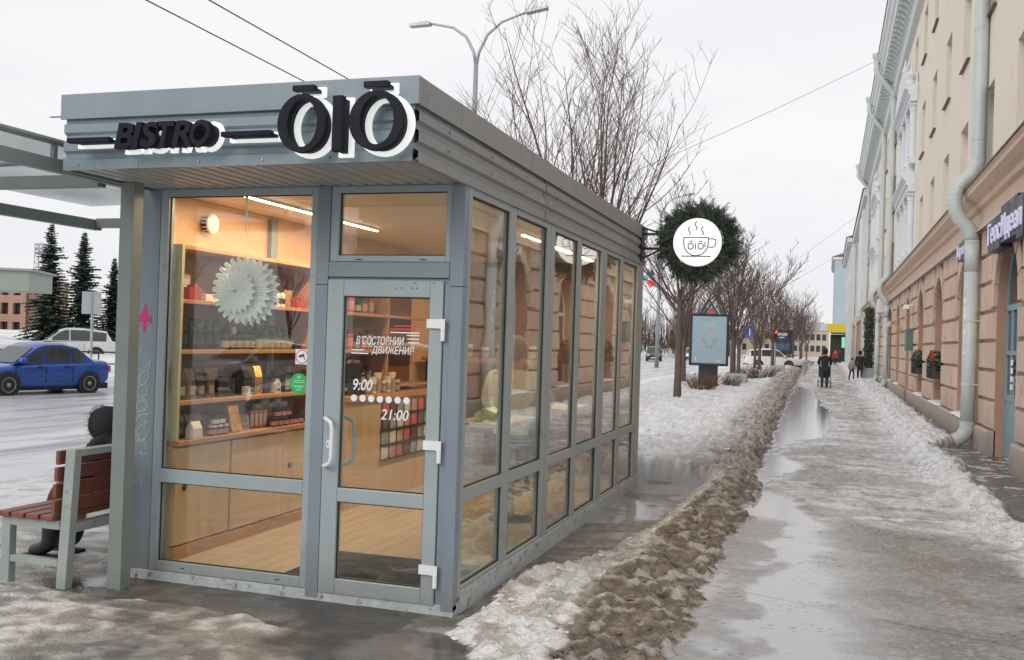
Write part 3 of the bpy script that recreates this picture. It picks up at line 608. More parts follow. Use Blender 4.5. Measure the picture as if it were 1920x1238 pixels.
# --- soffit under the canopy, ribbed
prof = []; x = -4.40
while x < XR-.02:
    prof += [(x, 0, 2.652), (x+.018, 0, 2.652), (x+.022, 0, 2.643), (x+.085, 0, 2.643), (x+.089, 0, 2.652)]; x += .1
prof.append((XR-.01, 0, 2.652))
MB().sheet(prof, 1, FY+.012, YF+.004).build('soffit', m_soffit, kiosk, fix=False)
k = MB()
for i in range(15): k.lathe([(.006, 0), (.007, .006)], (-4.33+.152*i, YF-.020, 2.641), 8, 1)
k.build('screw', m_steel, kiosk)
# --- corrugated fascia
PR = [(0, 2.632), (.030, 2.632), (.030, 2.672), (.030, 2.690), (.008, 2.705), (.008, 2.732), (.030, 2.746), (.030, 2.800), (.008, 2.815), (.008, 2.842), (.030, 2.856), (.030, 2.905), (.012, 2.915), (.012, 2.95)]
MB().sheet([(0, FY+.03-d, z) for d, z in PR], 0, -4.415, XR+.0).build('fascia_sheet', m_fascia, kiosk, fix=False)
SX = XR+.0
cuts = [FY+.028, 7.35, 9.45, 11.80]
for i, (a, b_) in enumerate(zip(cuts[:-1], cuts[1:])):
    o_ = .003*(i % 2)
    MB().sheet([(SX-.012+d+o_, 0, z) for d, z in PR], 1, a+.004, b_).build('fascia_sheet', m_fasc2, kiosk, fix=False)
b = MB(); b.box(-4.435, XR+.030, FY-.012, FY+.001, 2.935, 3.085); b.box(-4.435, XR+.030, FY+.001, FY+.12, 3.073, 3.085); b.build('cap_flashing', m_fascia, kiosk, bevel=.002)
for a, b_ in ((FY+.0015, 6.95), (6.953, 9.25), (9.253, 11.80)):
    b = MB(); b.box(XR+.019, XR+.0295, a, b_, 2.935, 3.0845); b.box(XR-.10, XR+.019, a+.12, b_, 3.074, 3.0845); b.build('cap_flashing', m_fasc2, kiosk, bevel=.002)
MB().sheet([(-4.413-d*.5, 0, z) for d, z in PR], 1, FY+.03, YF+.4).build('fascia_sheet', m_fascia, kiosk, fix=False)
MB().box(-4.53, -4.45, FY+.0, FY+.02, 2.955, 2.96).build('flashing_tip', m_fascia, kiosk)
k = MB()
for i in range(9):
    for z in (2.772, 2.88): k.lathe([(.008, 0), (.009, .008)], (XR+.019, 5.3+.76*i, z), 8, 0)
for i in range(6): k.lathe([(.006, 0), (.007, .007)], (-4.3+.42*i, FY-.007, 2.66), 8, 1)
for x, z in ((-2.17, 2.925), (-2.16, 2.79)): k.lathe([(.006, 0), (.007, .007)], (x, FY-.007, z), 8, 1)
k.build('rivet', m_steel, kiosk)

# ---------------------------------------------------------------- illuminated sign
m_letter = M('letter_black', (.010, .010, .018), .6, var=.05, spec=.2); m_back = M('letter_backing', (.85, .86, .84), .4, var=.02, emit=(.95, 1, .96), es=.55)
m_halo = M('letter_glow_edge', (.85, .8, .6), .4, emit=(1, .86, .5), es=.25)
sign = thing('shop_sign', 'black raised letters reading BISTRO on white backlit plates above the door', 'sign', (-3.3, FY, 2.7))
SB0, SB1, SF0, SF1 = FY-.004, FY-.030, FY-.095, FY-.138     # backing from sheet, letter body in front
def ell(cx, cz, rx, rz, n=48): return [(cx+rx*math.cos(2*math.pi*a/n), cz+rz*math.sin(2*math.pi*a/n)) for a in range(n)]
def o_letter(cx, cz, rx, rz, thick):
    t = MB(); inner = ell(cx+.004, cz, rx-thick, rz-thick*.53)
    t.ring(ell(cx, cz, rx, rz), inner, 1, SF1, SF0); o = t.build('letter', m_letter, sign, smooth=False, bevel=.002)
    t = MB(); t.ring(ell(cx, cz, rx+.012, rz+.012), ell(cx+.004, cz, rx-thick-.008, rz-thick*.53-.008), 1, SB1, SB0); t.build('letter_backing', m_back, o)
    t = MB(); t.ring(ell(cx, cz, rx-.022, rz-.012), ell(cx+.004, cz, rx-thick+.021, rz-thick*.53+.012), 1, SF0, SB1); t.build('letter_spacer', m_letter, o)
def bar_letter(x0, x1, z0, z1, name='letter'):
    t = MB(); t.box(x0, x1, SF1, SF0, z0, z1); o = t.build(name, m_letter, sign, bevel=.002)
    MB().box(x0-.012, x1+.012, SB1, SB0, z0-.012, z1+.012).build('letter_backing', m_back, o)
    MB().box(x0+.012, x1-.012, SF0, SB1, z0+.005, z1-.005).build('letter_spacer', m_letter, o)
o_letter(-2.725, 2.825, .147, .158, .058); o_letter(-2.285, 2.825, .157, .158, .060)
bar_letter(-2.540, -2.482, 2.668, 2.965); bar_letter(-2.785, -2.655, 3.000, 3.030, 'macron'); bar_letter(-2.362, -2.225, 3.000, 3.032, 'macron')
bar_letter(-4.270, -3.975, 2.765, 2.792, 'dash'); bar_letter(-3.225, -2.915, 2.768, 2.795, 'dash')
xs_ = -3.935
widths = [.118, .058, .112, .108, .118, .118]
tot = sum(widths); sc_ = (.625)/tot
for ch_, w in zip('BISTRO', widths):
    w2 = w*sc_
    t = MB(); fit_text(t, ch_, xs_+.0, xs_+w2-.004+.018, 2.722, 2.868, SF0, SF0-SF1, .18, .028)
    o = t.build('letter', m_letter, sign)
    t = MB(); fit_text(t, ch_, xs_-.010, xs_+w2-.004+.028, 2.710, 2.880, SB0, SB0-SB1, .18, .05); t.build('letter_backing', m_back, o)
    t = MB(); fit_text(t, ch_, xs_+.008, xs_+w2+.004, 2.732, 2.858, SB1, SB1-SF0, .18, .0); t.build('letter_spacer', m_letter, o)
    xs_ += w2
# ---------------------------------------------------------------- ceiling light strips
def led_strip(x, y0, y1, label):
    t = thing('light_strip', label, 'ceiling light', (x, y0, 2.63))
    MB().box(x-.016, x+.016, y0, y1, 2.640, 2.6595).build('housing', m_white, t)
    MB().box(x-.010, x+.010, y0+.005, y1-.005, 2.632, 2.640).build('diffuser', m_led, t)
    ld = bpy.data.lights.new('strip_light', 'AREA'); ld.shape = 'RECTANGLE'; ld.size = .03; ld.size_y = y1-y0; ld.energy = 19*(y1-y0); ld.color = (1, .68, .42)
    lo = lnk(bpy.data.objects.new('strip_light', ld)); lo.parent = t; lo.location = (0, (y1-y0)/2, -.006)
led_strip(-3.90, 5.85, 8.1, 'long warm light strip on the ceiling over the shelves of the kiosk')
led_strip(-2.62, 8.4, 11.2, 'long warm light strip on the ceiling beside the side windows of the kiosk')
# ================================================================ inside the kiosk
SXF = -4.22; WX = XL+.061
# ---- wall shelves
sh = thing('wall_shelf_unit', 'tall wooden wall shelf unit holding jars and bottles inside the kiosk', 'shelf', (WX, 5.74, .95))
m_pgreen = M('pale_side_panel', (.50, .46, .32), .5, var=.05)
MB().box(WX, SXF, 5.735, 5.765, .93, 2.28).build('end_panel', m_pgreen, sh, bevel=.002)
MB().box(WX, WX+.012, 5.766, 10.2, .93, 2.25).build('back_board', m_backb, sh)
for z in (1.20, 1.555, 1.905): MB().box(WX+.013, SXF-.002, 5.766, 10.2, z-.028, z).build('shelf_board', m_wood, sh, bevel=.002)
MB().box(WX+.013, SXF-.001, 5.766, 10.2, 2.252, 2.28).build('top_board', m_wood, sh, bevel=.002)
for y in (7.62, 9.1): MB().box(WX+.013, SXF-.006, y, y+.025, .93, 2.25).build('upright', m_wood, sh)
# ---- base cabinet
cb = thing('base_cabinet', 'pale wooden base cabinet with sliding doors under the kiosk shelves', 'cabinet', (WX, 5.74, .112))
MB().box(WX, SXF-.03, 5.74, 7.9, .112, .895).build('carcass', m_woodp, cb)
MB().box(WX, SXF+.03, 5.733, 7.95, .896, .930).build('counter_top', m_wood, cb, bevel=.003)
MB().box(SXF-.029, SXF+.012, 5.74, 7.9, .113, .200).build('plinth', m_wood, cb, bevel=.002)
for i, (a, b_) in enumerate(((5.742, 6.385), (6.40, 7.13), (7.145, 7.89))):
    d = MB().box(SXF-.029, SXF+(.002 if i != 1 else .009), a, b_, .212, .88).build('sliding_door', m_woodp, cb, bevel=.002)
    y = b_-.09 if i % 2 else a+.10
    if i == 0: y = a+.10
    if i == 1: y = a+.09
    MB().lathe([(.024, 0), (.024, .004)], (SXF+(.002 if i != 1 else .009), y, .60), 16, 0).build('finger_hole', m_black, d)
# ---- tall serving counter with card display
tcn = thing('serving_counter', 'taller wooden serving counter with card racks deeper inside the kiosk', 'counter', (-4.4, 8.0, .112))
MB().box(WX, -4.10, 8.02, 10.15, .112, 1.085).build('body', m_woodp, tcn, bevel=.003)
MB().box(WX, -4.05, 7.985, 10.20, 1.086, 1.13).build('counter_top', m_wood, tcn, bevel=.003)
cc_ = [M('card_%d' % i, c, .5, var=.3, vs=9) for i, c in enumerate(((.62, .58, .5), (.16, .09, .08), (.45, .30, .22), (.3, .32, .34), (.55, .12, .1)))]
rk = thing('card_rack', 'wire rack of small printed cards on the front of the serving counter', 'rack', (-4.1, 8.75, .5))
for r_ in range(4):
    z = .50+.145*r_
    MB().box(-4.099, -4.055, 8.72, 9.95, z-.012, z-.004).build('rail', m_black, rk)
    for q in range(7):
        y = 8.74+.172*q; MB().box(-4.090, -4.078, y, y+.13, z-.003, z+.112).build('card', cc_[(r_*3+q*2) % 5], rk)
# ---- high table at the back, urns
ht = thing('high_table', 'black framed high table with wooden top at the back of the kiosk', 'table', (-3.7, 10.4, .112))
MB().box(-4.38, -3.05, 10.35, 10.95, 1.43, 1.47).build('table_top', m_wood, ht, bevel=.003)
for x, y in ((-4.32, 10.4), (-3.1, 10.4), (-4.32, 10.88), (-3.1, 10.88)): MB().box(x-.02, x+.02, y-.02, y+.02, .112, 1.429).build('leg', m_black, ht)
MB().box(-4.30, -3.12, 10.39, 10.41, .95, .99).build('stretcher', m_black, ht)
fl = MB().box(-3.36, -2.24, 5.72, 6.50, .1125, .120).build('door_mat', m_mat, loc=(-2.8, 6.1, .112)); tag(fl, 'black ribbed entrance mat on the floor behind the kiosk door', 'mat')
# ---- round white air vent
vt = thing('air_vent', 'round white air vent on the wooden wall above the kiosk shelves', 'vent', (WX, 6.33, 2.49))
MB().lathe([(.055, 0), (.06, .02)], (WX, 6.33, 2.49), 20, 0).build('collar', m_black, vt)
MB().lathe([(.068, .058), (.075, .062), (.075, .074), (.06, .082), (.001, .084)], (WX, 6.33, 2.49), 28, 0).build('cover', m_white, vt, smooth=False)
for i in range(14):
    a = 2*math.pi*i/14; MB().box(WX+.018, WX+.06, 6.33+.068*math.cos(a)-.004, 6.33+.068*math.cos(a)+.004, 2.49+.068*math.sin(a)-.004, 2.49+.068*math.sin(a)+.004).build('rib', m_white, vt)
# ---- folded paper star and icicle hanging in the window
m_paper = M('white_tissue', (.82, .84, .82), .8, var=.03)
def fan(r0, r1, n, cx, y, cz, dep):
    V = []; F = []; m_ = n*4
    for i in range(m_):
        a = 2*math.pi*i/m_; k_ = i % 4; rr = r1 if k_ == 0 else (r1*.93 if k_ in (1, 3) else r1*.80)
        yy = y+(dep if k_ % 2 == 0 else -dep)
        for fr, dd in ((r0, .2), (.55, .8), (1, 1)):
            q = rr*fr if fr == 1 else r1*.9*fr if fr == .55 else r0*r1
            V.append((cx+q*math.cos(a), y+(yy-y)*dd, cz+q*math.sin(a)))
    for i in range(m_):
        j = (i+1) % m_
        for s_ in (0, 1): F.append((i*3+s_, i*3+s_+1, j*3+s_+1, j*3+s_))
    return MB().add(V, F)
ps = thing('paper_star', 'large white folded paper star hanging in the kiosk window', 'decoration', (-3.76, 5.78, 1.97))
for r1, y, cx, cz in ((.235, 5.835, -3.745, 1.965), (.235, 5.80, -3.79, 1.975), (.155, 5.765, -3.815, 1.965)):
    o = fan(.06, r1, 26 if r1 > .2 else 20, cx, y, cz, .010).build('paper_fan', m_paper, ps, fix=False)
    sm = o.modifiers.new('t', 'SOLIDIFY'); sm.thickness = .0015
MB().tube([(-3.76, 5.80, 2.2), (-3.76, 5.80, 2.655)], .0012, 4).build('thread', m_paper, ps)
ic = MB().lathe([(.001, 2.345), (.010, 2.58), (.011, 2.655)], (-3.765, 5.79, 0), 6).build('paper_icicle', m_paper, loc=(-3.765, 5.79, 2.345)); tag(ic, 'thin white paper icicle hanging from the kiosk ceiling', 'decoration')
# ---- goods on the shelves
G = lambda n, c, r=.4, me=0: M(n, c, r, metal=me, var=.15, vs=20)
g_dark = G('dark_glass', (.02, .018, .016), .12); g_lab = G('label_cream', (.30, .26, .20)); g_gold = G('gold_foil', (.72, .42, .12), .3, .85); g_red = G('red_box', (.34, .025, .02)); g_kraft = G('kraft', (.36, .22, .12)); g_pink = G('pink_label', (.45, .20, .18)); g_wht = G('white_carton', (.60, .55, .48)); g_blk = G('black_bag', (.025, .024, .026), .5); g_brn = G('brown_bag', (.15, .075, .045), .5); g_green = G('green_jar', (.10, .13, .09), .15); g_grey = G('grey_card', (.35, .36, .38))
rnd = random.Random(11)
def bottle(y, z, h, r, lab, grp, mat=g_dark, pump=False, labmat=g_blk, x=-4.33):
    t = thing('bottle', lab, 'bottle', (x, y, z), group=grp)
    MB().lathe([(r*.95, z), (r, z+.005), (r, z+h*.70), (r*.75, z+h*.78), (r*.42, z+h*.83), (r*.42, z+h*.88)], (x, y, 0), 14).build('glass', mat, t, smooth=False)
    MB().lathe([(r*1.01, z+h*.18), (r*1.015, z+h*.5)], (x, y, 0), 14).build('label_band', labmat, t)
    c = MB(); c.lathe([(r*.5, z+h*.88), (r*.5, z+h)], (x, y, 0), 10)
    if pump: c.box(x-.008, x+.045, y-.008, y+.008, z+h, z+h+.014)
    c.build('cap', g_blk, t)
def jar(y, z, h, r, lab, grp, mat=g_green, lid=g_blk, labm=g_lab, x=-4.31):
    t = thing('jar', lab, 'jar', (x, y, z), group=grp)
    MB().lathe([(r*.92, z), (r, z+.006), (r, z+h*.72), (r*.9, z+h*.78)], (x, y, 0), 14).build('glass', mat, t)
    MB().lathe([(r*1.01, z+h*.14), (r*1.015, z+h*.58)], (x, y, 0), 14).build('label_band', labm, t)
    MB().lathe([(r*.98, z+h*.78), (r*1.0, z+h*.8), (r*1.0, z+h)], (x, y, 0), 14).build('lid', lid, t)
def bag(y, z, w, h, d, mat, lab, grp=None, x=-4.33, labm=None, tilt=0):
    t = thing('bag', lab, 'bag', (x, y, z), group=grp)
    s = MB()
    V = [(x-d/2, y-w/2, z), (x+d/2, y-w/2, z), (x+d/2, y+w/2, z), (x-d/2, y+w/2, z), (x-d/2, y-w*.47, z+h*.6), (x+d/2.1, y-w*.47, z+h*.6), (x+d/2.1, y+w*.47, z+h*.6), (x-d/2, y+w*.47, z+h*.6), (x-.006-tilt, y-w*.5, z+h), (x+.006-tilt, y-w*.5, z+h), (x+.006-tilt, y+w*.5, z+h), (x-.006-tilt, y+w*.5, z+h)]
    s.add(V, [(0, 3, 2, 1), (0, 1, 5, 4), (1, 2, 6, 5), (2, 3, 7, 6), (3, 0, 4, 7), (4, 5, 9, 8), (5, 6, 10, 9), (6, 7, 11, 10), (7, 4, 8, 11), (8, 9, 10, 11)])
    s.build('pouch', mat, t, bevel=.004)
    if labm: MB().box(x+d/2+.001, x+d/2+.003, y-w*.28, y+w*.28, z+h*.15, z+h*.42).build('label_patch', labm, t)
def carton(y, z, w, h, d, mat, lab, grp=None, x=-4.33, lean=0, face=None):
    t = thing('carton', lab, 'box', (x, y, z), group=grp, local=True); t.rotation_euler = (0, -lean, 0)
    MB().box(-d/2, d/2, -w/2, w/2, 0, h).build('case', mat, t, bevel=.002)
    if face: MB().box(d/2, d/2+.0015, -w*.38, w*.38, h*.14, h*.8).build('print_panel', face, t)
z1, z2, z3, z4 = 1.906, 1.556, 1.201, .931
# top shelf
carton(5.98, z1, .125, .19, .02, g_kraft, 'upright kraft card picturing a town, at the near end of the top shelf', face=g_grey, x=-4.38)
for i in range(3): carton(5.88+.05*i, z1, .045, .085+.02*(i % 2), .06, g_red, 'small red box beside the kraft card on the top shelf', 'red boxes near the kraft card', x=-4.27)
carton(6.22, z1, .20, .05, .08, g_wht, 'flat white carton lying on the top shelf behind the paper star')
carton(7.02, z1, .16, .07, .09, g_wht, 'wide white and black carton on the top shelf right of the paper star', face=g_blk)
for i in range(2): bottle(7.16+.075*i, z1, .14, .024, 'white tube with cap on the top shelf', 'white tubes on the top shelf', g_wht)
carton(7.42, z1, .14, .15, .03, g_kraft, 'kraft card standing behind red boxes at the far end of the top shelf', x=-4.40)
for i in range(3): carton(7.34+.055*i, z1, .05, .07+.015*(i % 2), .06, g_red, 'small red box at the far end of the top shelf', 'red boxes at the far end of the top shelf', x=-4.27)
# second shelf
for i in range(5): bottle(5.86+.098*i, z2, .205, .040, 'tall black pump bottle on the second shelf', 'black pump bottles', pump=True, x=-4.30)
for i in range(5): jar(6.38+.09*i, z2, .115, .040, 'dark glass jar with black lid between the pump bottles and the white carton', 'dark jars on the second shelf', g_dark)
carton(6.62, z2, .06, .17, .05, g_wht, 'tall white carton behind the dark jars on the second shelf', x=-4.40)
for i in range(6): jar(6.86+.088*i, z2, .11+.012*(i % 2), .038, 'jar with pale label towards the far end of the second shelf', 'pale labelled jars on the second shelf', g_green, labm=g_lab)
for i in range(4): bottle(7.12+.1*i, z2, .19, .033, 'slim green bottle with pale label behind the jars', 'green bottles on the second shelf', g_green, x=-4.41, labmat=g_wht)
# third shelf
for i, (m_, w) in enumerate(((g_blk, .12), (g_brn, .11), (g_blk, .11), (g_brn, .10))): bag(5.87+.115*i, z3, w, .22, .09, m_, ('black' if m_ is g_blk else 'brown')+' coffee bag at the near end of the third shelf', ('black' if m_ is g_blk else 'brown')+' bags on the third shelf', labm=g_lab)
carton(6.36, z3, .09, .14, .08, g_blk, 'tall black carton beside the coffee bags on the third shelf'); carton(6.47, z3, .12, .135, .08, g_blk, 'wide black carton in the middle of the third shelf')
bag(6.72, z3, .15, .23, .09, g_blk, 'large black bag in the middle of the third shelf'); bag(6.87, z3, .11, .225, .07, g_gold, 'shiny gold pouch in the middle of the third shelf'); jar(6.63, z3, .07, .032, 'small white cup in front of the large black bag', None, g_wht, g_wht, g_wht, x=-4.26)
carton(6.98, z3, .08, .10, .08, g_blk, 'short black carton beside the gold pouch')
def house(y, z, s, mat, lab):
    t = thing('toy_house', lab, 'ornament', (-4.30, y, z))
    MB().prism([(y-.5*s, z), (y+.5*s, z), (y+.5*s, z+1.0*s), (y, z+1.55*s), (y-.5*s, z+1.0*s)], 0, -4.33, -4.27).build('front', mat, t)
    for a, b_ in ((-.2, .35), (.2, .35), (0, .95)): MB().box(-4.2699, -4.267, y+a*s-.1*s, y+a*s+.1*s, z+b_*s-.13*s, z+b_*s+.13*s).build('window', g_blk, t)
house(7.12, z3, .075, g_wht, 'little white toy house on the third shelf'); carton(7.30, z3, .10, .14, .08, g_dark, 'dark tin on the third shelf behind the green sticker', face=g_lab); carton(7.45, z3, .10, .16, .08, g_dark, 'black tin at the far end of the third shelf')
# counter
for i in range(3): bag(5.88+.11*i, z4, .10, .19-.01*i, .08, g_blk, 'dark coffee bag on the cabinet top', 'dark bags on the cabinet top', labm=g_gold)
bag(5.95, z4, .11, .12, .07, g_wht, 'pale wrapped sweets bag at the near end of the cabinet top', x=-4.23)
for i in range(3): jar(6.19+.075*i, z4, .075, .034, 'small pink labelled jar on the cabinet top near the gold box', 'small pink labelled jars', g_dark, g_wht, g_pink, x=-4.25)
for i in range(2): jar(6.22+.08*i, z4+.076, .07, .033, 'small jar stacked on the pink labelled jars', 'stacked small jars', g_dark, g_blk, g_wht, x=-4.25)
carton(6.50, z4, .135, .205, .03, g_gold, 'flat gold foil box leaning on the cabinet top', x=-4.25, lean=.25)
house(6.66, z4, .085, g_kraft, 'little wooden toy house on the cabinet top')
for i in range(4): carton(6.80+.062*i, z4, .055, .14, .055, g_pink, 'slim pink carton on the cabinet top', 'slim pink cartons', face=g_wht)
for i in range(6): jar(7.06+.082*i, z4, .075, .038, 'pink labelled jar towards the far end of the cabinet top', 'pink labelled jars', g_dark, g_blk, g_pink, x=-4.27)
for i in range(3): jar(7.10+.084*i, z4+.076, .07, .037, 'jar stacked on the pink labelled jars', 'stacked jars on the cabinet top', g_dark, g_blk, g_pink, x=-4.27)
for i in range(5): carton(7.02+.1*i, z4, .09, .18+.03*(i % 2), .03, g_wht, 'white printed packet standing behind the jars on the cabinet top', 'white packets on the cabinet top', x=-4.40, face=g_pink)
# on the serving counter and high table
zc_ = 1.131
ur = thing('coffee_urn', 'black coffee urn on the serving counter inside the kiosk', 'urn', (-4.25, 8.35, zc_))
MB().lathe([(.10, zc_), (.10, zc_+.30), (.085, zc_+.33), (.02, zc_+.345)], (-4.25, 8.35, 0), 18).build('body', m_black, ur, smooth=False); MB().box(-4.15, -4.11, 8.335, 8.365, zc_+.06, zc_+.09).build('tap', m_steel, ur)
for i in range(7): jar(8.62+.11*i, zc_, .12+.04*(i % 3), .04, 'jar of sweets on the serving counter', 'jars on the serving counter', (g_red, g_wht, g_gold)[i % 3], g_wht, g_lab, x=-4.2)
for i in range(6): jar(10.62, 1.471, .13+.03*(i % 2), .045, 'jar on the high table at the back of the kiosk', 'jars on the high table', (g_red, g_green)[i % 2], g_wht, g_lab, x=-4.1+.19*i)
carton(10.55, 1.13-1.02, .34, .5, .34, g_grey, 'grey crate under the high table', x=-3.9); 
# wooden ledge along the side glass
lg = thing('window_ledge', 'narrow wooden standing ledge along the side glass of the kiosk', 'ledge', (-2.4, 6.9, 1.05))
MB().box(-2.62, -2.20, 6.75, 7.62, 1.055, 1.085).build('board', m_woodp, lg, bevel=.003)
MB().box(-2.30, -2.27, 7.1, 7.14, .112, 1.054).build('leg', m_black, lg)
bag(7.0, 1.086, .20, .10, .16, G('lime_bag', (.50, .52, .16)), 'yellow green bag lying on the ledge by the side glass', x=-2.40)
# second rows that fill the shelves
for i in range(13): bottle(5.90+.135*i, z2, .17+.02*(i % 3), .034, 'dark bottle in the back row of the second shelf', 'back row bottles on the second shelf', g_dark, x=-4.415, labmat=g_grey)
for i in range(9): carton(6.0+.19*i, z3, .13, .15+.03*(i % 3), .05, (g_blk, g_brn, g_kraft)[i % 3], ('black', 'brown', 'kraft')[i % 3]+' carton in the back row of the third shelf', ('black', 'brown', 'kraft')[i % 3]+' cartons in the back row of the third shelf', x=-4.415)
for i in range(6): carton(6.42+.10*i, z1, .08, .07+.03*(i % 2), .06, (g_kraft, g_wht)[i % 2], ('kraft', 'white')[i % 2]+' packet on the top shelf behind the paper star', ('kraft', 'white')[i % 2]+' packets behind the paper star', x=-4.36)
for sh_z, nm in ((1.906, 'top'), (1.556, 'second'), (1.201, 'third')):
    for i in range(9): jar(7.72+.14*i, sh_z, .13+.03*(i % 3), .042, 'jar on the %s shelf seen through the door glass' % nm, 'jars on the %s shelf behind the door' % nm, (g_dark, g_green, g_red)[(i+len(nm)) % 3], g_blk, (g_lab, g_pink)[i % 2])
# ================================================================ street building on the right
m_stone = M('peach_stone', (.585, .44, .345), .8, var=.10, vs=1.6, bump=.25, bs=55, rnd=.07, stain=(.40, .29, .225), sscale=2.2, sthr=.55, streak=(.33, .24, .185), swid=.16, world=True, splash=((.26, .21, .175), 1.0, .7))
m_joint = M('joint_paint', (.40, .235, .17), .85, var=.10, vs=2, world=True)
m_plinth = M('plinth_render', (.46, .37, .30), .85, var=.15, vs=3, bump=.3, stain=(.27, .22, .19), sscale=3, sthr=.55, world=True, splash=((.20, .175, .155), .5, .8))
m_cream = M('cream_render', (.75, .67, .57), .85, var=.05, vs=.7, bump=.1, bs=40, stain=(.66, .56, .45), sscale=1.1, sthr=.58, world=True)
m_trim = M('pale_grey_trim', (.60, .635, .63), .75, var=.06, vs=2, stain=(.48, .51, .50), sscale=3, sthr=.6, world=True)
m_ledge = M('ledge_peach', (.62, .46, .35), .8, var=.06, vs=2, stain=(.52, .36, .27), sscale=3, sthr=.58, world=True)
m_flash = M('brown_flashing', (.13, .075, .055), .5, var=.1)
m_pipe = M('painted_downpipe', (.50, .55, .53), .42, var=.06, vs=3, stain=(.36, .38, .36), sscale=5, sthr=.60, streak=(.40, .43, .41), splash=((.30, .28, .25), .7, .6))
m_dglass = M('dark_window_glass', (.035, .042, .048), .06, var=.3, vs=.8, spec=.8)
m_wfr = M('window_frame_white', (.68, .68, .67), .5, var=.05)
m_teal = M('teal_door_paint', (.20, .32, .36), .45, var=.1, vs=5)
m_snowp = M('sill_snow', (.80, .81, .83), .75, var=.05, bump=.4, bs=20)
XW, XB = 2.66, 2.600
bld = thing('street_building', 'long four storey building with peach rusticated arcade and cream upper walls', 'building', (XW, 9, 0))
Y0b, Y1b = 9.0, 76.0
RA, RO, ZS, ZT = 1.10, 1.43, 2.48, 3.93
bays = [(18.05+4.95*k, k) for k in range(-1, 12)]
doors = {0, 4, 8}
# backing wall with arched openings
w = MB(); NA = 16; XD = 3.12
def q4(a, b_, c, d): w.poly([a, b_, c, d])
prev = Y0b
for yf, k in bays:
    yn = yf-2*RA; c = yf-RA; zb = 0 if k in doors else .44
    q4((XW, prev, 0), (XW, yn, 0), (XW, yn, ZS), (XW, prev, ZS)); q4((XW, prev, ZS), (XW, yn, ZS), (XW, yn, ZT+.1), (XW, prev, ZT+.1))
    if zb: q4((XW, yn, 0), (XW, yf, 0), (XW, yf, zb), (XW, yn, zb)); q4((XW, yn, zb), (XW, yf, zb), (XD, yf, zb), (XD, yn, zb))
    pts = [(c-RA*math.cos(math.pi*i/NA), ZS+RA*math.sin(math.pi*i/NA)) for i in range(NA+1)]
    for (ya, za), (yb_, zb_) in zip(pts[:-1], pts[1:]):
        q4((XW, ya, za), (XW, yb_, zb_), (XW, yb_, ZT+.1), (XW, ya, ZT+.1)); q4((XW, ya, za), (XW, yb_, zb_), (XD, yb_, zb_), (XD, ya, za))
    for y_ in (yn, yf): q4((XW, y_, zb), (XD, y_, zb), (XD, y_, ZS), (XW, y_, ZS))
    prev = yf
q4((XW, prev, 0), (XW, Y1b, 0), (XW, Y1b, ZT+.1), (XW, prev, ZT+.1))
w.box(XD+.12, XD+.2, Y0b, Y1b, 0, 14.5); w.poly([(XW, Y1b, 0), (XD+.2, Y1b, 0), (XD+.2, Y1b, 14.9), (XW, Y1b, 14.9)])
w.build('arcade_wall', m_joint, bld, fix=False)
def stone(y0, y1, z0, z1, g_=.02, ch_=.02, xb=XB):
    y0 += g_; y1 -= g_; z0 += g_; z1 -= g_; j = random.uniform(-.006, .006); x = xb+j
    s = MB(); s.add([(XW+.01, y0, z0), (XW+.01, y1, z0), (XW+.01, y1, z1), (XW+.01, y0, z1), (x, y0+ch_, z0+ch_), (x, y1-ch_, z0+ch_), (x, y1-ch_, z1-ch_), (x, y0+ch_, z1-ch_)],
                    [(4, 5, 6, 7), (0, 1, 5, 4), (1, 2, 6, 5), (2, 3, 7, 6), (3, 0, 4, 7)])
    s.build('stone_block', m_stone, bld)
courses = [(.44+.4985*i, .44+.4985*(i+1)) for i in range(7)]
edges_ = [(Y0b, bays[0][0]-2*RA, None, bays[0][0]-RA)] + [(bays[i][0], bays[i+1][0]-2*RA, bays[i][0]-RA, bays[i+1][0]-RA) for i in range(len(bays)-1)] + [(bays[-1][0], Y1b, bays[-1][0]-RA, None)]
for pi_, (a, b_, ca, cb_) in enumerate(edges_):
    if a > 63: continue
    for ci, (z0, z1) in enumerate(courses):
        y0, y1 = a, b_
        if z1 > ZS+.05:
            dz = max(0, z0-ZS); hw = math.sqrt(max(0, RO*RO-dz*dz))
            if ca is not None: y0 = ca+max(hw, .0)
            if cb_ is not None: y1 = cb_-max(hw, .0)
        if pi_ == 0: y0 = max(y0, 11.5)
        L_ = y1-y0
        if L_ < .3: continue
        fr = ((.0, .33, .67, 1.0), (.0, .22, .78, 1.0))[ci % 2] if L_ > 2.0 else (0, .5, 1)
        for f0, f1 in zip(fr[:-1], fr[1:]): stone(y0+L_*f0, y0+L_*f1, z0, z1)
for yf, k in bays:
    if yf > 63 or k < 0: continue
    c = yf-RA; nv = 9
    for i in range(nv):
        a0, a1 = math.pi*i/nv+.02, math.pi*(i+1)/nv-.02; ro = RO-.015 if i != nv//2 else RO+.02; x = XB+random.uniform(-.006, .006)-(.03 if i == nv//2 else 0)
        P = [(c-r_*math.cos(a), ZS+r_*math.sin(a)) for r_, a in ((RA+.0, a0), (RA, (a0+a1)/2), (RA, a1), (ro, a1), (ro, (a0+a1)/2), (ro, a0))]
        MB().prism(P, 0, x, XW+.01).build('arch_stone', m_stone, bld)
pp = [Y0b]
for yf, k in bays:
    if k in doors: pp += [yf-2*RA, yf]
pp.append(Y1b)
for a, b_ in zip(pp[::2], pp[1::2]): MB().prism([(2.535, -.1), (XW+.02, -.1), (XW+.02, .435), (2.575, .435), (2.545, .40)], 1, a, b_).build('plinth', m_plinth, bld)
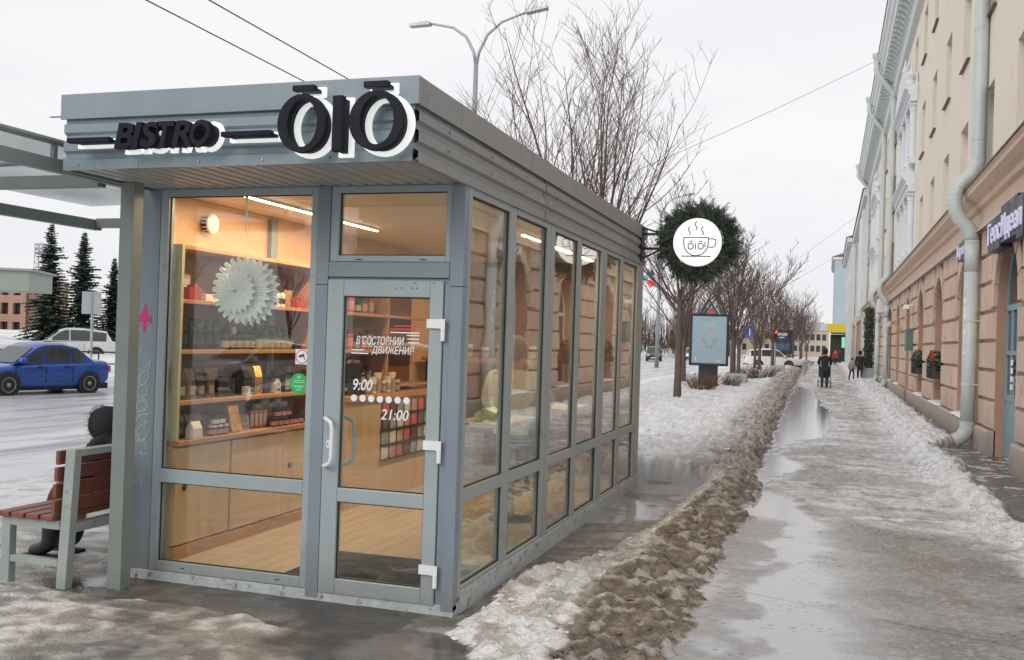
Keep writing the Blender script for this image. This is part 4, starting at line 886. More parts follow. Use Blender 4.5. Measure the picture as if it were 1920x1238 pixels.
# joinery in the arches
def arch_pts(c, r, zs, n=12): return [(c-r*math.cos(math.pi*i/n), zs+r*math.sin(math.pi*i/n)) for i in range(n+1)]
for yf, k in bays:
    dx = -.19 if k == 0 else 0
    c = yf-RA; zb = .03 if k in doors else .445; fr_m = m_teal if k == 0 else m_wfr if k % 3 else m_flash; r2 = RA-.075
    outer = [(c+RA-.005, zb), (c-RA+.005, zb)]+arch_pts(c, RA-.005, ZS); inner = [(c+r2, zb+.09), (c-r2, zb+.09)]+arch_pts(c, r2, ZS)
    f = MB(); f.ring(outer, inner, 0, 2.99+dx, 3.06+dx)
    f.box(2.985+dx, 3.062+dx, c-r2, c+r2, 2.42, 2.52)
    if k in doors:
        f.box(2.984+dx, 3.063+dx, c-.06, c+.06, zb+.09, 2.42)
        for s_ in (-1, 1): f.box(2.986+dx, 3.05+dx, c+s_*.53-.035, c+s_*.53+.035, 1.0, 2.42)
        f.box(2.987+dx, 3.061+dx, c-r2, c+r2, .95, 1.06); f.box(2.987+dx, 3.061+dx, c-r2, c+r2, 1.70, 1.77)
    else:
        f.box(2.984+dx, 3.063+dx, c-.035, c+.035, zb+.09, 2.42)
        f.box(2.984+dx, 3.063+dx, c-.03, c+.03, 2.521, ZS+r2)
    win = f.build('door' if k in doors else 'shop_window', fr_m, bld, bevel=.005, segs=1)
    g_ = MB(); g_.prism(inner, 0, 3.02+dx, 3.03+dx); g_.build('pane', m_dglass, win)
    if k in doors:
        for s_ in (-1, 1): MB().box(3.0+dx, 3.045+dx, c+s_*.56-.40, c+s_*.56+.40, .12, .95).build('lower_panel', fr_m, win, bevel=.01)
        MB().tube([(2.985+dx, c-.14, 1.02), (2.93+dx, c-.14, 1.04), (2.93+dx, c-.14, 1.36), (2.985+dx, c-.14, 1.38)], .014, 8).build('door_handle', m_steel, win)
        for i in range(4): MB().box(2.978+dx, 2.983+dx, c+.30, c+.50, 1.15+.13*i, 1.24+.13*i).build('notice', m_vinyl, win)
    else:
        MB().prism([(2.52, .438), (2.99, .446), (2.99, .50), (2.60, .475), (2.53, .455)], 1, yf-2*RA+.02, yf-.02).build('snowy_sill', m_snowp, win)
# string course
PL = [(XW, 3.93), (2.54, 3.945), (2.54, 4.02), (2.595, 4.035), (2.595, 4.30), (2.52, 4.335), (2.50, 4.42), (2.41, 4.47), (2.33, 4.53), (2.33, 4.60), (2.30, 4.63), (2.30, 4.655)]
MB().prism(PL+[(XW+.01, 4.72)], 1, Y0b, Y1b).build('string_course', m_ledge, bld)
MB().prism([(2.275, 4.645), (2.275, 4.668), (XW+.01, 4.745), (XW+.01, 4.725), (2.299, 4.657)], 1, Y0b, Y1b).build('ledge_flashing', m_flash, bld)
MB().tube([(2.515, Y0b, 3.925), (2.515, Y1b, 3.925)], .017, 6).build('cable', m_wfr, bld)
MB().tube([(2.53, Y0b, 3.86), (2.53, Y1b, 3.86)], .012, 6).build('cable', m_flash, bld)
# upper wall with window openings
FL = [(4.92, 6.52), (7.85, 9.46), (10.85, 12.45)]
WO = []; orn = [(34.3, 41.6), (57.6, 64.6)]
for i in range(-3, 18):
    far = 16.62+3.4*i; near_ = far-1.18
    if near_ < Y0b+.3 or far > Y1b-.3: continue
    for fi, (z0, z1) in enumerate(FL):
        if fi < 2 and any(far > a and near_ < b_ for a, b_ in orn): continue
        WO.append((near_, far, z0, z1))
def wall_grid(mb, x, xr, y0, y1, z0, z1, ops):
    Ys = sorted({y0, y1}|{v for o in ops for v in o[:2]}); Zs = sorted({z0, z1}|{v for o in ops for v in o[2:]})
    for a, b_ in zip(Ys[:-1], Ys[1:]):
        for c, d in zip(Zs[:-1], Zs[1:]):
            if any(o[0] <= a and b_ <= o[1] and o[2] <= c and d <= o[3] for o in ops): continue
            mb.poly([(x, a, c), (x, b_, c), (x, b_, d), (x, a, d)])
    for a, b_, c, d in ops:
        mb.poly([(x, a, c), (xr, a, c), (xr, a, d), (x, a, d)]); mb.poly([(x, b_, c), (xr, b_, c), (xr, b_, d), (x, b_, d)])
        mb.poly([(x, a, c), (x, b_, c), (xr, b_, c), (xr, a, c)]); mb.poly([(x, a, d), (x, b_, d), (xr, b_, d), (xr, a, d)])
UW = 2.64
u = MB(); wall_grid(u, UW, UW+.34, Y0b, Y1b, 4.60, 13.3, WO); u.build('upper_wall', m_cream, bld, fix=False)
def unit_window(w_, h_):
    f = MB()
    for a in ((0, .06, 0, h_), (w_-.06, w_, 0, h_), (.06, w_-.06, 0, .07), (.06, w_-.06, h_-.06, h_), (w_*.5-.03, w_*.5+.03, .07, h_-.06)): f.box(.19, .25, a[0], a[1], a[2], a[3])
    f.box(.192, .248, .06, w_-.06, h_*.68, h_*.68+.05); return f
fw = None
for (a, b_, c, d) in WO:
    if fw is None:
        fw = lnk(bpy.data.objects.new('window', unit_window(1.18, d-c).mesh('window'))); fw.data.materials.append(m_wfr)
        pw = MB().box(.215, .225, .05, 1.13, .05, d-c-.05).mesh('pane'); pw.materials.append(m_dglass)
        sw = MB().hexa([(-.07, -.05, -.05), (.19, -.05, -.035), (.19, 1.23, -.035), (-.07, 1.23, -.05), (-.07, -.05, -.02), (.19, -.05, .004), (.19, 1.23, .004), (-.07, 1.23, -.02)]).mesh('sill'); sw.materials.append(m_flash)
        o = fw
    else: o = lnk(fw.copy())
    o.parent = bld; o.location = Vector((UW, a, c))-Vector((XW, 9, 0))
    for nm, me in (('pane', pw), ('sill', sw)): p_ = lnk(bpy.data.objects.new(nm, me)); p_.parent = o
# cornice
PC = [(UW, 12.95), (2.53, 12.98), (2.53, 13.16), (2.47, 13.20), (2.47, 13.62), (2.40, 13.68), (2.36, 13.90), (2.02, 13.93), (2.0, 14.22), (1.93, 14.30), (1.90, 14.52), (1.82, 14.62), (1.80, 14.92)]
MB().prism(PC+[(UW+.3, 15.1)], 1, Y0b, Y1b).build('cornice', m_trim, bld)
MB().prism([(1.77, 14.90), (1.77, 14.94), (4.5, 15.8), (4.5, 15.75), (1.85, 14.925)], 1, Y0b, Y1b+.1).build('roof', m_flash, bld)
br = MB(); br.prism([(2.46, 13.64), (2.46, 13.90), (2.05, 13.915), (2.07, 13.84), (2.22, 13.80), (2.36, 13.66)], 1, -.11, .11); bme = br.mesh('cornice_bracket', (0, 0, 0)); bme.materials.append(m_trim)
y = 10.0
while y < Y1b-.3:
    o = lnk(bpy.data.objects.new('cornice_bracket', bme)); o.parent = bld; o.location = Vector((0, y, 0))-Vector((XW, 9, 0)); y += .62
dn = MB()
y = Y0b+.1
while y < Y1b-.2: dn.box(2.455, 2.525, y, y+.13, 13.02, 13.15); y += .26
tag(dn.build('dentil_row', m_trim, bld), kind='stuff')
# pale ornamental window bays
m_orn = M('pale_stucco', (.66, .68, .70), .7, var=.06, vs=3, stain=(.52, .55, .56), sscale=4, sthr=.58, world=True)
def ornament(y0, y1):
    n = 3; wdt = (y1-y0)/n; root = MB().box(UW-.05, UW+.05, y0-.25, y1+.25, 4.75, 10.6).build('bay_ornament', m_orn, bld)
    for i in range(n+1):
        yy = y0+wdt*i
        for z0, z1 in ((4.8, 7.0), (7.95, 10.0)):
            c = MB(); c.box(UW-.24, UW-.052, yy-.20, yy+.20, z0, z0+.22); c.lathe([(.15, z0+.221), (.15, z0+.3), (.12, z0+.34), (.105, z1-.3), (.13, z1-.26), (.13, z1-.2), (.17, z1-.12)], (UW-.14, yy, 0), 12); c.box(UW-.26, UW-.052, yy-.19, yy+.19, z1-.119, z1)
            c.build('column', m_orn, root, bevel=.01, segs=1)
    for z0, z1, e in ((7.0, 7.55, .28), (10.0, 10.5, .30)):
        MB().prism([(UW-.05, z0+.001), (UW-.27, z0+.001), (UW-.27, z0+.2), (UW-.33, z0+.24), (UW-.33, z0+.34), (UW-.46, z1-.08), (UW-.46, z1), (UW-.05, z1+.06)], 1, y0-e, y1+e).build('entablature', m_orn, root)
    for i in range(n):
        ya, yb_ = y0+wdt*i+.28, y0+wdt*(i+1)-.28
        for z0, z1 in ((4.95, 6.7), (8.05, 9.75)):
            fr = MB(); fr.ring([(ya-.08, z0-.06), (yb_+.08, z0-.06), (yb_+.08, z1+.1), (ya-.08, z1+.1)], [(ya, z0), (yb_, z0), (yb_, z1), (ya, z1)], 0, UW-.13, UW-.052); fr.box(UW-.10, UW-.056, (ya+yb_)/2-.025, (ya+yb_)/2+.025, z0, z1)
            o = fr.build('window', m_wfr, root); MB().box(UW-.07, UW-.054, ya, yb_, z0, z1).build('pane', m_dglass, root)
        bk = MB(); bk.box(UW-.30, UW-.052, ya-.1, yb_+.1, 7.62, 7.9); bk.build('balcony_relief', m_orn, root, bevel=.02, segs=1)
    cy = (y0+y1)/2; hw = (y1-y0)/2+.1
    arc = [(cy-hw*math.cos(math.pi*i/14)*1.0, 10.57+.95*math.sin(math.pi*i/14)) for i in range(15)]
    MB().prism(arc, 0, UW-.40, UW-.02).build('pediment', m_orn, root)
    for yy in (y0-.1, cy, y1+.1):
        zt = 10.56 if yy != cy else 11.45
        MB().lathe([(.12, zt), (.12, zt+.12), (.06, zt+.18), (.13, zt+.34), (.05, zt+.52), (.015, zt+.75)], (UW-.25, yy, 0), 12).build('finial', m_orn, root)
ornament(35.2, 40.8); ornament(58.4, 63.8)
# downpipes
def downpipe(yp, hopper=True, near_=False):
    P = []; r = .125
    top = 14.75 if hopper else 14.6
    if hopper: path = [(1.74, yp, 14.7), (1.74, yp, 14.25), (1.82, yp, 14.05), (2.42, yp, 13.30), (2.50, yp, 13.1), (2.51, yp, 12.6)]
    else: path = [(2.51, yp, 14.0), (2.51, yp, 12.6)]
    path += [(2.51, yp, 9.0), (2.51, yp, 5.25)]
    bend = [(2.49, yp, 5.12), (2.42, yp, 4.98), (2.30, yp, 4.86), (2.19, yp, 4.74), (2.14, yp, 4.58), (2.14, yp, 4.42), (2.17, yp, 4.27), (2.25, yp, 4.13), (2.35, yp, 4.02), (2.42, yp, 3.90), (2.45, yp, 3.76)]
    low = [(2.45, yp, 3.2), (2.45, yp, 1.6), (2.45, yp, .42)]; foot = [(2.445, yp, .34), (2.41, yp, .25), (2.34, yp, .17), (2.24, yp, .11)]
    root = MB().tube(path+[(2.505, yp, 5.2)], r, 14).build('downpipe', m_pipe, bld, smooth=True)
    e = MB(); e.tube([(2.51, yp, 5.26)]+bend, r+.004, 14)
    o = e.build('elbow', m_pipe, root, smooth=True)
    rb = MB()
    dense = []
    for a, b_ in zip(bend[:-1], bend[1:]):
        for f_ in (0, .5): dense.append((Vector(a).lerp(Vector(b_), f_), (Vector(b_)-Vector(a)).normalized()))
    for p_, d_ in dense: rb.tube([p_-d_*.008, p_, p_+d_*.008], [r+.002, r+.012, r+.002], 14, False)
    tag(rb.build('elbow_ribs', m_pipe, root, smooth=True), kind='stuff')
    MB().tube(low+[], r, 14).build('lower_pipe', m_pipe, root, smooth=True); MB().tube([(2.45, yp, 3.77), (2.45, yp, 3.19)], r+.001, 14).build('lower_pipe', m_pipe, root, smooth=True)
    MB().tube([(2.45, yp, .44)]+foot, [r+.003]*3+[r+.004, r+.006], 14, False).build('outlet_elbow', m_pipe, root, smooth=True)
    for z in (11.6, 9.7, 7.6, 5.6): MB().tube([(2.51, yp, z), (2.65, yp, z)], .012, 6).build('bracket', m_pipe, root); MB().lathe([(r+.006, z-.018), (r+.006, z+.018)], (2.51, yp, 0), 14).build('collar', m_pipe, root)
    for z in (3.74, 2.3, 1.15, .46): MB().lathe([(r+.007, z-.02), (r+.007, z+.02)], (2.45, yp, 0), 14).build('collar', m_pipe, root)
    for z in (2.3, 1.15): MB().tube([(2.45, yp-.1, z), (2.62, yp-.12, z)], .012, 6).build('bracket', m_pipe, root)
    if hopper: MB().lathe([(.11, 14.55), (.13, 14.68), (.19, 14.85), (.20, 14.98)], (1.74, yp, 0), 14).build('hopper', m_pipe, root)
    if near_:
        st = M('torn_stickers', (.66, .68, .68), .7, var=.4, vs=60)
        for z, h_ in ((2.62, .10), (2.33, .22), (2.05, .12), (1.7, .05), (2.9, .03)): MB().prism([(2.45-(r+.002)*math.cos(a), yp-(r+.002)*math.sin(a)) for a in (.2, .4, .6, .8, .9)]+[(2.45-(r-.01)*math.cos(a), yp-(r-.01)*math.sin(a)) for a in (.9, .6, .2)], 2, z, z+h_).build('sticker', st, root)
        MB().lathe([(.045, 0), (.045, .004)], (2.345, yp-.03, 2.78), 14, 0).build('sticker', m_black, root)
downpipe(19.6, False, True); downpipe(46.8); downpipe(74.6); downpipe(54.8)
# shop signs
m_navy = M('navy_box', (.014, .013, .05), .45, var=.08); m_lit = M('lit_letters', (.72, .72, .88), .4, emit=(.6, .6, 1), es=.10)
def box_sign(y0, y1, z0, z1, txt, label, steps, xf=2.36):
    t = thing('shop_sign', label, 'sign', (2.5, (y0+y1)/2, z0))
    for a, b_, dz0, dz1, dx in steps: MB().box(xf+.06+dx, 2.60, y0+(y1-y0)*a+.003, y0+(y1-y0)*b_-.003, z0+dz0, z1+dz1).build('sign_box', m_navy, t, bevel=.006)
    m_ = MB(); fit_text(m_, txt, y1-.10, y0+.06, z0+.02, z1-.04, xf+.058, .02, 0, .0, 'side'); m_.build('lettering', m_lit, t)
box_sign(14.5, 17.55, 3.36, 3.82, 'ГеосИдеал', 'dark blue box sign with pale letters spelling ГеосИдеал over the teal door', [(0, .16, -.06, .06, 0), (.16, .62, .02, .12, .01), (.62, 1, -.03, .0, 0)])
box_sign(19.75, 21.55, 3.52, 3.86, 'Кухни', 'small dark blue box sign with pale letters spelling Кухни over an arch', [(0, .6, -.05, .04, 0), (.6, 1, .02, .02, .01)])
t = thing('shop_sign', 'plain white lightbox sign beside the second downpipe', 'sign', (2.5, 48.7, 3.5)); MB().box(2.15, 2.6, 47.6, 49.7, 3.45, 4.1).build('sign_box', m_wfr, t, bevel=.02); MB().box(2.142, 2.149, 47.7, 49.6, 3.5, 4.05).build('sign_face', M('pale_sign_face', (.78, .74, .78), .4), t)
# window boxes with plants
m_soil = M('plant_box', (.03, .028, .028), .6); m_leaf = M('box_leaves', (.075, .10, .055), .6, var=.4, vs=9); m_flow = M('orange_flowers', (.62, .10, .03), .6, var=.2)
def leaf_cloud(mb, c, r, n, s, rng, flat=1.0):
    for i in range(n):
        d = Vector((rng.gauss(0, 1), rng.gauss(0, 1), rng.gauss(0, 1))).normalized()*(rng.random()**.4)
        p = Vector((c[0]+d.x*r[0], c[1]+d.y*r[1], c[2]+d.z*r[2])); a = Vector((rng.uniform(-1, 1), rng.uniform(-1, 1), rng.uniform(-1, 1)*flat)).normalized()*s; b_ = a.orthogonal().normalized()*s*.5
        b_.rotate(Matrix.Rotation(rng.uniform(0, 6.28), 3, a)); mb.poly([p-a, p-b_, p+a, p+b_])
for (yc, lab, fl_) in ((26.7, 'window box with orange flowers on the arch nearer the blue sign', True), (31.6, 'window box of dark greenery on the arch nearer the grey wall box', False)):
    t = thing('window_box', lab, 'planter', (2.5, yc, 1.1)); rg = random.Random(int(yc))
    MB().box(2.46, 2.68, yc-.85, yc+.85, 1.08, 1.26).build('trough', m_soil, t, bevel=.01)
    for i in range(9): MB().box(2.435, 2.45, yc-.85+.2*i, yc-.83+.2*i, 1.06, 1.50).build('railing_bar', m_black, t)
    MB().box(2.434, 2.451, yc-.87, yc+.87, 1.505, 1.52).build('top_rail', m_black, t)
    l = MB(); leaf_cloud(l, (2.57, yc, 1.48), (.18, .85, .30), 700, .055, rg); tag(l.build('foliage', m_leaf, t, fix=False), kind='stuff')
    if fl_: l = MB(); leaf_cloud(l, (2.52, yc-.1, 1.64), (.14, .55, .12), 60, .05, rg); tag(l.build('blossom', m_flow, t, fix=False), kind='stuff')
jb = thing('wall_box', 'grey green meter box on the stone pier beyond the flower boxes', 'box', (2.6, 34.4, 1.75)); MB().box(2.40, 2.6, 34.0, 34.75, 1.75, 2.45).build('case', M('meter_green', (.10, .15, .14), .5), jb, bevel=.01); MB().box(2.388, 2.399, 34.06, 34.69, 1.81, 2.39).build('lid', M('meter_lid', (.16, .22, .20), .5), jb)
sc = thing('security_camera', 'small white security camera on the arcade wall', 'camera', (2.6, 34.3, 3.2)); MB().tube([(2.6, 34.3, 3.25), (2.42, 34.3, 3.2)], .02, 6).build('arm', m_white, sc); MB().box(2.30, 2.46, 34.0, 34.5, 3.08, 3.22).build('housing', m_white, sc, bevel=.02)
wl = thing('wall_lamp', 'copper coloured wall lamp bracket on the arcade pier', 'lamp', (2.6, 37.9, 2.6)); MB().tube([(2.6, 38.6, 2.45), (2.3, 38.3, 2.7), (2.1, 38.1, 2.78)], .03, 8).build('arm', m_ledge, wl); MB().lathe([(.03, 2.78), (.09, 2.70), (.10, 2.6)], (2.1, 38.1, 0), 10).build('shade', m_ledge, wl)
# leafy column with its planter by the shop entrance
hd = thing('ivy_column', 'tall green artificial ivy column standing in a grey planter by the arcade', 'plant', (2.25, 61.2, 0)); rg = random.Random(3)
l = MB(); 
for i in range(14): leaf_cloud(l, (2.28, 61.6, .7+.26*i), (.30+.04*math.sin(i*2), .42, .2), 260, .07, rg)
tag(l.build('foliage', M('ivy', (.07, .12, .05), .55, var=.5, vs=4), hd, fix=False), kind='stuff'); MB().box(2.12, 2.5, 61.35, 61.85, .0, 4.1).build('core', m_black, hd)
MB().box(2.0, 2.55, 60.5, 61.1, 0, .62).build('planter', M('planter_grey', (.30, .33, .35), .6), hd, bevel=.01); MB().box(1.985, 2.565, 60.485, 61.115, .621, .70).build('planter_rim', M('planter_grey2', (.36, .39, .41), .6), hd)
# ================================================================ bench, shelter, round sign
m_bgal = M('bench_grey_paint', (.33, .37, .35), .5, var=.1, vs=5, stain=(.16, .11, .075), sscale=9, sthr=.62)
m_slat = Wood('bench_slat_stain', (.24, .085, .05), (.15, .05, .032), .9, 1, .5)
bn = thing('bench', 'grey steel bench with red brown wooden slats beside the kiosk', 'bench', (-4.85, 5.9, 0))
for yy in (5.20, 6.75):
    f = MB(); f.box(-5.155, -5.085, yy, yy+.06, 0, .435).build('leg', m_bgal, bn, bevel=.004)
    MB().hexa([(-4.70, yy-.002, -.01), (-4.625, yy-.002, -.01), (-4.625, yy+.062, -.01), (-4.70, yy+.062, -.01), (-4.655, yy-.002, .90), (-4.58, yy-.002, .90), (-4.58, yy+.062, .90), (-4.655, yy+.062, .90)]).build('back_leg', m_bgal, bn, bevel=.004)
    MB().box(-5.153, -4.69, yy+.003, yy+.057, .375, .434).build('seat_rail', m_bgal, bn, bevel=.003); MB().box(-5.084, -4.70, yy+.005, yy+.055, .135, .18).build('stretcher', m_bgal, bn, bevel=.003)
MB().box(-4.652, -4.575, 5.263, 6.749, .855, .898).build('top_rail', m_bgal, bn, bevel=.003); MB().box(-4.665, -4.60, 5.263, 6.749, .36, .42).build('lower_rail', m_bgal, bn, bevel=.003)
for i in range(4): x = -5.16+.118*i; MB().box(x, x+.098, 5.16, 6.85, .436, .470).build('seat_slat', m_slat, bn, bevel=.005)
for i in range(4):
    z = .475+.108*i; x = -4.705+.008*i; MB().box(x-.028, x, 5.17, 6.84, z, z+.09).build('back_slat', m_slat, bn, bevel=.005)
m_shel = M('shelter_grey_green', (.20, .235, .22), .45, var=.08, vs=3, stain=(.17, .16, .13), sscale=8, sthr=.66)
m_poly = Glass('polycarbonate', (.80, .84, .86), 1.45, .35, dirt=.25)
sl = thing('bus_shelter', 'grey steel bus shelter with translucent roof attached to the kiosk', 'shelter', (-5.4, 5.4, 0))
f = MB(); f.box(-4.412, -4.308, 5.33, 5.43, -.02, 2.64); f.build('post', m_shel, sl, bevel=.004)
for x, y in ((-4.48, 7.25), (-6.30, 4.0), (-6.30, 7.25)):
    if x > -5: MB().box(x-.05, x+.05, y-.05, y+.05, -.02, 2.64).build('post', m_shel, sl)
MB().box(-4.60, -4.54, 3.4, 7.3, 2.64, 2.72).build('beam', m_shel, sl, bevel=.003)
MB().box(-6.25, -4.605, 5.34, 5.42, 2.62, 2.70).build('cross_beam', m_shel, sl, bevel=.003); MB().box(-6.25, -4.605, 7.24, 7.32, 2.58, 2.66).build('cross_beam', m_shel, sl, bevel=.003); MB().box(-6.25, -4.605, 3.4, 3.48, 2.62, 2.70).build('cross_beam', m_shel, sl)
MB().box(-6.33, -6.255, 3.4, 7.33, 2.56, 2.65).build('front_beam', m_shel, sl, bevel=.003)
MB().tube([(-4.62, 3.4, 2.84), (-4.62, 7.3, 2.84)], .022, 8).build('ridge_rail', m_shel, sl)
for y in (3.6, 4.95, 5.40, 6.3, 7.2): MB().box(-4.635, -4.605, y, y+.03, 2.72, 2.82).build('stand_off', m_shel, sl)
MB().tube([(-6.30, 5.38, 2.76), (-5.0, 5.38, 2.80), (-4.62, 5.38, 2.81)], .014, 6).build('roof_bar', m_shel, sl)
for a, b_ in ((3.4, 5.375), (5.385, 7.3)): MB().hexa([(-6.36, a, 2.775), (-4.64, a, 2.815), (-4.64, b_, 2.815), (-6.36, b_, 2.775), (-6.36, a, 2.783), (-4.64, a, 2.823), (-4.64, b_, 2.823), (-6.36, b_, 2.783)]).build('roof_panel', m_poly, sl)
# ---- round illuminated cup sign
rs = thing('round_sign', 'round white lit sign with a steaming cup drawing at the kiosk corner', 'sign', (-1.46, 11.5, 2.88)); SC = (-1.462, 11.5, 2.885)
m_disc = M('lit_disc', (.85, .85, .83), .4, var=.01, emit=(1, .985, .95), es=.35)
MB().lathe([(.272, -.05), (.278, -.045), (.278, .06), (.272, .065)], SC, 56, 1).build('disc', m_disc, rs)
MB().lathe([(.285, -.036), (.285, .055)], SC, 56, 1).build('rim', m_black, rs)
def stroke(mb, pts, w_=.0052, y=SC[1]-.0525):
    for a, b_ in zip(pts[:-1], pts[1:]):
        dx, dz = b_[0]-a[0], b_[1]-a[1]; L_ = math.hypot(dx, dz) or 1; nx, nz_ = -dz/L_*w_, dx/L_*w_; ex, ez = dx/L_*w_*.6, dz/L_*w_*.6
        mb.poly([(SC[0]+a[0]-nx-ex, y, SC[2]+a[1]-nz_-ez), (SC[0]+b_[0]-nx+ex, y, SC[2]+b_[1]-nz_+ez), (SC[0]+b_[0]+nx+ex, y, SC[2]+b_[1]+nz_+ez), (SC[0]+a[0]+nx-ex, y, SC[2]+a[1]+nz_-ez)])
d = MB()
cup = [(-.155, .055), (.125, .055)]+[(.125-.0*i, .055-.02*i) for i in range(1, 4)]+[(-.015+.14*math.cos(a), -.01-.145*math.sin(a)) for a in [i*math.pi/14 for i in range(1, 14)]]+[(-.155, -.01), (-.155, .055)]
stroke(d, cup); stroke(d, [(-.175, -.160), (.155, -.163)])
stroke(d, [(.135, .038), (.17, .042), (.205, .03), (.212, -.01), (.20, -.045), (.17, -.06), (.128, -.052)])
for sx, sz in ((-.095, .085), (-.02, .145), (.055, .085)): stroke(d, [(sx+.012*math.sin(i*1.0), sz+.0135*i) for i in range(8)])
for cx_ in (-.075, .04): stroke(d, [(cx_+.030*math.cos(i*math.pi/8), -.045+.034*math.sin(i*math.pi/8)) for i in range(17)]); stroke(d, [(cx_-.018, .012), (cx_+.018, .012)])
stroke(d, [(-.02, -.015), (-.02, -.078)]); stroke(d, [(.088, .005), (.088, -.055)])
o = d.build('cup_drawing', m_black, rs, fix=False)
for z in (2.80, 2.97): MB().box(-2.16, -1.72, 11.49, 11.52, z, z+.03).build('bracket_arm', m_black, rs)
MB().box(-2.12, -2.095, 11.42, 11.60, 2.66, 3.07).build('wall_plate', m_black, rs); MB().tube([(-2.1, 11.5, 2.70), (-1.9, 11.5, 2.8)], .012, 6).build('brace', m_black, rs); MB().tube([(-2.1, 11.5, 3.06), (-1.85, 11.5, 2.98)], .012, 6).build('brace', m_black, rs)
m_fir = M('fir_needles', (.036, .052, .035), .6, var=.6, vs=7)
wr = thing('fir_wreath', 'dark green fir wreath round the lit cup sign', 'wreath', SC); rg = random.Random(21)
w_ = MB()
for i in range(460):
    a = rg.uniform(0, 2*math.pi); rr = rg.uniform(.275, .385); yy = rg.uniform(-.05, .09)
    base = Vector((SC[0]+rr*math.cos(a), SC[1]+yy, SC[2]+rr*math.sin(a)))
    tang = a+math.pi/2*rg.choice((1, 1, .6))-.5; dirv = Vector((math.cos(tang)*.8+math.cos(a)*.5, rg.uniform(-.45, .3), math.sin(tang)*.8+math.sin(a)*.5-.12)).normalized(); L_ = rg.uniform(.08, .17)
    side = dirv.cross(Vector((0, 1, 0))).normalized()
    w_.tube([base, base+dirv*L_], [.004, .002], 3, False)
    for k in range(15):
        p = base+dirv*L_*k/14; 
        for s_ in (-1, 1):
            q = (side*s_+dirv*.9+Vector((0, rg.uniform(-.7, .5), 0))).normalized()*rg.uniform(.028, .045); n_ = q.cross(Vector((rg.uniform(-1, 1), rg.uniform(-1, 1), rg.uniform(-1, 1)))).normalized()*.0042
            w_.poly([p-n_, p+q, p+n_])
tag(w_.build('branches', m_fir, wr, fix=False), kind='stuff')
MB().ring(ell(SC[0], SC[2], .40, .40), ell(SC[0], SC[2], .292, .292), 1, SC[1]+.02, SC[1]+.05).build('ring_core', m_fir, wr)

# ================================================================ bare street trees
m_bark = M('wet_bark', (.115, .085, .068), .85, var=.25, vs=6, bump=.4, bs=30); m_twig = M('twigs', (.125, .085, .07), .8, var=.2, vs=2)
def bare_tree(name, H, spread, seed, limbs=7, trunk_h=2.2, r0=.13, whips=9, fine=4, minr=.006, upright=.55, lean=(0, 0)):
    rg = random.Random(seed); tr = MB(); cr_ = MB()
    def path(p, d, L_, n, wob, trop):
        P = [Vector(p)]; d = Vector(d).normalized()
        for i in range(n):
            d = (d+Vector((rg.gauss(0, wob), rg.gauss(0, wob), rg.gauss(0, wob*.5)+trop))).normalized(); P.append(P[-1]+d*(L_/n))
        return P
    top = Vector((lean[0], lean[1], trunk_h))
    tp = [Vector((0, 0, -.15)), Vector((lean[0]*.15, lean[1]*.15, trunk_h*.3)), Vector((lean[0]*.55, lean[1]*.55, trunk_h*.7)), top, top+Vector((lean[0]*.1, lean[1]*.1, .35))]
    tr.tube(tp, [r0*1.35, r0*1.02, r0*.92, r0*.85, r0*.55], 10)
    def at(P, t):
        i = min(int(t*(len(P)-1)), len(P)-2); f_ = t*(len(P)-1)-i; return P[i].lerp(P[i+1], f_), (P[i+1]-P[i]).normalized()
    for k in range(limbs):
        az = 2*math.pi*(k+rg.uniform(-.3, .3))/limbs; tilt = rg.uniform(.25, 1.0)*spread if k else .1
        d = Vector((math.cos(az)*tilt, math.sin(az)*tilt, 1)); L_ = (H-trunk_h)*rg.uniform(.78, 1.02)/math.sqrt(1+.35*tilt*tilt)
        P = path(top-Vector((0, 0, rg.uniform(0, .5))), d, L_, 7, .06, .045*upright*2); rr = r0*rg.uniform(.30, .50)
        cr_.tube(P, [max(minr, rr*(1-.92*i/7)) for i in range(8)], 6, False)
        for w in range(whips):
            t = .12+.86*(w+rg.random())/whips; p, dd = at(P, min(t, .97)); az2 = rg.uniform(0, 6.283)
            s = Vector((math.cos(az2), math.sin(az2), rg.uniform(-.1, .5))); d2 = (dd*.85+s*rg.uniform(.4, .8)).normalized()
            L2 = L_*(1-t*.55)*rg.uniform(.32, .74); P2 = path(p, d2, L2, 5, .055, .13*upright); r2 = max(minr*1.2, rr*(1-.85*t)*.5)
            cr_.tube(P2, [max(minr*.8, r2*(1-.85*i/5)) for i in range(6)], 4, False)
            for q in range(fine):
                t2 = .15+.8*(q+rg.random())/fine; p3, d3 = at(P2, min(t2, .97)); az3 = rg.uniform(0, 6.283)
                d4 = (d3*.8+Vector((math.cos(az3), math.sin(az3), rg.uniform(-.2, .5)))*.75).normalized(); L3 = L2*rg.uniform(.25, .55); P3 = path(p3, d4, L3, 3, .10, .10*upright)
                cr_.tube(P3, [max(minr*.75, r2*.45), minr*.8, minr*.7, minr*.45], 3, False)
                if fine > 3:
                    for z_ in range(2):
                        p5, d5 = at(P3, rg.uniform(.3, .9)); az5 = rg.uniform(0, 6.283); d6 = (d5*.8+Vector((math.cos(az5), math.sin(az5), .2))*.7).normalized()
                        cr_.tube([p5, p5+d6*L3*rg.uniform(.25, .5)], [minr*.7, minr*.4], 3, False)
    return tr.mesh(name+'_trunk'), cr_.mesh(name+'_crown', fix=False)
def place_tree(meshes, loc, rz, sc, label, group=None, name='bare_tree'):
    t = thing(name, label, 'tree', loc, rz, group, local=True); t.scale = (sc, sc, sc)
    for nm, me, m_ in (('trunk', meshes[0], m_bark), ('crown', meshes[1], m_twig)):
        if not me.materials: me.materials.append(m_); shade(me)
        o = lnk(bpy.data.objects.new(nm, me)); o.parent = t
    return t
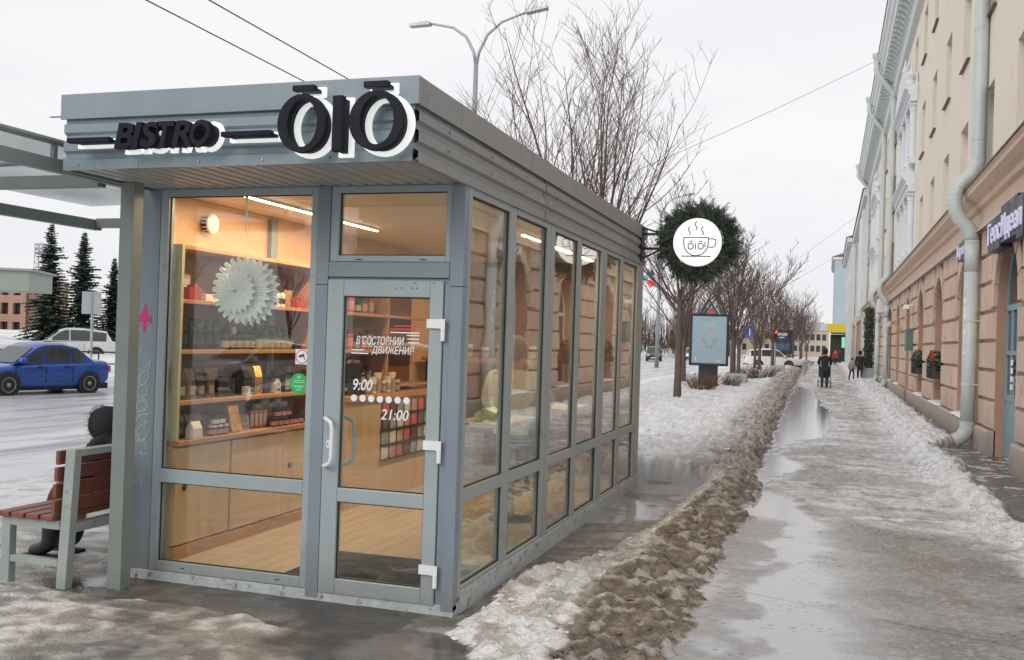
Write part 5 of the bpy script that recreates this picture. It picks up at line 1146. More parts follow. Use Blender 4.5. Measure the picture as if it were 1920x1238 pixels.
TA = bare_tree('tree_a', 10.6, .92, 4, limbs=13, trunk_h=2.6, r0=.15, whips=11, fine=5, minr=.0075, upright=.8, lean=(-1.15, 0))
TB = bare_tree('tree_b', 6.6, 1.5, 9, limbs=10, trunk_h=2.9, r0=.095, whips=10, fine=4, minr=.0075, upright=.3)
TC = bare_tree('tree_c', 7.6, .95, 15, limbs=9, trunk_h=2.3, r0=.13, whips=10, fine=4, minr=.012, upright=.45)
TD = bare_tree('tree_d', 7.0, .75, 23, limbs=7, trunk_h=2.0, r0=.11, whips=8, fine=3, minr=.016, upright=.5)
place_tree(TA, (-5.2, 26.6, 0), 0, 1.0, 'large bare tree with many upright shoots just behind the kiosk')
place_tree(TB, (-3.95, 27.6, 0), 1.2, 1.0, 'bare tree with a straight trunk between the kiosk and the poster stand')
place_tree(TC, (-4.15, 46.5, 0), .7, 1.0, 'bare tree on the verge just beyond the poster stand')
place_tree(TC, (-5.6, 40.5, 0), 3.4, .92, 'bare tree whose trunk stands right behind the poster stand')
for i, (x, y, s, me) in enumerate(((-4.6, 55, .95, TD), (-5.4, 61, 1.0, TC), (-4.2, 66, 1.0, TD), (-4.9, 72, .95, TD), (-4.0, 78, 1.0, TC))):
    place_tree(me, (x, y, 0), i*1.7, s, 'bare tree in the row on the verge before the crossing white car', 'trees along the verge before the crossing')
for i, (x, y, s, me) in enumerate(((-3.4, 96, 1.0, TD), (-5.0, 104, 1.0, TC), (-3.6, 112, 1.0, TD), (-4.4, 122, 1.0, TC), (-3.4, 134, 1.0, TD), (-3.6, 148, 1.1, TC), (-3.2, 165, 1.1, TD))):
    place_tree(me, (x, y, 0), i*2.1, s, 'bare tree in the row beyond the crossing', 'trees along the verge beyond the crossing')
rg = random.Random(77)
for i in range(22):
    place_tree((TC, TD, TA)[i % 3], (-20-rg.random()*42, 150+rg.random()*60, -.3), rg.random()*6, rg.uniform(.95, 1.3), 'bare tree of the dark wood across the avenue', 'trees of the wood across the avenue')
for i in range(9):
    place_tree((TC, TD)[i % 2], (-13-i*.8-rg.random()*2, 178+rg.random()*60, -.3), rg.random()*6, rg.uniform(.7, .95), 'bare tree at the far end of the avenue', 'trees at the far end of the avenue')
uw = MB()
for i in range(5200):
    x = rg.uniform(-95, -18); y = rg.uniform(165, 200); h = 1.0+6.0*rg.random()**1.3; z0 = rg.uniform(-.3, 2.2); dx, dy = rg.gauss(0, .5), rg.gauss(0, .5); r_ = rg.uniform(.02, .05)
    uw.tube([(x, y, z0), (x+dx*.4, y+dy*.4, z0+h*.5), (x+dx, y+dy, z0+h)], [r_, r_*.8, r_*.4], 3, False)
tag(uw.build('undergrowth', M('undergrowth_brown', (.075, .050, .042), .9, var=.3, vs=.5), fix=False), 'brown tangle of brushwood filling the wood across the avenue', 'brushwood', kind='stuff')
# ---- low shrubs on the verge
m_shr = M('shrub_twigs', (.16, .10, .065), .85, var=.25)
def shrub(x, y, r, h, label, seed, n=150):
    rg = random.Random(seed); t = thing('bare_shrub', label, 'shrub', (x, y, .15)); s = MB()
    for i in range(n):
        a = rg.uniform(0, 6.28); q = rg.random()**.5*r*.35; p = Vector((x+q*math.cos(a), y+q*math.sin(a), .1)); d = Vector((math.cos(a)*rg.uniform(.1, .9)*r, math.sin(a)*rg.uniform(.1, .9)*r, h*rg.uniform(.5, 1))); m_ = p+d*.5+Vector((rg.gauss(0, .05), rg.gauss(0, .05), 0))
        s.tube([p, m_, p+d], [.008, .007, .004], 3, False)
        if i % 2: s.tube([m_, m_+d*.4+Vector((rg.gauss(0, .1), rg.gauss(0, .1), .05))], [.006, .004], 3, False)
    tag(s.build('stems', m_shr, t, fix=False), kind='stuff')
shrub(-3.95, 33.4, .75, .75, 'brown leafless shrub at the foot of the poster stand', 1); shrub(-3.35, 37.2, .45, .55, 'small leafless shrub between the poster stand and the planter', 2, 90)
shrub(-3.0, 47.5, 1.1, .8, 'wide brown shrub beyond the concrete planter', 3, 220); shrub(-4.9, 24.8, .4, .45, 'tiny shrub sticking out of the snow by the large tree', 5, 40)
# ---- concrete planters
m_conc = M('planter_concrete', (.42, .46, .45), .8, var=.1, vs=6)
for x, y, lab in ((-3.45, 40.5, 'pale slatted planter box on the snowy verge past the poster stand'), (-2.85, 61.5, 'pale slatted planter box farther along the verge by the row of trees')):
    t = thing('planter_box', lab, 'planter', (x, y, 0))
    for i in range(4): MB().box(x-.42, x+.42, y-.42, y+.42, .02+.16*i, .16+.16*i).build('board', m_conc, t, bevel=.01)
    MB().box(x-.40, x+.40, y-.40, y+.40, .0, .64).build('core', m_conc, t)
# ---- poster stands
m_ablk = M('poster_stand_black', (.03, .03, .036), .4, var=.1)
def poster(x, y, rz, label, face, lines, sc=1.0):
    t = thing('poster_stand', label, 'billboard', (x, y, 0), rz, local=True); t.scale = (sc,)*3
    MB().hexa([(-.36, -.10, -.2), (.36, -.10, -.2), (.36, .10, -.2), (-.36, .10, -.2), (-.34, -.08, .98), (.34, -.08, .98), (.34, .08, .98), (-.34, .08, .98)]).build('pedestal', m_ablk, t)
    f = MB(); f.ring([(-.70, .97), (.70, .97), (.70, 2.86), (-.70, 2.86)], [(-.61, 1.06), (.61, 1.06), (.61, 2.77), (-.61, 2.77)], 1, -.13, .13); f.build('case', m_ablk, t, bevel=.015)
    MB().box(-.615, .615, -.10, .10, 1.055, 2.775).build('poster', face, t)
    for m_, rects in lines:
        q = MB()
        for r_ in rects:
            if len(r_) == 5: fit_text(q, r_[4], r_[0], r_[1], r_[2], r_[3], -.102, 0, 0, .01)
            else: q.poly([(r_[0], -.102, r_[2]), (r_[1], -.102, r_[2]), (r_[1], -.102, r_[3]), (r_[0], -.102, r_[3])])
        q.build('poster_print', m_, t, fix=False)
    MB().box(-.612, .612, -.118, -.112, 1.058, 2.772).build('cover_glass', m_glass, t); return t
m_pos = M('poster_pale_blue', (.36, .45, .54), .5, var=.06, vs=1.2, emit=(.5, .62, .75), es=.10); m_pl = M('poster_white_print', (.70, .76, .80), .5); m_pd = M('poster_dark_print', (.20, .25, .30), .5); m_pr = M('poster_red_lights', (.8, .12, .08), .4, emit=(1, .1, .05), es=.4)
stag = [(-.02+s_*a, .02+s_*a, z, z+.05) for s_ in (-1, 1) for a, z in ((.06, 1.62), (.10, 1.68), (.15, 1.74), (.20, 1.82), (.22, 1.90), (.14, 1.84))]
poster(-4.12, 36.4, R(9), 'black city poster stand with pale blue poster on the snowy verge', m_pos, [(m_pl, [(-.23, .23, 2.40, 2.50, 'АШАЯ'), (-.22, .22, 2.54, 2.55), (-.25, .25, 2.34, 2.347), (-.45, .45, 1.15, 1.16), (.28, .44, 1.12, 1.2), (-.50, -.44, 1.13, 1.3)]), (m_pd, stag), (m_pr, [(-.22, -.12, 2.03, 2.07), (-.02, .10, 2.20, 2.26), (.12, .20, 2.12, 2.17)])])
poster(-3.9, 93.5, R(6), 'dark purple poster stand behind the crossing white car', M('poster_purple', (.05, .035, .09), .5, var=.5, vs=1.5), [(m_pl, [(-.5, .3, 2.40, 2.60), (-.5, .1, 2.22, 2.30)]), (M('poster_blue', (.07, .15, .24), .5), [(-.5, .5, 1.3, 1.8)])], 1.18)
# ---- avenue lamps
m_lamp = M('lamp_galv', (.36, .40, .41), .4, metal=.35, var=.08)
def lamp(x, y, h, label, deco=()):
    t = thing('street_lamp', label, 'street lamp', (x, y, -.15))
    MB().tube([(x, y, -.2), (x, y, h*.45), (x, y, h)], [.17, .13, .085], 12).build('pole', m_lamp, t, smooth=True)
    for s_ in (-1, 1):
        P = [(x, y, h-.1), (x+s_*.10, y, h+.45), (x+s_*.42, y, h+1.05), (x+s_*.95, y, h+1.42), (x+s_*1.5, y, h+1.55), (x+s_*1.85, y, h+1.57+.05)]
        if s_ > 0: P = [(a, b_, c+.16*(a-x)/1.85) for a, b_, c in P]
        MB().tube(P, [.065, .06, .055, .05, .045, .04], 8).build('arm', m_lamp, t, smooth=True)
        e = P[-1]; a = .10 if s_ < 0 else -.18; s = MB(); s.box(0, .82, -.14, .14, -.06, .05); s.box(.05, .5, -.10, .10, .05, .09); s.box(.12, .74, -.11, .11, -.075, -.06)
        s.xf(Matrix.Translation(e) @ Matrix.Rotation(0 if s_ > 0 else math.pi, 4, 'Z') @ Matrix.Rotation(-.16 if s_ > 0 else .02, 4, 'Y')); s.build('lamp_head', m_lamp, t, bevel=.02)
    j = MB(); rg = random.Random(int(y))
    for i in range(14): j.tube([(x+rg.uniform(-.2, .2), y+rg.uniform(-.1, .1), h-3.2+rg.uniform(-.6, .6)) for _ in range(4)], .02, 4)
    tag(j.build('cable_clutter', m_black, t), kind='stuff')
lamp(-12.53, 33.8, 11.7, 'tall double armed street lamp rising behind the kiosk roof')
lamp(-13.2, 80.0, 12.0, 'grey street lamp pole behind the bare trees by the kiosk corner')
lamp(-13.2, 126.0, 12.0, 'distant street lamp farther down the avenue')
m_cr, m_cb, m_cg = [M(n, c, .35, emit=c, es=.35) for n, c in (('deco_red', (.75, .05, .05)), ('deco_blue', (.04, .22, .55)), ('deco_green', (.08, .36, .28)))]
def deco(x, y, z, s, label):
    t = thing('light_ornament', label, 'ornament', (x, y, z))
    for m_, dx, dz, k in ((m_cb, .1, .55, .5), (m_cg, -.45, .05, .42), (m_cr, .15, -.5, .55)):
        q = MB(); c = (x+dx*s, z+dz*s); 
        q.prism([(c[0]-k*s, c[1]+.05*s), (c[0], c[1]-k*s), (c[0]+k*s, c[1]), (c[0]+.1*s, c[1]+k*s)], 1, y-.03, y+.03); q.build('lit_panel', m_, t)
    MB().tube([(x-.2*s, y, z), (x+1.0*s, y, z)], .02, 4).build('hanger', m_black, t)
deco(-13.9, 79.6, 7.0, .75, 'red green and blue light ornament high on the lamp pole by the kiosk corner'); deco(-10.6, 126, 8.3, .85, 'light ornament above the pale poster stand'); deco(-14.0, 126, 6.6, .7, 'small light ornament low on the farther lamp pole')
# ---- overhead wires
m_wire = M('wire', (.03, .03, .03), .6)
for i, (a, b_, r_, lab) in enumerate((((-9.02, 3.0, 6.2), (-9.02, 60, 6.1), .011, 'trolley wire running over the kiosk, the one farther from the arcade'), ((-8.15, 3.0, 6.2), (-8.15, 60, 6.1), .011, 'trolley wire running over the kiosk, the one nearer the arcade'), ((1.85, 47, 14.8), (-12.5, 33.8, 5.4), .008, 'thin wire from the building eaves down behind the tree'), ((1.8, 76, 11.5), (-13, 120, 5.5), .011, 'thin wire from the far corner of the arcade building'), ((1.8, 80, 9.8), (-13, 126, 5), .011, 'lower thin wire from the far corner of the arcade building'))):
    A, B = Vector(a), Vector(b_); P = [A.lerp(B, k/12)-Vector((0, 0, .25*math.sin(math.pi*k/12) if i > 1 else 0)) for k in range(13)]
    t = MB().tube(P, r_, 4).build('overhead_wire', m_wire, loc=a); tag(t, lab, 'wire', 'overhead wires')
# ================================================================ vehicles
m_tyre = M('tyre', (.02, .02, .021), .85, var=.2); m_rim = M('rim_steel', (.42, .43, .44), .35, metal=.7); m_cglass = M('car_glass', (.03, .04, .045), .05, var=.2, spec=.9); m_trimb = M('car_black_trim', (.02, .02, .022), .55); m_hl = M('head_lamp', (.75, .78, .8), .1, spec=.8); m_tl = M('tail_lamp', (.45, .02, .02), .2, emit=(1, .05, .03), es=.15); m_plate = M('number_plate', (.7, .7, .7), .5)
def car(label, paint, loc, rz, suv=False, group=None, lit=False, L_=4.05, Wd=.84):
    t = thing('parked_car' if group else 'car', label, 'car', loc, rz, group, local=True)
    zr, zb, r = (1.66, 1.02, .345) if suv else (1.44, .90, .295); g = .22 if suv else .17; hl = L_/2
    # lower body: stations from the tail (-x) to the nose (+x)
    if suv: ST = [(-hl, .55, .95, .80), (-hl+.06, g+.12, 1.03, .92), (-hl+.45, g, 1.06, 1), (-.9, g, 1.04, 1), (.3, g, 1.02, 1), (.85, g, 1.0, 1), (1.35, g, .97, .98), (hl-.25, g+.05, .86, .93), (hl-.05, g+.12, .76, .84), (hl, .42, .66, .74)]
    else: ST = [(-hl, .42, .84, .80), (-hl+.07, g+.10, .95, .90), (-hl+.40, g, .965, .97), (-.9, g, .92, 1), (.3, g, .90, 1), (.80, g, .885, 1), (1.3, g, .82, .97), (hl-.28, g+.03, .74, .92), (hl-.06, g+.10, .66, .82), (hl, .36, .58, .72)]
    V = []; F = []
    for x, b_, tp, k in ST:
        w = Wd*k; half = [(w*.86, b_), (w*.98, b_+.09), (w, (b_+tp)*.5), (w*.985, tp-.10), (w*.90, tp-.015), (w*.45, tp+.015)]
        ring_ = half+[(-a, c) for a, c in reversed(half)]
        V += [(x, a, c) for a, c in ring_]
    n = 12
    for i in range(len(ST)-1):
        for j in range(n): F.append((i*n+j, i*n+(j+1) % n, (i+1)*n+(j+1) % n, (i+1)*n+j))
    F.append(tuple(range(n))); F.append(tuple((len(ST)-1)*n+j for j in range(n)))
    body = MB().add(V, F).build('body', paint, t); shade(body.data, 38)
    sm = body.modifiers.new('s', 'SUBSURF'); sm.levels = sm.render_levels = 2
    # greenhouse
    if suv: GH = [(-hl+.22, zb-.02, .86, .80), (-hl+.50, zr-.13, .74, .70), (-.6, zr, .76, .72), (.15, zr-.02, .76, .72), (.42, zr-.12, .75, .71), (1.12, zb-.06, .86, .80)]
    else: GH = [(-hl+.62, zb+.02, .84, .78), (-hl+1.12, zr-.10, .74, .66), (-.45, zr, .76, .68), (.10, zr-.02, .76, .68), (.34, zr-.10, .75, .66), (1.05, zb-.07, .84, .78)]
    gx0, gx1 = GH[0][0], GH[-1][0]
    V = []; F = []
    for x, z, wb_, wt in GH:
        k = max(0, min(1, (z-zb)/(zr-zb))); w1 = Wd*(.93*(1-k)+.80*k)
        V += [(x, Wd*.935, zb-.04), (x, w1, z-.05*k), (x, w1*.86, z+.0), (x, 0, z+.02*k), (x, -w1*.86, z), (x, -w1, z-.05*k), (x, -Wd*.935, zb-.04)]
    for i in range(len(GH)-1):
        for j in range(6): F.append((i*7+j, i*7+j+1, (i+1)*7+j+1, (i+1)*7+j))
    F.append(tuple(range(7))); F.append(tuple((len(GH)-1)*7+j for j in range(7)))
    roof = MB().add(V, F).build('cabin', paint, t); shade(roof.data, 30)
    # glazing: side windows lie on the cabin flank
    def flank(x, z, s): 
        k = max(0, min(1, (z-zb)/(zr-zb))); return (x, s*(Wd*(.935*(1-k)+.80*k)+.008), z)
    def prof(x):
        xs_ = [g_[0] for g_ in GH]; zs_ = [g_[1] for g_ in GH]; return float(np.interp(x, xs_, zs_))
    zl = zb+.01
    wins = [(GH[1][0]-.16 if not suv else GH[0][0]+.22, -.72), (-.66, .10), (.16, .96)] if not suv else [(GH[0][0]+.30, -1.02), (-.96, -.06), (.0, 1.0)]
    for s in (-1, 1):
        for a, b_ in wins:
            top = [(x, min(prof(x)-.085, zr-.10)) for x in np.linspace(a, b_, 7)]; top = [(x, max(z, zl+.012)) for x, z in top]
            P = [flank(a, zl, s), flank(b_, zl, s)]+[flank(x, z, s) for x, z in reversed(top)]
            MB().poly(P).build('side_window', m_cglass, t)
    for (A, B, nm) in ((GH[4], GH[5], 'windscreen'), (GH[1], GH[0], 'rear_window')):
        d = .012 if nm == 'windscreen' else -.012
        pts = []
        for f_ in (.06, .90):
            x = A[0]+(B[0]-A[0])*f_; z = A[1]+(B[1]-A[1])*f_; k = (z-zb)/(zr-zb); w = Wd*(.93*(1-k)+.78*k)*.86; pts.append((x+d, z+.014, w))
        (xa, za, wa), (xb_, zb_, wb_) = pts
        MB().poly([(xa, -wa, za), (xa, wa, za), (xb_, wb_, zb_), (xb_, -wb_, zb_)]).build(nm, m_cglass, t)
    # wheels
    for xw in (-1.24, 1.22):
        for s in (-1, 1):
            ar = MB(); ar.lathe([(r+.055, s*Wd*.80), (r+.055, s*(Wd+.004))], (xw, 0, r+.01), 24, 1); ar.build('wheel_arch', m_trimb, t)
            wh = MB(); wh.lathe([(r*.62, s*(Wd-.20)), (r, s*(Wd-.19)), (r, s*(Wd-.02)), (r*.94, s*(Wd+.012)), (r*.64, s*(Wd+.014)), (r*.60, s*(Wd-.01))], (xw, 0, r), 24, 1); w_ = wh.build('wheel', m_tyre, t); shade(w_.data, 40)
            rm_ = MB(); rm_.lathe([(r*.70, s*(Wd-.06)), (r*.70, s*(Wd+.017)), (r*.64, s*(Wd+.014)), (r*.58, s*(Wd-.03)), (r*.22, s*(Wd-.02)), (r*.18, s*(Wd+.012)), (.01, s*(Wd+.014))], (xw, 0, r), 20, 1); rm_.build('rim', m_rim, w_)
            for q in range(8): a = 2*math.pi*q/8; MB().lathe([(.028, s*(Wd-.030)), (.028, s*(Wd-.022))], (xw+r*.40*math.cos(a), 0, r+r*.40*math.sin(a)), 8, 1).build('rim_hole', m_trimb, w_)
    # trim
    zm = (g+zb)/2
    for s in (-1, 1):
        for x in (-.70, .13, 1.02 if not suv else 1.06): MB().box(x-.006, x+.006, s*(Wd-.006) if s > 0 else -Wd-.004, s*(Wd)+.004 if s > 0 else -Wd+.006, g+.16, zb-.10).build('door_gap', m_trimb, t)
        for x in (-.52, .30): MB().box(x-.09, x+.09, min(s*Wd*.985, s*(Wd+.02)), max(s*Wd*.985, s*(Wd+.02)), zb-.14, zb-.105).build('door_handle', m_trimb if not suv else paint, t, bevel=.006)
        MB().box(-.95, .90, min(s*Wd, s*(Wd+.012)), max(s*Wd, s*(Wd+.012)), zm-.02, zm+.02).build('side_moulding', paint, t)
        mi = MB(); mi.box(.78, .96, min(s*(Wd-.02), s*(Wd+.16)), max(s*(Wd-.02), s*(Wd+.16)), zb-.01, zb+.12); mi.build('mirror', paint, t, bevel=.03)
        MB().box(hl-.22, hl+.005, min(s*Wd*.46, s*Wd*.80), max(s*Wd*.46, s*Wd*.80), .52 if not suv else .62, .64 if not suv else .76).build('headlight', Emit('lit_lamp', (1, .93, .8), 2.2) if lit else m_hl, t, bevel=.03)
        MB().box(-hl-.006, -hl+.12, min(s*Wd*.60, s*Wd*.86), max(s*Wd*.60, s*Wd*.86), .60 if not suv else .78, .80 if not suv else .98).build('tail_light', m_tl, t, bevel=.02)
    MB().box(hl-.03, hl+.012, -Wd*.36, Wd*.36, .50, .60).build('grille', m_trimb, t); MB().box(hl, hl+.02, -.26, .26, .34, .45).build('number_plate', m_plate, t); MB().box(-hl-.02, -hl+.01, -.26, .26, .62, .73).build('number_plate', m_plate, t)
    MB().box(-hl+.05, hl-.08, -Wd*.8, Wd*.8, g-.05, g+.12).build('underbody', m_trimb, t)
    return t
P_blue = M('blue_paint', (.012, .07, .33), .26, var=.08, coat=.4, stain=(.05, .08, .22), sscale=3, sthr=.56); P_white = M('white_paint', (.74, .74, .73), .25, var=.03, coat=.5); P_dark = M('dark_paint', (.03, .033, .035), .25, coat=.5); P_silv = M('silver_paint', (.36, .37, .38), .3, metal=.4, coat=.5)
# heading: nose is local +x
car('blue sedan driving past on the wet avenue', P_blue, (-21.5, 22.6, -.26), math.atan2(-1, -.24))
car('white sport utility car parked beyond the snow bank near the spruces', P_white, (-36.5, 40.6, -.1), math.atan2(-.8, -.75), suv=True, L_=4.5)
car('white crossover car crossing by the row of bare trees', P_white, (-4.4, 85.2, -.05), math.atan2(.22, 1), suv=True, L_=4.75, Wd=.92)
car('dark off road car approaching on the avenue', P_dark, (-18.8, 112, -.25), -math.pi/2+.12, suv=True, L_=4.3)
car('silver car with lit headlamps approaching beside the poster stand', P_silv, (-16.6, 128, -.25), -math.pi/2+.1, suv=True, lit=True, L_=4.5)
car('silver car standing behind the photographer, seen mirrored in the door glass', P_silv, (-7.6, -4.8, -.1), 2.6, suv=True, lit=True, L_=4.6)
car('white sedan standing farther back, seen mirrored in the shop window', P_white, (-21, -14, -.25), 1.9); car('second white car farther back, seen mirrored in the shop window', P_white, (-17.5, -16.5, -.25), 1.9, suv=True)
# ================================================================ left background
m_spr = M('spruce_needles', (.048, .075, .058), .7, var=.5, vs=1.5)
def spruce_mesh(H, Rr, seed):
    rg = random.Random(seed); s = MB(); z = H*.03
    while z < H*.985:
        f_ = z/H; rad = Rr*(1-f_)**.85*rg.uniform(.66, 1.16)+.06; nb_ = 15 if f_ < .75 else 8
        for b_ in range(nb_):
            az = rg.uniform(0, 6.283); L_ = rad*rg.uniform(.5, 1.12); up = .25*f_-.10; m_ = max(4, int(L_/.16))
            for k in range(m_+1):
                t = k/m_; p = Vector((math.cos(az)*L_*t, math.sin(az)*L_*t, z+L_*(up*t-.32*t*t*(1-f_))+.10*t*t*L_))
                w = .46*(1-.5*t)*min(1, L_/1.2+.35)
                for s_ in (-1, 1):
                    q = Vector((math.cos(az+s_*1.0), math.sin(az+s_*1.0), rg.uniform(-.55, .05)))*w*rg.uniform(.6, 1.1); n_ = Vector((rg.uniform(-.9, .9), rg.uniform(-.9, .9), 1)).cross(q).normalized()*w*.30
                    s.poly([p-n_, p+q*.6-n_*.7, p+q, p+q*.6+n_*.7, p+n_])
                if k == m_: q = Vector((math.cos(az), math.sin(az), .1))*w*.7; n_ = Vector((0, 0, 1)).cross(q).normalized()*.05; s.poly([p-n_, p+q, p+n_])
        z += H*.016+.10*(1-f_)
    for k in range(10):
        az = rg.uniform(0, 6.28); p = Vector((0, 0, H*(.96+.004*k))); s.poly([p-Vector((.02, 0, 0)), p+Vector((math.cos(az)*.12, math.sin(az)*.12, .1)), p+Vector((.02, 0, 0))])
    tr = MB().tube([(0, 0, -.2), (0, 0, H*.5), (0, 0, H)], [.16, .09, .012], 8)
    return tr.mesh('spruce_trunk'), s.mesh('spruce_crown', fix=False)
SPA, SPB = spruce_mesh(9.0, 2.35, 5), spruce_mesh(8.2, 2.0, 8)
for (x, y, z, sc_, me, lab) in ((-45.2, 48.6, -.2, .90, SPA, 'tallest dark spruce behind the blue sedan'), (-43.4, 49.4, -.1, .92, SPB, 'slimmer spruce beside the tallest one behind the road sign'), (-43.8, 52.6, -.1, .76, SPB, 'small spruce half hidden by the shelter post')):
    t = thing('spruce_tree', lab, 'tree', (x, y, z), x, 'spruces across the avenue', local=True); t.scale = (sc_,)*3
    for nm, me_, m_ in (('trunk', me[0], m_bark), ('crown', me[1], m_spr)):
        if not me_.materials: me_.materials.append(m_)
        o = lnk(bpy.data.objects.new(nm, me_)); o.parent = t
sg = thing('road_sign', 'back of a grey rectangular road sign on a post', 'sign', (-28.4, 32.9, 0))
MB().tube([(-28.4, 32.9, -.1), (-28.4, 32.9, 2.9)], .055, 8).build('post', m_lamp, sg); q = MB().box(-.36, .36, -.02, .02, 0, .90).xf(Matrix.Translation((-28.4, 32.83, 2.18)) @ Matrix.Rotation(.72, 4, 'Z')); q.build('plate', M('sign_back', (.40, .43, .46), .5, var=.08), sg); q = MB().box(-.03, .03, -.05, -.021, 0, .88).xf(Matrix.Translation((-28.4, 32.83, 2.19)) @ Matrix.Rotation(.72, 4, 'Z')); q.build('rib', m_lamp, sg)
fn = thing('low_fence', 'low dark metal fence along the snow bank by the white parked car', 'fence', (-26, 31, -.2))
FA, FB = Vector((-27.6, 27.0, .02)), Vector((-24.6, 37.0, -.12))
for z in (.75, .30): MB().tube([FA+Vector((0, 0, z)), FB+Vector((0, 0, z))], .03, 6).build('rail', m_black, fn)
for i in range(11): p = FA.lerp(FB, i/10); MB().tube([p+Vector((0, 0, -.3)), p+Vector((0, 0, .76))], .026, 6).build('post', m_black, fn)
pv = thing('roadside_pavilion', 'grey green flat roofed pavilion edge across the avenue', 'pavilion', (-40, 31, 0)); m_pv = M('pavilion_green', (.28, .32, .29), .5, var=.05)
q = MB(); q.box(-14, 0, 0, 4, 3.2, 4.10); q.box(-14.2, .15, -.15, 4.15, 4.101, 4.2); PVM = Matrix.Translation((-34.75, 36.1, 0)) @ Matrix.Rotation(.50, 4, 'Z'); q.xf(PVM).build('roof_band', m_pv, pv)
for x in (-4.2, -9, -13): MB().box(x-.12, x+.12, 1.4, 1.7, 0, 3.2).xf(PVM).build('post', m_pv, pv)
m_brick = M('raw_brick', (.36, .22, .17), .9, var=.2, vs=.6); 
ub = thing('unfinished_building', 'unfinished brick building with empty window openings behind the spruces', 'building', (-125, 110, 0)); UBM = Matrix.Translation((-100.6, 104.2, -1)) @ Matrix.Rotation(math.pi+.30, 4, 'Z')
ops = [(x0*.62, x0*.62+1.0, z0, z0+1.5) for x0 in (1.2, 3.8, 6.4, 9.8, 13.2, 16.6, 20, 23.4, 26.8) for z0 in (1.4, 3.9, 6.4)]
q = MB(); wall_grid(q, 0, .7, 0, 30, 0, 8.9, ops); q.box(.8, 12, 0, 30, 0, 8.8); q.xf(UBM @ Matrix.Rotation(-math.pi/2, 4, 'Z')); q.build('wall', m_brick, ub, fix=False)
for a, b_, c, d in ops: MB().box(.70, .79, a, b_, c, d).xf(UBM @ Matrix.Rotation(-math.pi/2, 4, 'Z')).build('window_opening', m_black, ub)
mt = thing('floodlight_mast', 'distant steel lattice floodlight mast above the pavilion roof', 'mast', (-229, 241.5, 0)); q = MB(); bx, by = -229, 241.5
for sx in (-1, 1):
    for sy in (-1, 1): q.tube([(bx+sx*1.0, by+sy*1.0, 0), (bx+sx*.8, by+sy*.8, 26)], .12, 4)
for i in range(13):
    z = i*2
    for s_ in (-1, 1): q.tube([(bx-.9, by+s_*.9, z), (bx+.9, by+s_*.9, z+(2 if i % 2 else 0))], .09, 4); q.tube([(bx+s_*.9, by-.9, z), (bx+s_*.9, by+.9, z+2)], .09, 4)
tag(q.build('lattice', M('mast_steel', (.25, .26, .28), .6), mt), kind='stuff')
for i in range(3): MB().box(bx-1.6, bx+1.6, by-.2, by+.2, 23+1.3*i, 23.7+1.3*i).build('lamp_bank', m_lamp, mt)
# ================================================================ far end of the street
m_c2 = M('pale_render', (.60, .585, .50), .85, var=.05, vs=.5, world=True)
def block(name, label, x0, x1, y0, y1, h, wall, lower=None, lz=4.2, ny=8, fl=4, roofm=m_flash):
    t = thing(name, label, 'building', (x0, y0, 0)); ops = []
    st_ = (y1-y0)/ny
    for i in range(ny):
        for f_ in range(fl):
            z0 = lz+.8+f_*(h-lz-.6)/fl; ops.append((y0+st_*(i+.3), y0+st_*(i+.7), z0, z0+1.7))
    q = MB(); wall_grid(q, x0, x0+.3, y0, y1, 0, h, ops); q.poly([(x0, y0, 0), (x1, y0, 0), (x1, y0, h), (x0, y0, h)]); q.poly([(x0, y1, 0), (x1, y1, 0), (x1, y1, h), (x0, y1, h)]); q.build('wall', wall, t, fix=False)
    for a, b_, c, d in ops: p_ = MB().box(x0+.22, x0+.28, a, b_, c, d).build('window', m_dglass, t)
    MB().box(x0-.5, x1+.4, y0-.3, y1+.3, h, h+.55).build('cornice', m_trim, t, bevel=.05); MB().hexa([(x0-.6, y0-.4, h+.56), (x1+.5, y0-.4, h+.56), (x1+.5, y1+.4, h+.56), (x0-.6, y1+.4, h+.56), ((x0+x1)/2-.3, y0+2, h+2.6), ((x0+x1)/2+.3, y0+2, h+2.6), ((x0+x1)/2+.3, y1-2, h+2.6), ((x0+x1)/2-.3, y1-2, h+2.6)]).build('roof', roofm, t)
    if lower: MB().box(x0-.12, x0-.02, y0, y1, 0, lz).build('lower_wall', lower, t); MB().box(x0-.3, x0-.02, y0, y1, lz, lz+.3).build('string_course', m_ledge, t)
    return t
bb = block('street_building', 'pale cream building next to the peach arcade building', 2.75, 14, 78.0, 112, 13.2, m_c2, m_joint, 4.2, 10, 3)
for y in (80.5, 86.0): MB().prism([(2.3, 4.5), (2.74, 4.5), (2.74, 12.6), (2.3, 12.6)], 1, y, y+2.4).build('pilaster_bay', m_orn, bb)
for y in (79.2, 96, 111): MB().tube([(2.55, y, 12.9), (2.55, y, 5), (2.3, y, 4.5), (2.45, y, 4.0), (2.45, y, .2)], .11, 10).build('downpipe', m_pipe, bb, smooth=True)
block('street_building', 'plain grey end building beyond the cream one', 2.2, 13, 114, 150, 13.5, m_trim, None, 4, 9, 3)
block('street_building', 'blue grey building with tall cornice far down the street', .9, 12, 205, 240, 19.5, M('blue_grey_render', (.38, .46, .50), .85, var=.05, world=True), None, 4, 8, 4)
t = thing('shop_canopy', 'bright yellow shop canopy over the far pavement', 'canopy', (1, 140, 4)); MB().prism([(-.35, 5.15), (2.2, 5.15), (2.2, 4.0), (.25, 4.0)], 1, 138, 142).build('canopy', M('yellow_panel', (.70, .52, .03), .45), t); MB().box(.3, 2.2, 138.1, 141.9, 3.85, 3.99).build('soffit', m_flash, t)
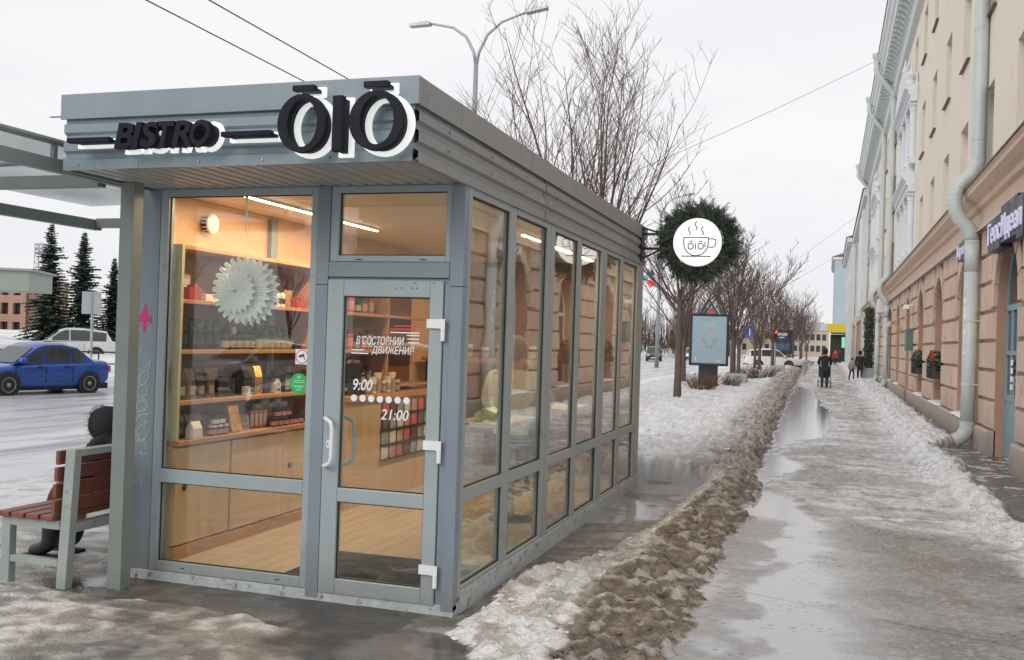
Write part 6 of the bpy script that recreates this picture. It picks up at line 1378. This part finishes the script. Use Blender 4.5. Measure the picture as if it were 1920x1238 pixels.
MB().box(1.75, 2.15, 137.6, 137.9, 2.0, 3.4).build('lit_sign', Emit('green_lit_sign', (.35, .8, .5), .9), t); MB().box(.3, 2.2, 140, 141.5, 0, 3.74).build('entrance', m_black, t)
for (x, y, w_, d, h, c, lab) in ((-3.2, 272, 7, 8, 6.6, (.50, .43, .33), 'ochre house closing the far end of the street'), (-16, 262, 12, 8, 6, (.40, .30, .25), 'brown low house at the far end left of the ochre one'), (-9.5, 290, 7, 8, 8.5, (.52, .48, .40), 'taller beige house at the far end of the street'), (-34, 270, 16, 8, 7, (.33, .27, .24), 'long brown house behind the far trees')):
    t = thing('far_house', lab, 'house', (x, y, 0)); m_ = M('far_wall', c, .9, var=.06, vs=.4); MB().box(x-w_/2, x+w_/2, y, y+d, -.5, h).build('wall', m_, t)
    MB().prism([(x-w_/2-.4, h), (x+w_/2+.4, h), (x+w_/2-1.5, h+2.2), (x-w_/2+1.5, h+2.2)], 1, y-.3, y+d).build('roof', M('far_roof', (.5, .5, .52), .8), t)
    for i in range(4):
        for f_ in range(int(h//3)): MB().box(x-w_/2+.9+i*(w_-1.8)/3.6, x-w_/2+1.9+i*(w_-1.8)/3.6, y-.06, y-.01, 1+f_*3, 2.6+f_*3).build('window', m_dglass, t)
# ---- traffic lights, blue sign
def tlight(x, y, label):
    t = thing('traffic_light', label, 'traffic light', (x, y, 0)); MB().tube([(x, y+.12, -.1), (x, y+.12, 3.3)], .06, 8).build('pole', m_lamp, t); MB().box(x-.17, x+.17, y-.1, y+.1, 2.15, 3.15).build('housing', m_black, t, bevel=.03)
    MB().lathe([(.145, 0), (.12, -.05), (.01, -.06)], (x, y-.1, 2.97), 14, 1).build('red_lamp', Emit('red_signal', (1, .06, .03), 3.5), t)
    for z in (2.66, 2.34): MB().lathe([(.11, 0), (.01, -.02)], (x, y-.1, z), 12, 1).build('dark_lamp', m_seal, t)
tlight(-6.95, 76.0, 'traffic light showing red beside the pale poster stand'); tlight(-3.95, 80.5, 'traffic light showing red above the crossing white car')
t = thing('direction_sign', 'small blue road sign on a post beyond the bare trees', 'sign', (-6.7, 91, 0)); MB().tube([(-6.7, 91, -.1), (-6.7, 91, 3.6)], .05, 8).build('post', m_lamp, t); MB().box(-7.15, -6.25, 90.9, 90.94, 2.6, 3.6).build('plate', M('sign_blue', (.03, .12, .42), .4), t); q = MB(); q.poly([(-6.74, 90.89, 2.75), (-6.66, 90.89, 2.75), (-6.66, 90.89, 3.4), (-6.74, 90.89, 3.4)]); q.build('arrow_mark', m_vinyl, t, fix=False)
# ---- behind the photographer: only seen mirrored in the glass
block('rear_building', 'building behind the photographer, seen mirrored above the door', -26, -14, -62, -40, 10, m_c2, None, 3, 6, 2)
for i in range(7): place_tree((TC, TD)[i % 2], (-41.5+i*5.5, -42-8*(i % 3), -.2), i, 1.1, 'bare tree behind the photographer, seen mirrored in the glass', 'bare trees behind the photographer')
# ================================================================ people
def skin(name, nodes, edges, mat, parent, sub=2, root=0):
    me = bpy.data.meshes.new(name); off = org(parent)
    me.from_pydata([(n[0]-off.x, n[1]-off.y, n[2]-off.z) for n in nodes], edges, [])
    o = lnk(bpy.data.objects.new(name, me)); o.parent = parent; ORG[o.name] = off
    sk = o.modifiers.new('skin', 'SKIN'); sk.use_smooth_shade = True
    if not me.skin_vertices: 
        try: me.skin_vertices.new()
        except Exception: pass
    for i, n in enumerate(nodes):
        v = me.skin_vertices[0].data[i]; v.radius = (n[3], n[4] if len(n) > 4 else n[3]); v.use_root = (i == root)
    s = o.modifiers.new('sub', 'SUBSURF'); s.levels = s.render_levels = sub
    me.materials.append(mat); return o
m_skin = M('skin', (.50, .30, .22), .55, var=.05); m_hair = M('grey_hair', (.20, .18, .15), .8, var=.3, vs=40)
m_cblk = M('black_cloth', (.018, .017, .019), .85, var=.2, vs=12); m_cgry = M('dark_trousers', (.03, .03, .035), .85, var=.2); m_boot = M('black_boot', (.015, .015, .016), .4, var=.2); m_cream = M('cream_jacket', (.62, .55, .42), .8, var=.08, vs=9, bump=.5, bs=14); m_maroon = M('maroon_cloth', (.10, .03, .025), .9, var=.2); m_fur = M('black_fur', (.012, .012, .013), .95, var=.4, vs=50); m_redc = M('red_jacket', (.45, .03, .03), .8)
def walker(name_label, loc, rz, sc=1.0, coat=m_cblk, trou=m_cgry, hem=.62, stride=.22, hood=True, arms='fwd', hat=m_cblk, group=None):
    t = thing('person', name_label, 'person', loc, rz, group, local=True); t.scale = (sc,)*3
    s = stride
    L1, L2 = (.10, s*.5, .50), (-.10, -s*.35, .50)
    N = [(0, 0, .95, .12), (0, 0, 1.15, .12), (0, 0, 1.34, .13), (0, .01, 1.47, .055), (0, .03, 1.55, .075), (0, .005, 1.66, .095), (0, 0, 1.71, .06),
         (.10, 0, .88, .09), (L1[0], L1[1], L1[2], .065), (.10, s*.35, .10, .045), (.11, s*.35+.16, .05, .038), (-.10, 0, .88, .09), (L2[0], L2[1], L2[2], .065), (-.10, -s*.9, .12, .045), (-.11, -s*.9+.15, .05, .038)]
    E_ = [(0, 1), (1, 2), (2, 3), (3, 4), (4, 5), (5, 6), (0, 7), (7, 8), (8, 9), (9, 10), (0, 11), (11, 12), (12, 13), (13, 14)]
    hx = .26
    if arms == 'fwd': A = [(1, .26, .08, 1.14, .24, .34, 1.05), (-1, .26, .08, 1.14, .24, .34, 1.05)]
    else: A = [(1, .25, -.04, 1.12, .25, .08, .86), (-1, .25, -.02, 1.12, .25, .06, .86)]
    for sg_, ex, ey, ez, wx, wy, wz in A:
        b0 = len(N); N += [(sg_*.18, 0, 1.40, .06), (sg_*ex, ey, ez, .045), (sg_*wx, wy, wz, .034), (sg_*wx, wy+.07, wz-.02, .036), (sg_*wx, wy+.14, wz-.05, .02)]
        E_ += [(2, b0), (b0, b0+1), (b0+1, b0+2), (b0+2, b0+3), (b0+3, b0+4)]
    skin('body', N, E_, m_skin, t, 1)
    C = [(0, 0, hem, .205, .15), (0, 0, .95, .185, .14), (0, 0, 1.15, .18, .14), (0, 0, 1.33, .195, .14), (0, .005, 1.46, .09, .085)]; CE = [(0, 1), (1, 2), (2, 3), (3, 4)]
    for sg_, ex, ey, ez, wx, wy, wz in A:
        b0 = len(C); C += [(sg_*.19, 0, 1.38, .085), (sg_*(ex+.01), ey, ez, .072), (sg_*wx, wy, wz, .058)]; CE += [(3, b0), (b0, b0+1), (b0+1, b0+2)]
    skin('coat', C, CE, coat, t, 1, 1)
    skin('trousers', [(0, 0, .90, .13), (.10, 0, .84, .105), (L1[0], L1[1], L1[2], .078), (.10, s*.35, .14, .062), (-.10, 0, .84, .105), (L2[0], L2[1], L2[2], .078), (-.10, -s*.9, .16, .062)], [(0, 1), (1, 2), (2, 3), (0, 4), (4, 5), (5, 6)], trou, t, 1)
    for x, y in ((.10, s*.35), (-.10, -s*.9)):
        skin('boot', [(x, y, .22, .062), (x, y, .07, .06), (x*1.05, y+.10, .045, .05), (x*1.08, y+.19, .04, .035)], [(0, 1), (1, 2), (2, 3)], m_boot, t, 1)
    h = MB()
    if hood: h.ball((0, -.015, 1.655), (.125, .135, .155), 14, 9)
    else: h.ball((0, -.005, 1.70), (.108, .115, .09), 14, 8)
    h.build('hood' if hood else 'hat', hat, t, smooth=True)
    return t
# woman-or-man-neutral wording only: clothing and pose
walker('person in a long black hooded coat pushing a pram along the icy pavement', (-.10, 45.9, 0), 0, .98)
st = thing('pram', 'dark pram pushed by the person in the black coat', 'pram', (-.10, 46.55, 0), 0, local=True)
for sx in (-1, 1):
    for y, r_ in ((-.12, .15), (.55, .13)):
        wq = MB(); wq.tube([(sx*.27+.0, y+r_*math.cos(a*math.pi/10), r_+r_*math.sin(a*math.pi/10)) for a in range(21)], .022, 6); w1 = wq.build('wheel', m_tyre, st)
        MB().box(sx*.27-.012, sx*.27+.012, y-r_*.9, y+r_*.9, r_-.01, r_+.01).build('spoke', m_rim, w1)
    MB().tube([(sx*.25, -.36, 1.04), (sx*.25, -.12, .62), (sx*.26, .55, .13)], .014, 6).build('frame_tube', m_rim, st); MB().tube([(sx*.26, -.12, .15), (sx*.25, .30, .60)], .014, 6).build('frame_tube', m_rim, st)
MB().tube([(-.25, -.36, 1.04), (.25, -.36, 1.04)], .016, 6).build('push_bar', m_black, st)
MB().hexa([(-.21, -.10, .42), (.21, -.10, .42), (.21, .72, .42), (-.21, .72, .42), (-.24, -.16, .72), (.24, -.16, .72), (.24, .80, .72), (-.24, .80, .72)]).build('carrycot', m_cblk, st, bevel=.04)
MB().lathe([(.24, -.25), (.245, 0), (.24, .25)], (0, .45, .72), 18, 0).build('hood', m_cblk, st); MB().box(-.22, .22, -.05, .5, .17, .30).build('basket', M('pale_bag', (.6, .6, .6), .7), st, bevel=.03)
walker('person in a black coat standing by the ivy column with a child', (1.80, 60.2, 0), -.25, .95, stride=.08, hood=True, arms='down')
walker('child in a black and white patterned jacket walking beside the dark coated person', (1.36, 60.0, 0), -.5, .70, coat=M('patterned_jacket', (.22, .22, .23), .8, var=.95, vs=9), hem=.78, stride=.3, hood=False, arms='down')
walker('person in a red jacket near the yellow canopy', (.85, 118, 0), math.pi, .98, coat=m_redc, hem=.80, hood=False, arms='down'); walker('distant person in dark clothes walking towards the yellow canopy', (-.35, 122, 0), 0, 1.0, hood=False, arms='down'); walker('second distant person in grey clothes beyond the red jacket', (1.5, 128, 0), .3, 1.0, coat=m_cgry, hood=True, arms='down')
# ---- person hunched on the bench (faces the avenue, -X)
bp = thing('person', 'person in a black fur hood sitting hunched on the bench', 'person', (-4.9, 5.97, .47)); by = 5.97
N = [(-4.86, by, .56, .13), (-4.86, by, .72, .12), (-4.90, by, .85, .12), (-4.95, by, .92, .055), (-5.0, by, .98, .085), (-5.0, by, 1.03, .06)]
E_ = [(0, 1), (1, 2), (2, 3), (3, 4), (4, 5)]
for s_ in (-1, 1):
    b0 = len(N); N += [(-4.95, by+s_*.10, .54, .085), (-5.28, by+s_*.12, .50, .07), (-5.34, by+s_*.12, .12, .048), (-5.46, by+s_*.13, .05, .04), (-4.90, by+s_*.19, .82, .06), (-5.02, by+s_*.24, .63, .048), (-5.22, by+s_*.14, .57, .036), (-5.29, by+s_*.08, .56, .036), (-5.34, by+s_*.05, .54, .02)]
    E_ += [(0, b0), (b0, b0+1), (b0+1, b0+2), (b0+2, b0+3), (2, b0+4), (b0+4, b0+5), (b0+5, b0+6), (b0+6, b0+7), (b0+7, b0+8)]
skin('body', N, E_, m_skin, bp, 1)
C = [(-4.84, by, .50, .21), (-4.86, by, .70, .20), (-4.90, by, .83, .19), (-4.95, by, .91, .09)]; CE = [(0, 1), (1, 2), (2, 3)]
for s_ in (-1, 1): b0 = len(C); C += [(-4.90, by+s_*.20, .82, .09), (-5.02, by+s_*.25, .63, .075), (-5.21, by+s_*.14, .57, .06)]; CE += [(2, b0), (b0, b0+1), (b0+1, b0+2)]
skin('coat', C, CE, m_cblk, bp, 2, 1)
for s_ in (-1, 1):
    skin('trouser_leg', [(-4.92, by+s_*.10, .55, .11), (-5.27, by+s_*.12, .51, .092), (-5.33, by+s_*.12, .27, .075)], [(0, 1), (1, 2)], m_maroon, bp, 2)
    bt = skin('boot', [(-5.335, by+s_*.12, .30, .078), (-5.345, by+s_*.12, .10, .066), (-5.44, by+s_*.125, .055, .055), (-5.53, by+s_*.13, .045, .042)], [(0, 1), (1, 2), (2, 3)], m_boot, bp, 2); MB().box(-5.575, -5.28, by+s_*.125-.05, by+s_*.125+.05, -.0, .022).build('sole', m_tyre, bt, bevel=.01)
MB().ball((-4.985, by, .985), (.135, .13, .135), 18, 12).build('hood', m_cblk, bp, smooth=True)
fz = MB(); rg = random.Random(4)
for i in range(900):
    a = rg.uniform(0, 6.283); rr = .128+rg.uniform(-.03, .008); p = Vector((-5.045+rg.gauss(0, .02), by+rr*math.cos(a), .985+rr*math.sin(a))); d = Vector((rg.gauss(-.4, .5), math.cos(a)+rg.gauss(0, .4), math.sin(a)+rg.gauss(0, .4))).normalized()*.010; n_ = d.orthogonal().normalized()*.003; fz.poly([p-n_, p+d, p+n_])
tag(fz.build('fur_trim', m_fur, bp, fix=False), kind='stuff')
# ---- man-neutral: person in cream jacket sitting at the window ledge, seen from behind through the side glass
kp = thing('person', 'grey haired person in a cream jacket sitting inside the kiosk, seen through the side glass', 'person', (-2.62, 8.3, .85)); kx, ky = -2.62, 8.30
N = [(kx, ky, .92, .15), (kx, ky+.01, 1.10, .14), (kx, ky+.03, 1.30, .15), (kx, ky+.05, 1.43, .058), (kx+.005, ky+.075, 1.51, .075), (kx, ky+.05, 1.60, .098), (kx, ky+.045, 1.65, .07)]
E_ = [(0, 1), (1, 2), (2, 3), (3, 4), (4, 5), (5, 6)]
def addc(pts, frm):
    b0 = len(N); N.extend(pts); E_.append((frm, b0)); E_.extend((b0+i, b0+i+1) for i in range(len(pts)-1)); return b0+len(pts)-1
for s_ in (-1, 1): addc([(kx+s_*.10, ky+.05, .90, .095), (kx+s_*.13, ky+.42, .86, .075), (kx+s_*.13, ky+.44, .48, .05), (kx+s_*.13, ky+.56, .40, .04)], 0)
hr_ = addc([(kx+.19, ky+.04, 1.36, .065), (kx+.27, ky+.16, 1.13, .05), (kx+.15, ky+.24, 1.34, .036), (kx+.125, ky+.24, 1.40, .04)], 2)
hl_ = addc([(kx-.19, ky+.04, 1.36, .065), (kx-.28, ky+.16, 1.12, .05), (kx-.20, ky+.38, 1.11, .036), (kx-.18, ky+.45, 1.11, .04)], 2)
for k in range(4): addc([(kx+.125-.022*k+.03, ky+.235, 1.455-.006*abs(k-1.5), .010), (kx+.105-.022*k+.03, ky+.21, 1.485-.008*abs(k-1.5), .008)], hr_); addc([(kx-.205+.02*k, ky+.51, 1.115, .010), (kx-.20+.02*k, ky+.55-.008*abs(k-1.5), 1.095, .008)], hl_)
addc([(kx+.165, ky+.215, 1.425, .011), (kx+.15, ky+.195, 1.455, .009)], hr_); addc([(kx-.14, ky+.48, 1.115, .011), (kx-.125, ky+.50, 1.10, .009)], hl_)
skin('body', N, E_, m_skin, kp, 1)
C = [(kx, ky, .84, .19, .155), (kx, ky+.0, 1.05, .185, .15), (kx, ky+.02, 1.28, .20, .15), (kx, ky+.045, 1.41, .10, .09)]; CE = [(0, 1), (1, 2), (2, 3)]
for P in ([(kx+.20, ky+.03, 1.345, .095), (kx+.285, ky+.16, 1.12, .078), (kx+.16, ky+.235, 1.31, .055)], [(kx-.20, ky+.03, 1.345, .095), (kx-.295, ky+.16, 1.11, .078), (kx-.205, ky+.36, 1.11, .055)]):
    b0 = len(C); C += P; CE += [(2, b0), (b0, b0+1), (b0+1, b0+2)]
skin('jacket', C, CE, m_cream, kp, 2, 1)
MB().ball((kx, ky+.025, 1.625), (.106, .112, .115), 16, 10).build('hair', m_hair, kp, smooth=True)
for s_ in (-1, 1): MB().ball((kx+s_*.10, ky+.06, 1.575), (.012, .022, .034), 8, 6).build('ear', m_skin, kp, smooth=True)
skin('trousers', [(kx, ky, .88, .17), (kx+.10, ky+.06, .88, .11), (kx+.13, ky+.42, .86, .09), (kx+.13, ky+.44, .52, .07), (kx-.10, ky+.06, .88, .11), (kx-.13, ky+.42, .86, .09), (kx-.13, ky+.44, .52, .07)], [(0, 1), (1, 2), (2, 3), (0, 4), (4, 5), (5, 6)], m_cgry, kp, 2)
for s_ in (-1, 1): skin('boot', [(kx+s_*.13, ky+.44, .52, .06), (kx+s_*.13, ky+.46, .42, .055), (kx+s_*.135, ky+.60, .39, .042)], [(0, 1), (1, 2)], m_boot, kp, 1)
sto = thing('bar_stool', 'black bar stool under the person in the cream jacket', 'stool', (kx, ky, .112)); MB().lathe([(.17, .74), (.18, .76), (.18, .79), (.16, .80)], (kx, ky+.02, 0), 20).build('seat', m_black, sto); MB().tube([(kx, ky+.02, .12), (kx, ky+.02, .74)], .025, 8).build('column', m_steel, sto); MB().lathe([(.20, .112), (.20, .125), (.03, .15)], (kx, ky+.02, 0), 20).build('foot', m_black, sto); MB().tube([(kx+.16*math.cos(a*math.pi/8), ky+.02+.16*math.sin(a*math.pi/8), .38) for a in range(17)], .010, 6).build('foot_ring', m_steel, sto)
MB().box(-2.60, -2.20, 8.62, 9.4, 1.055, 1.085).build('board', m_woodp, lg, bevel=.003)
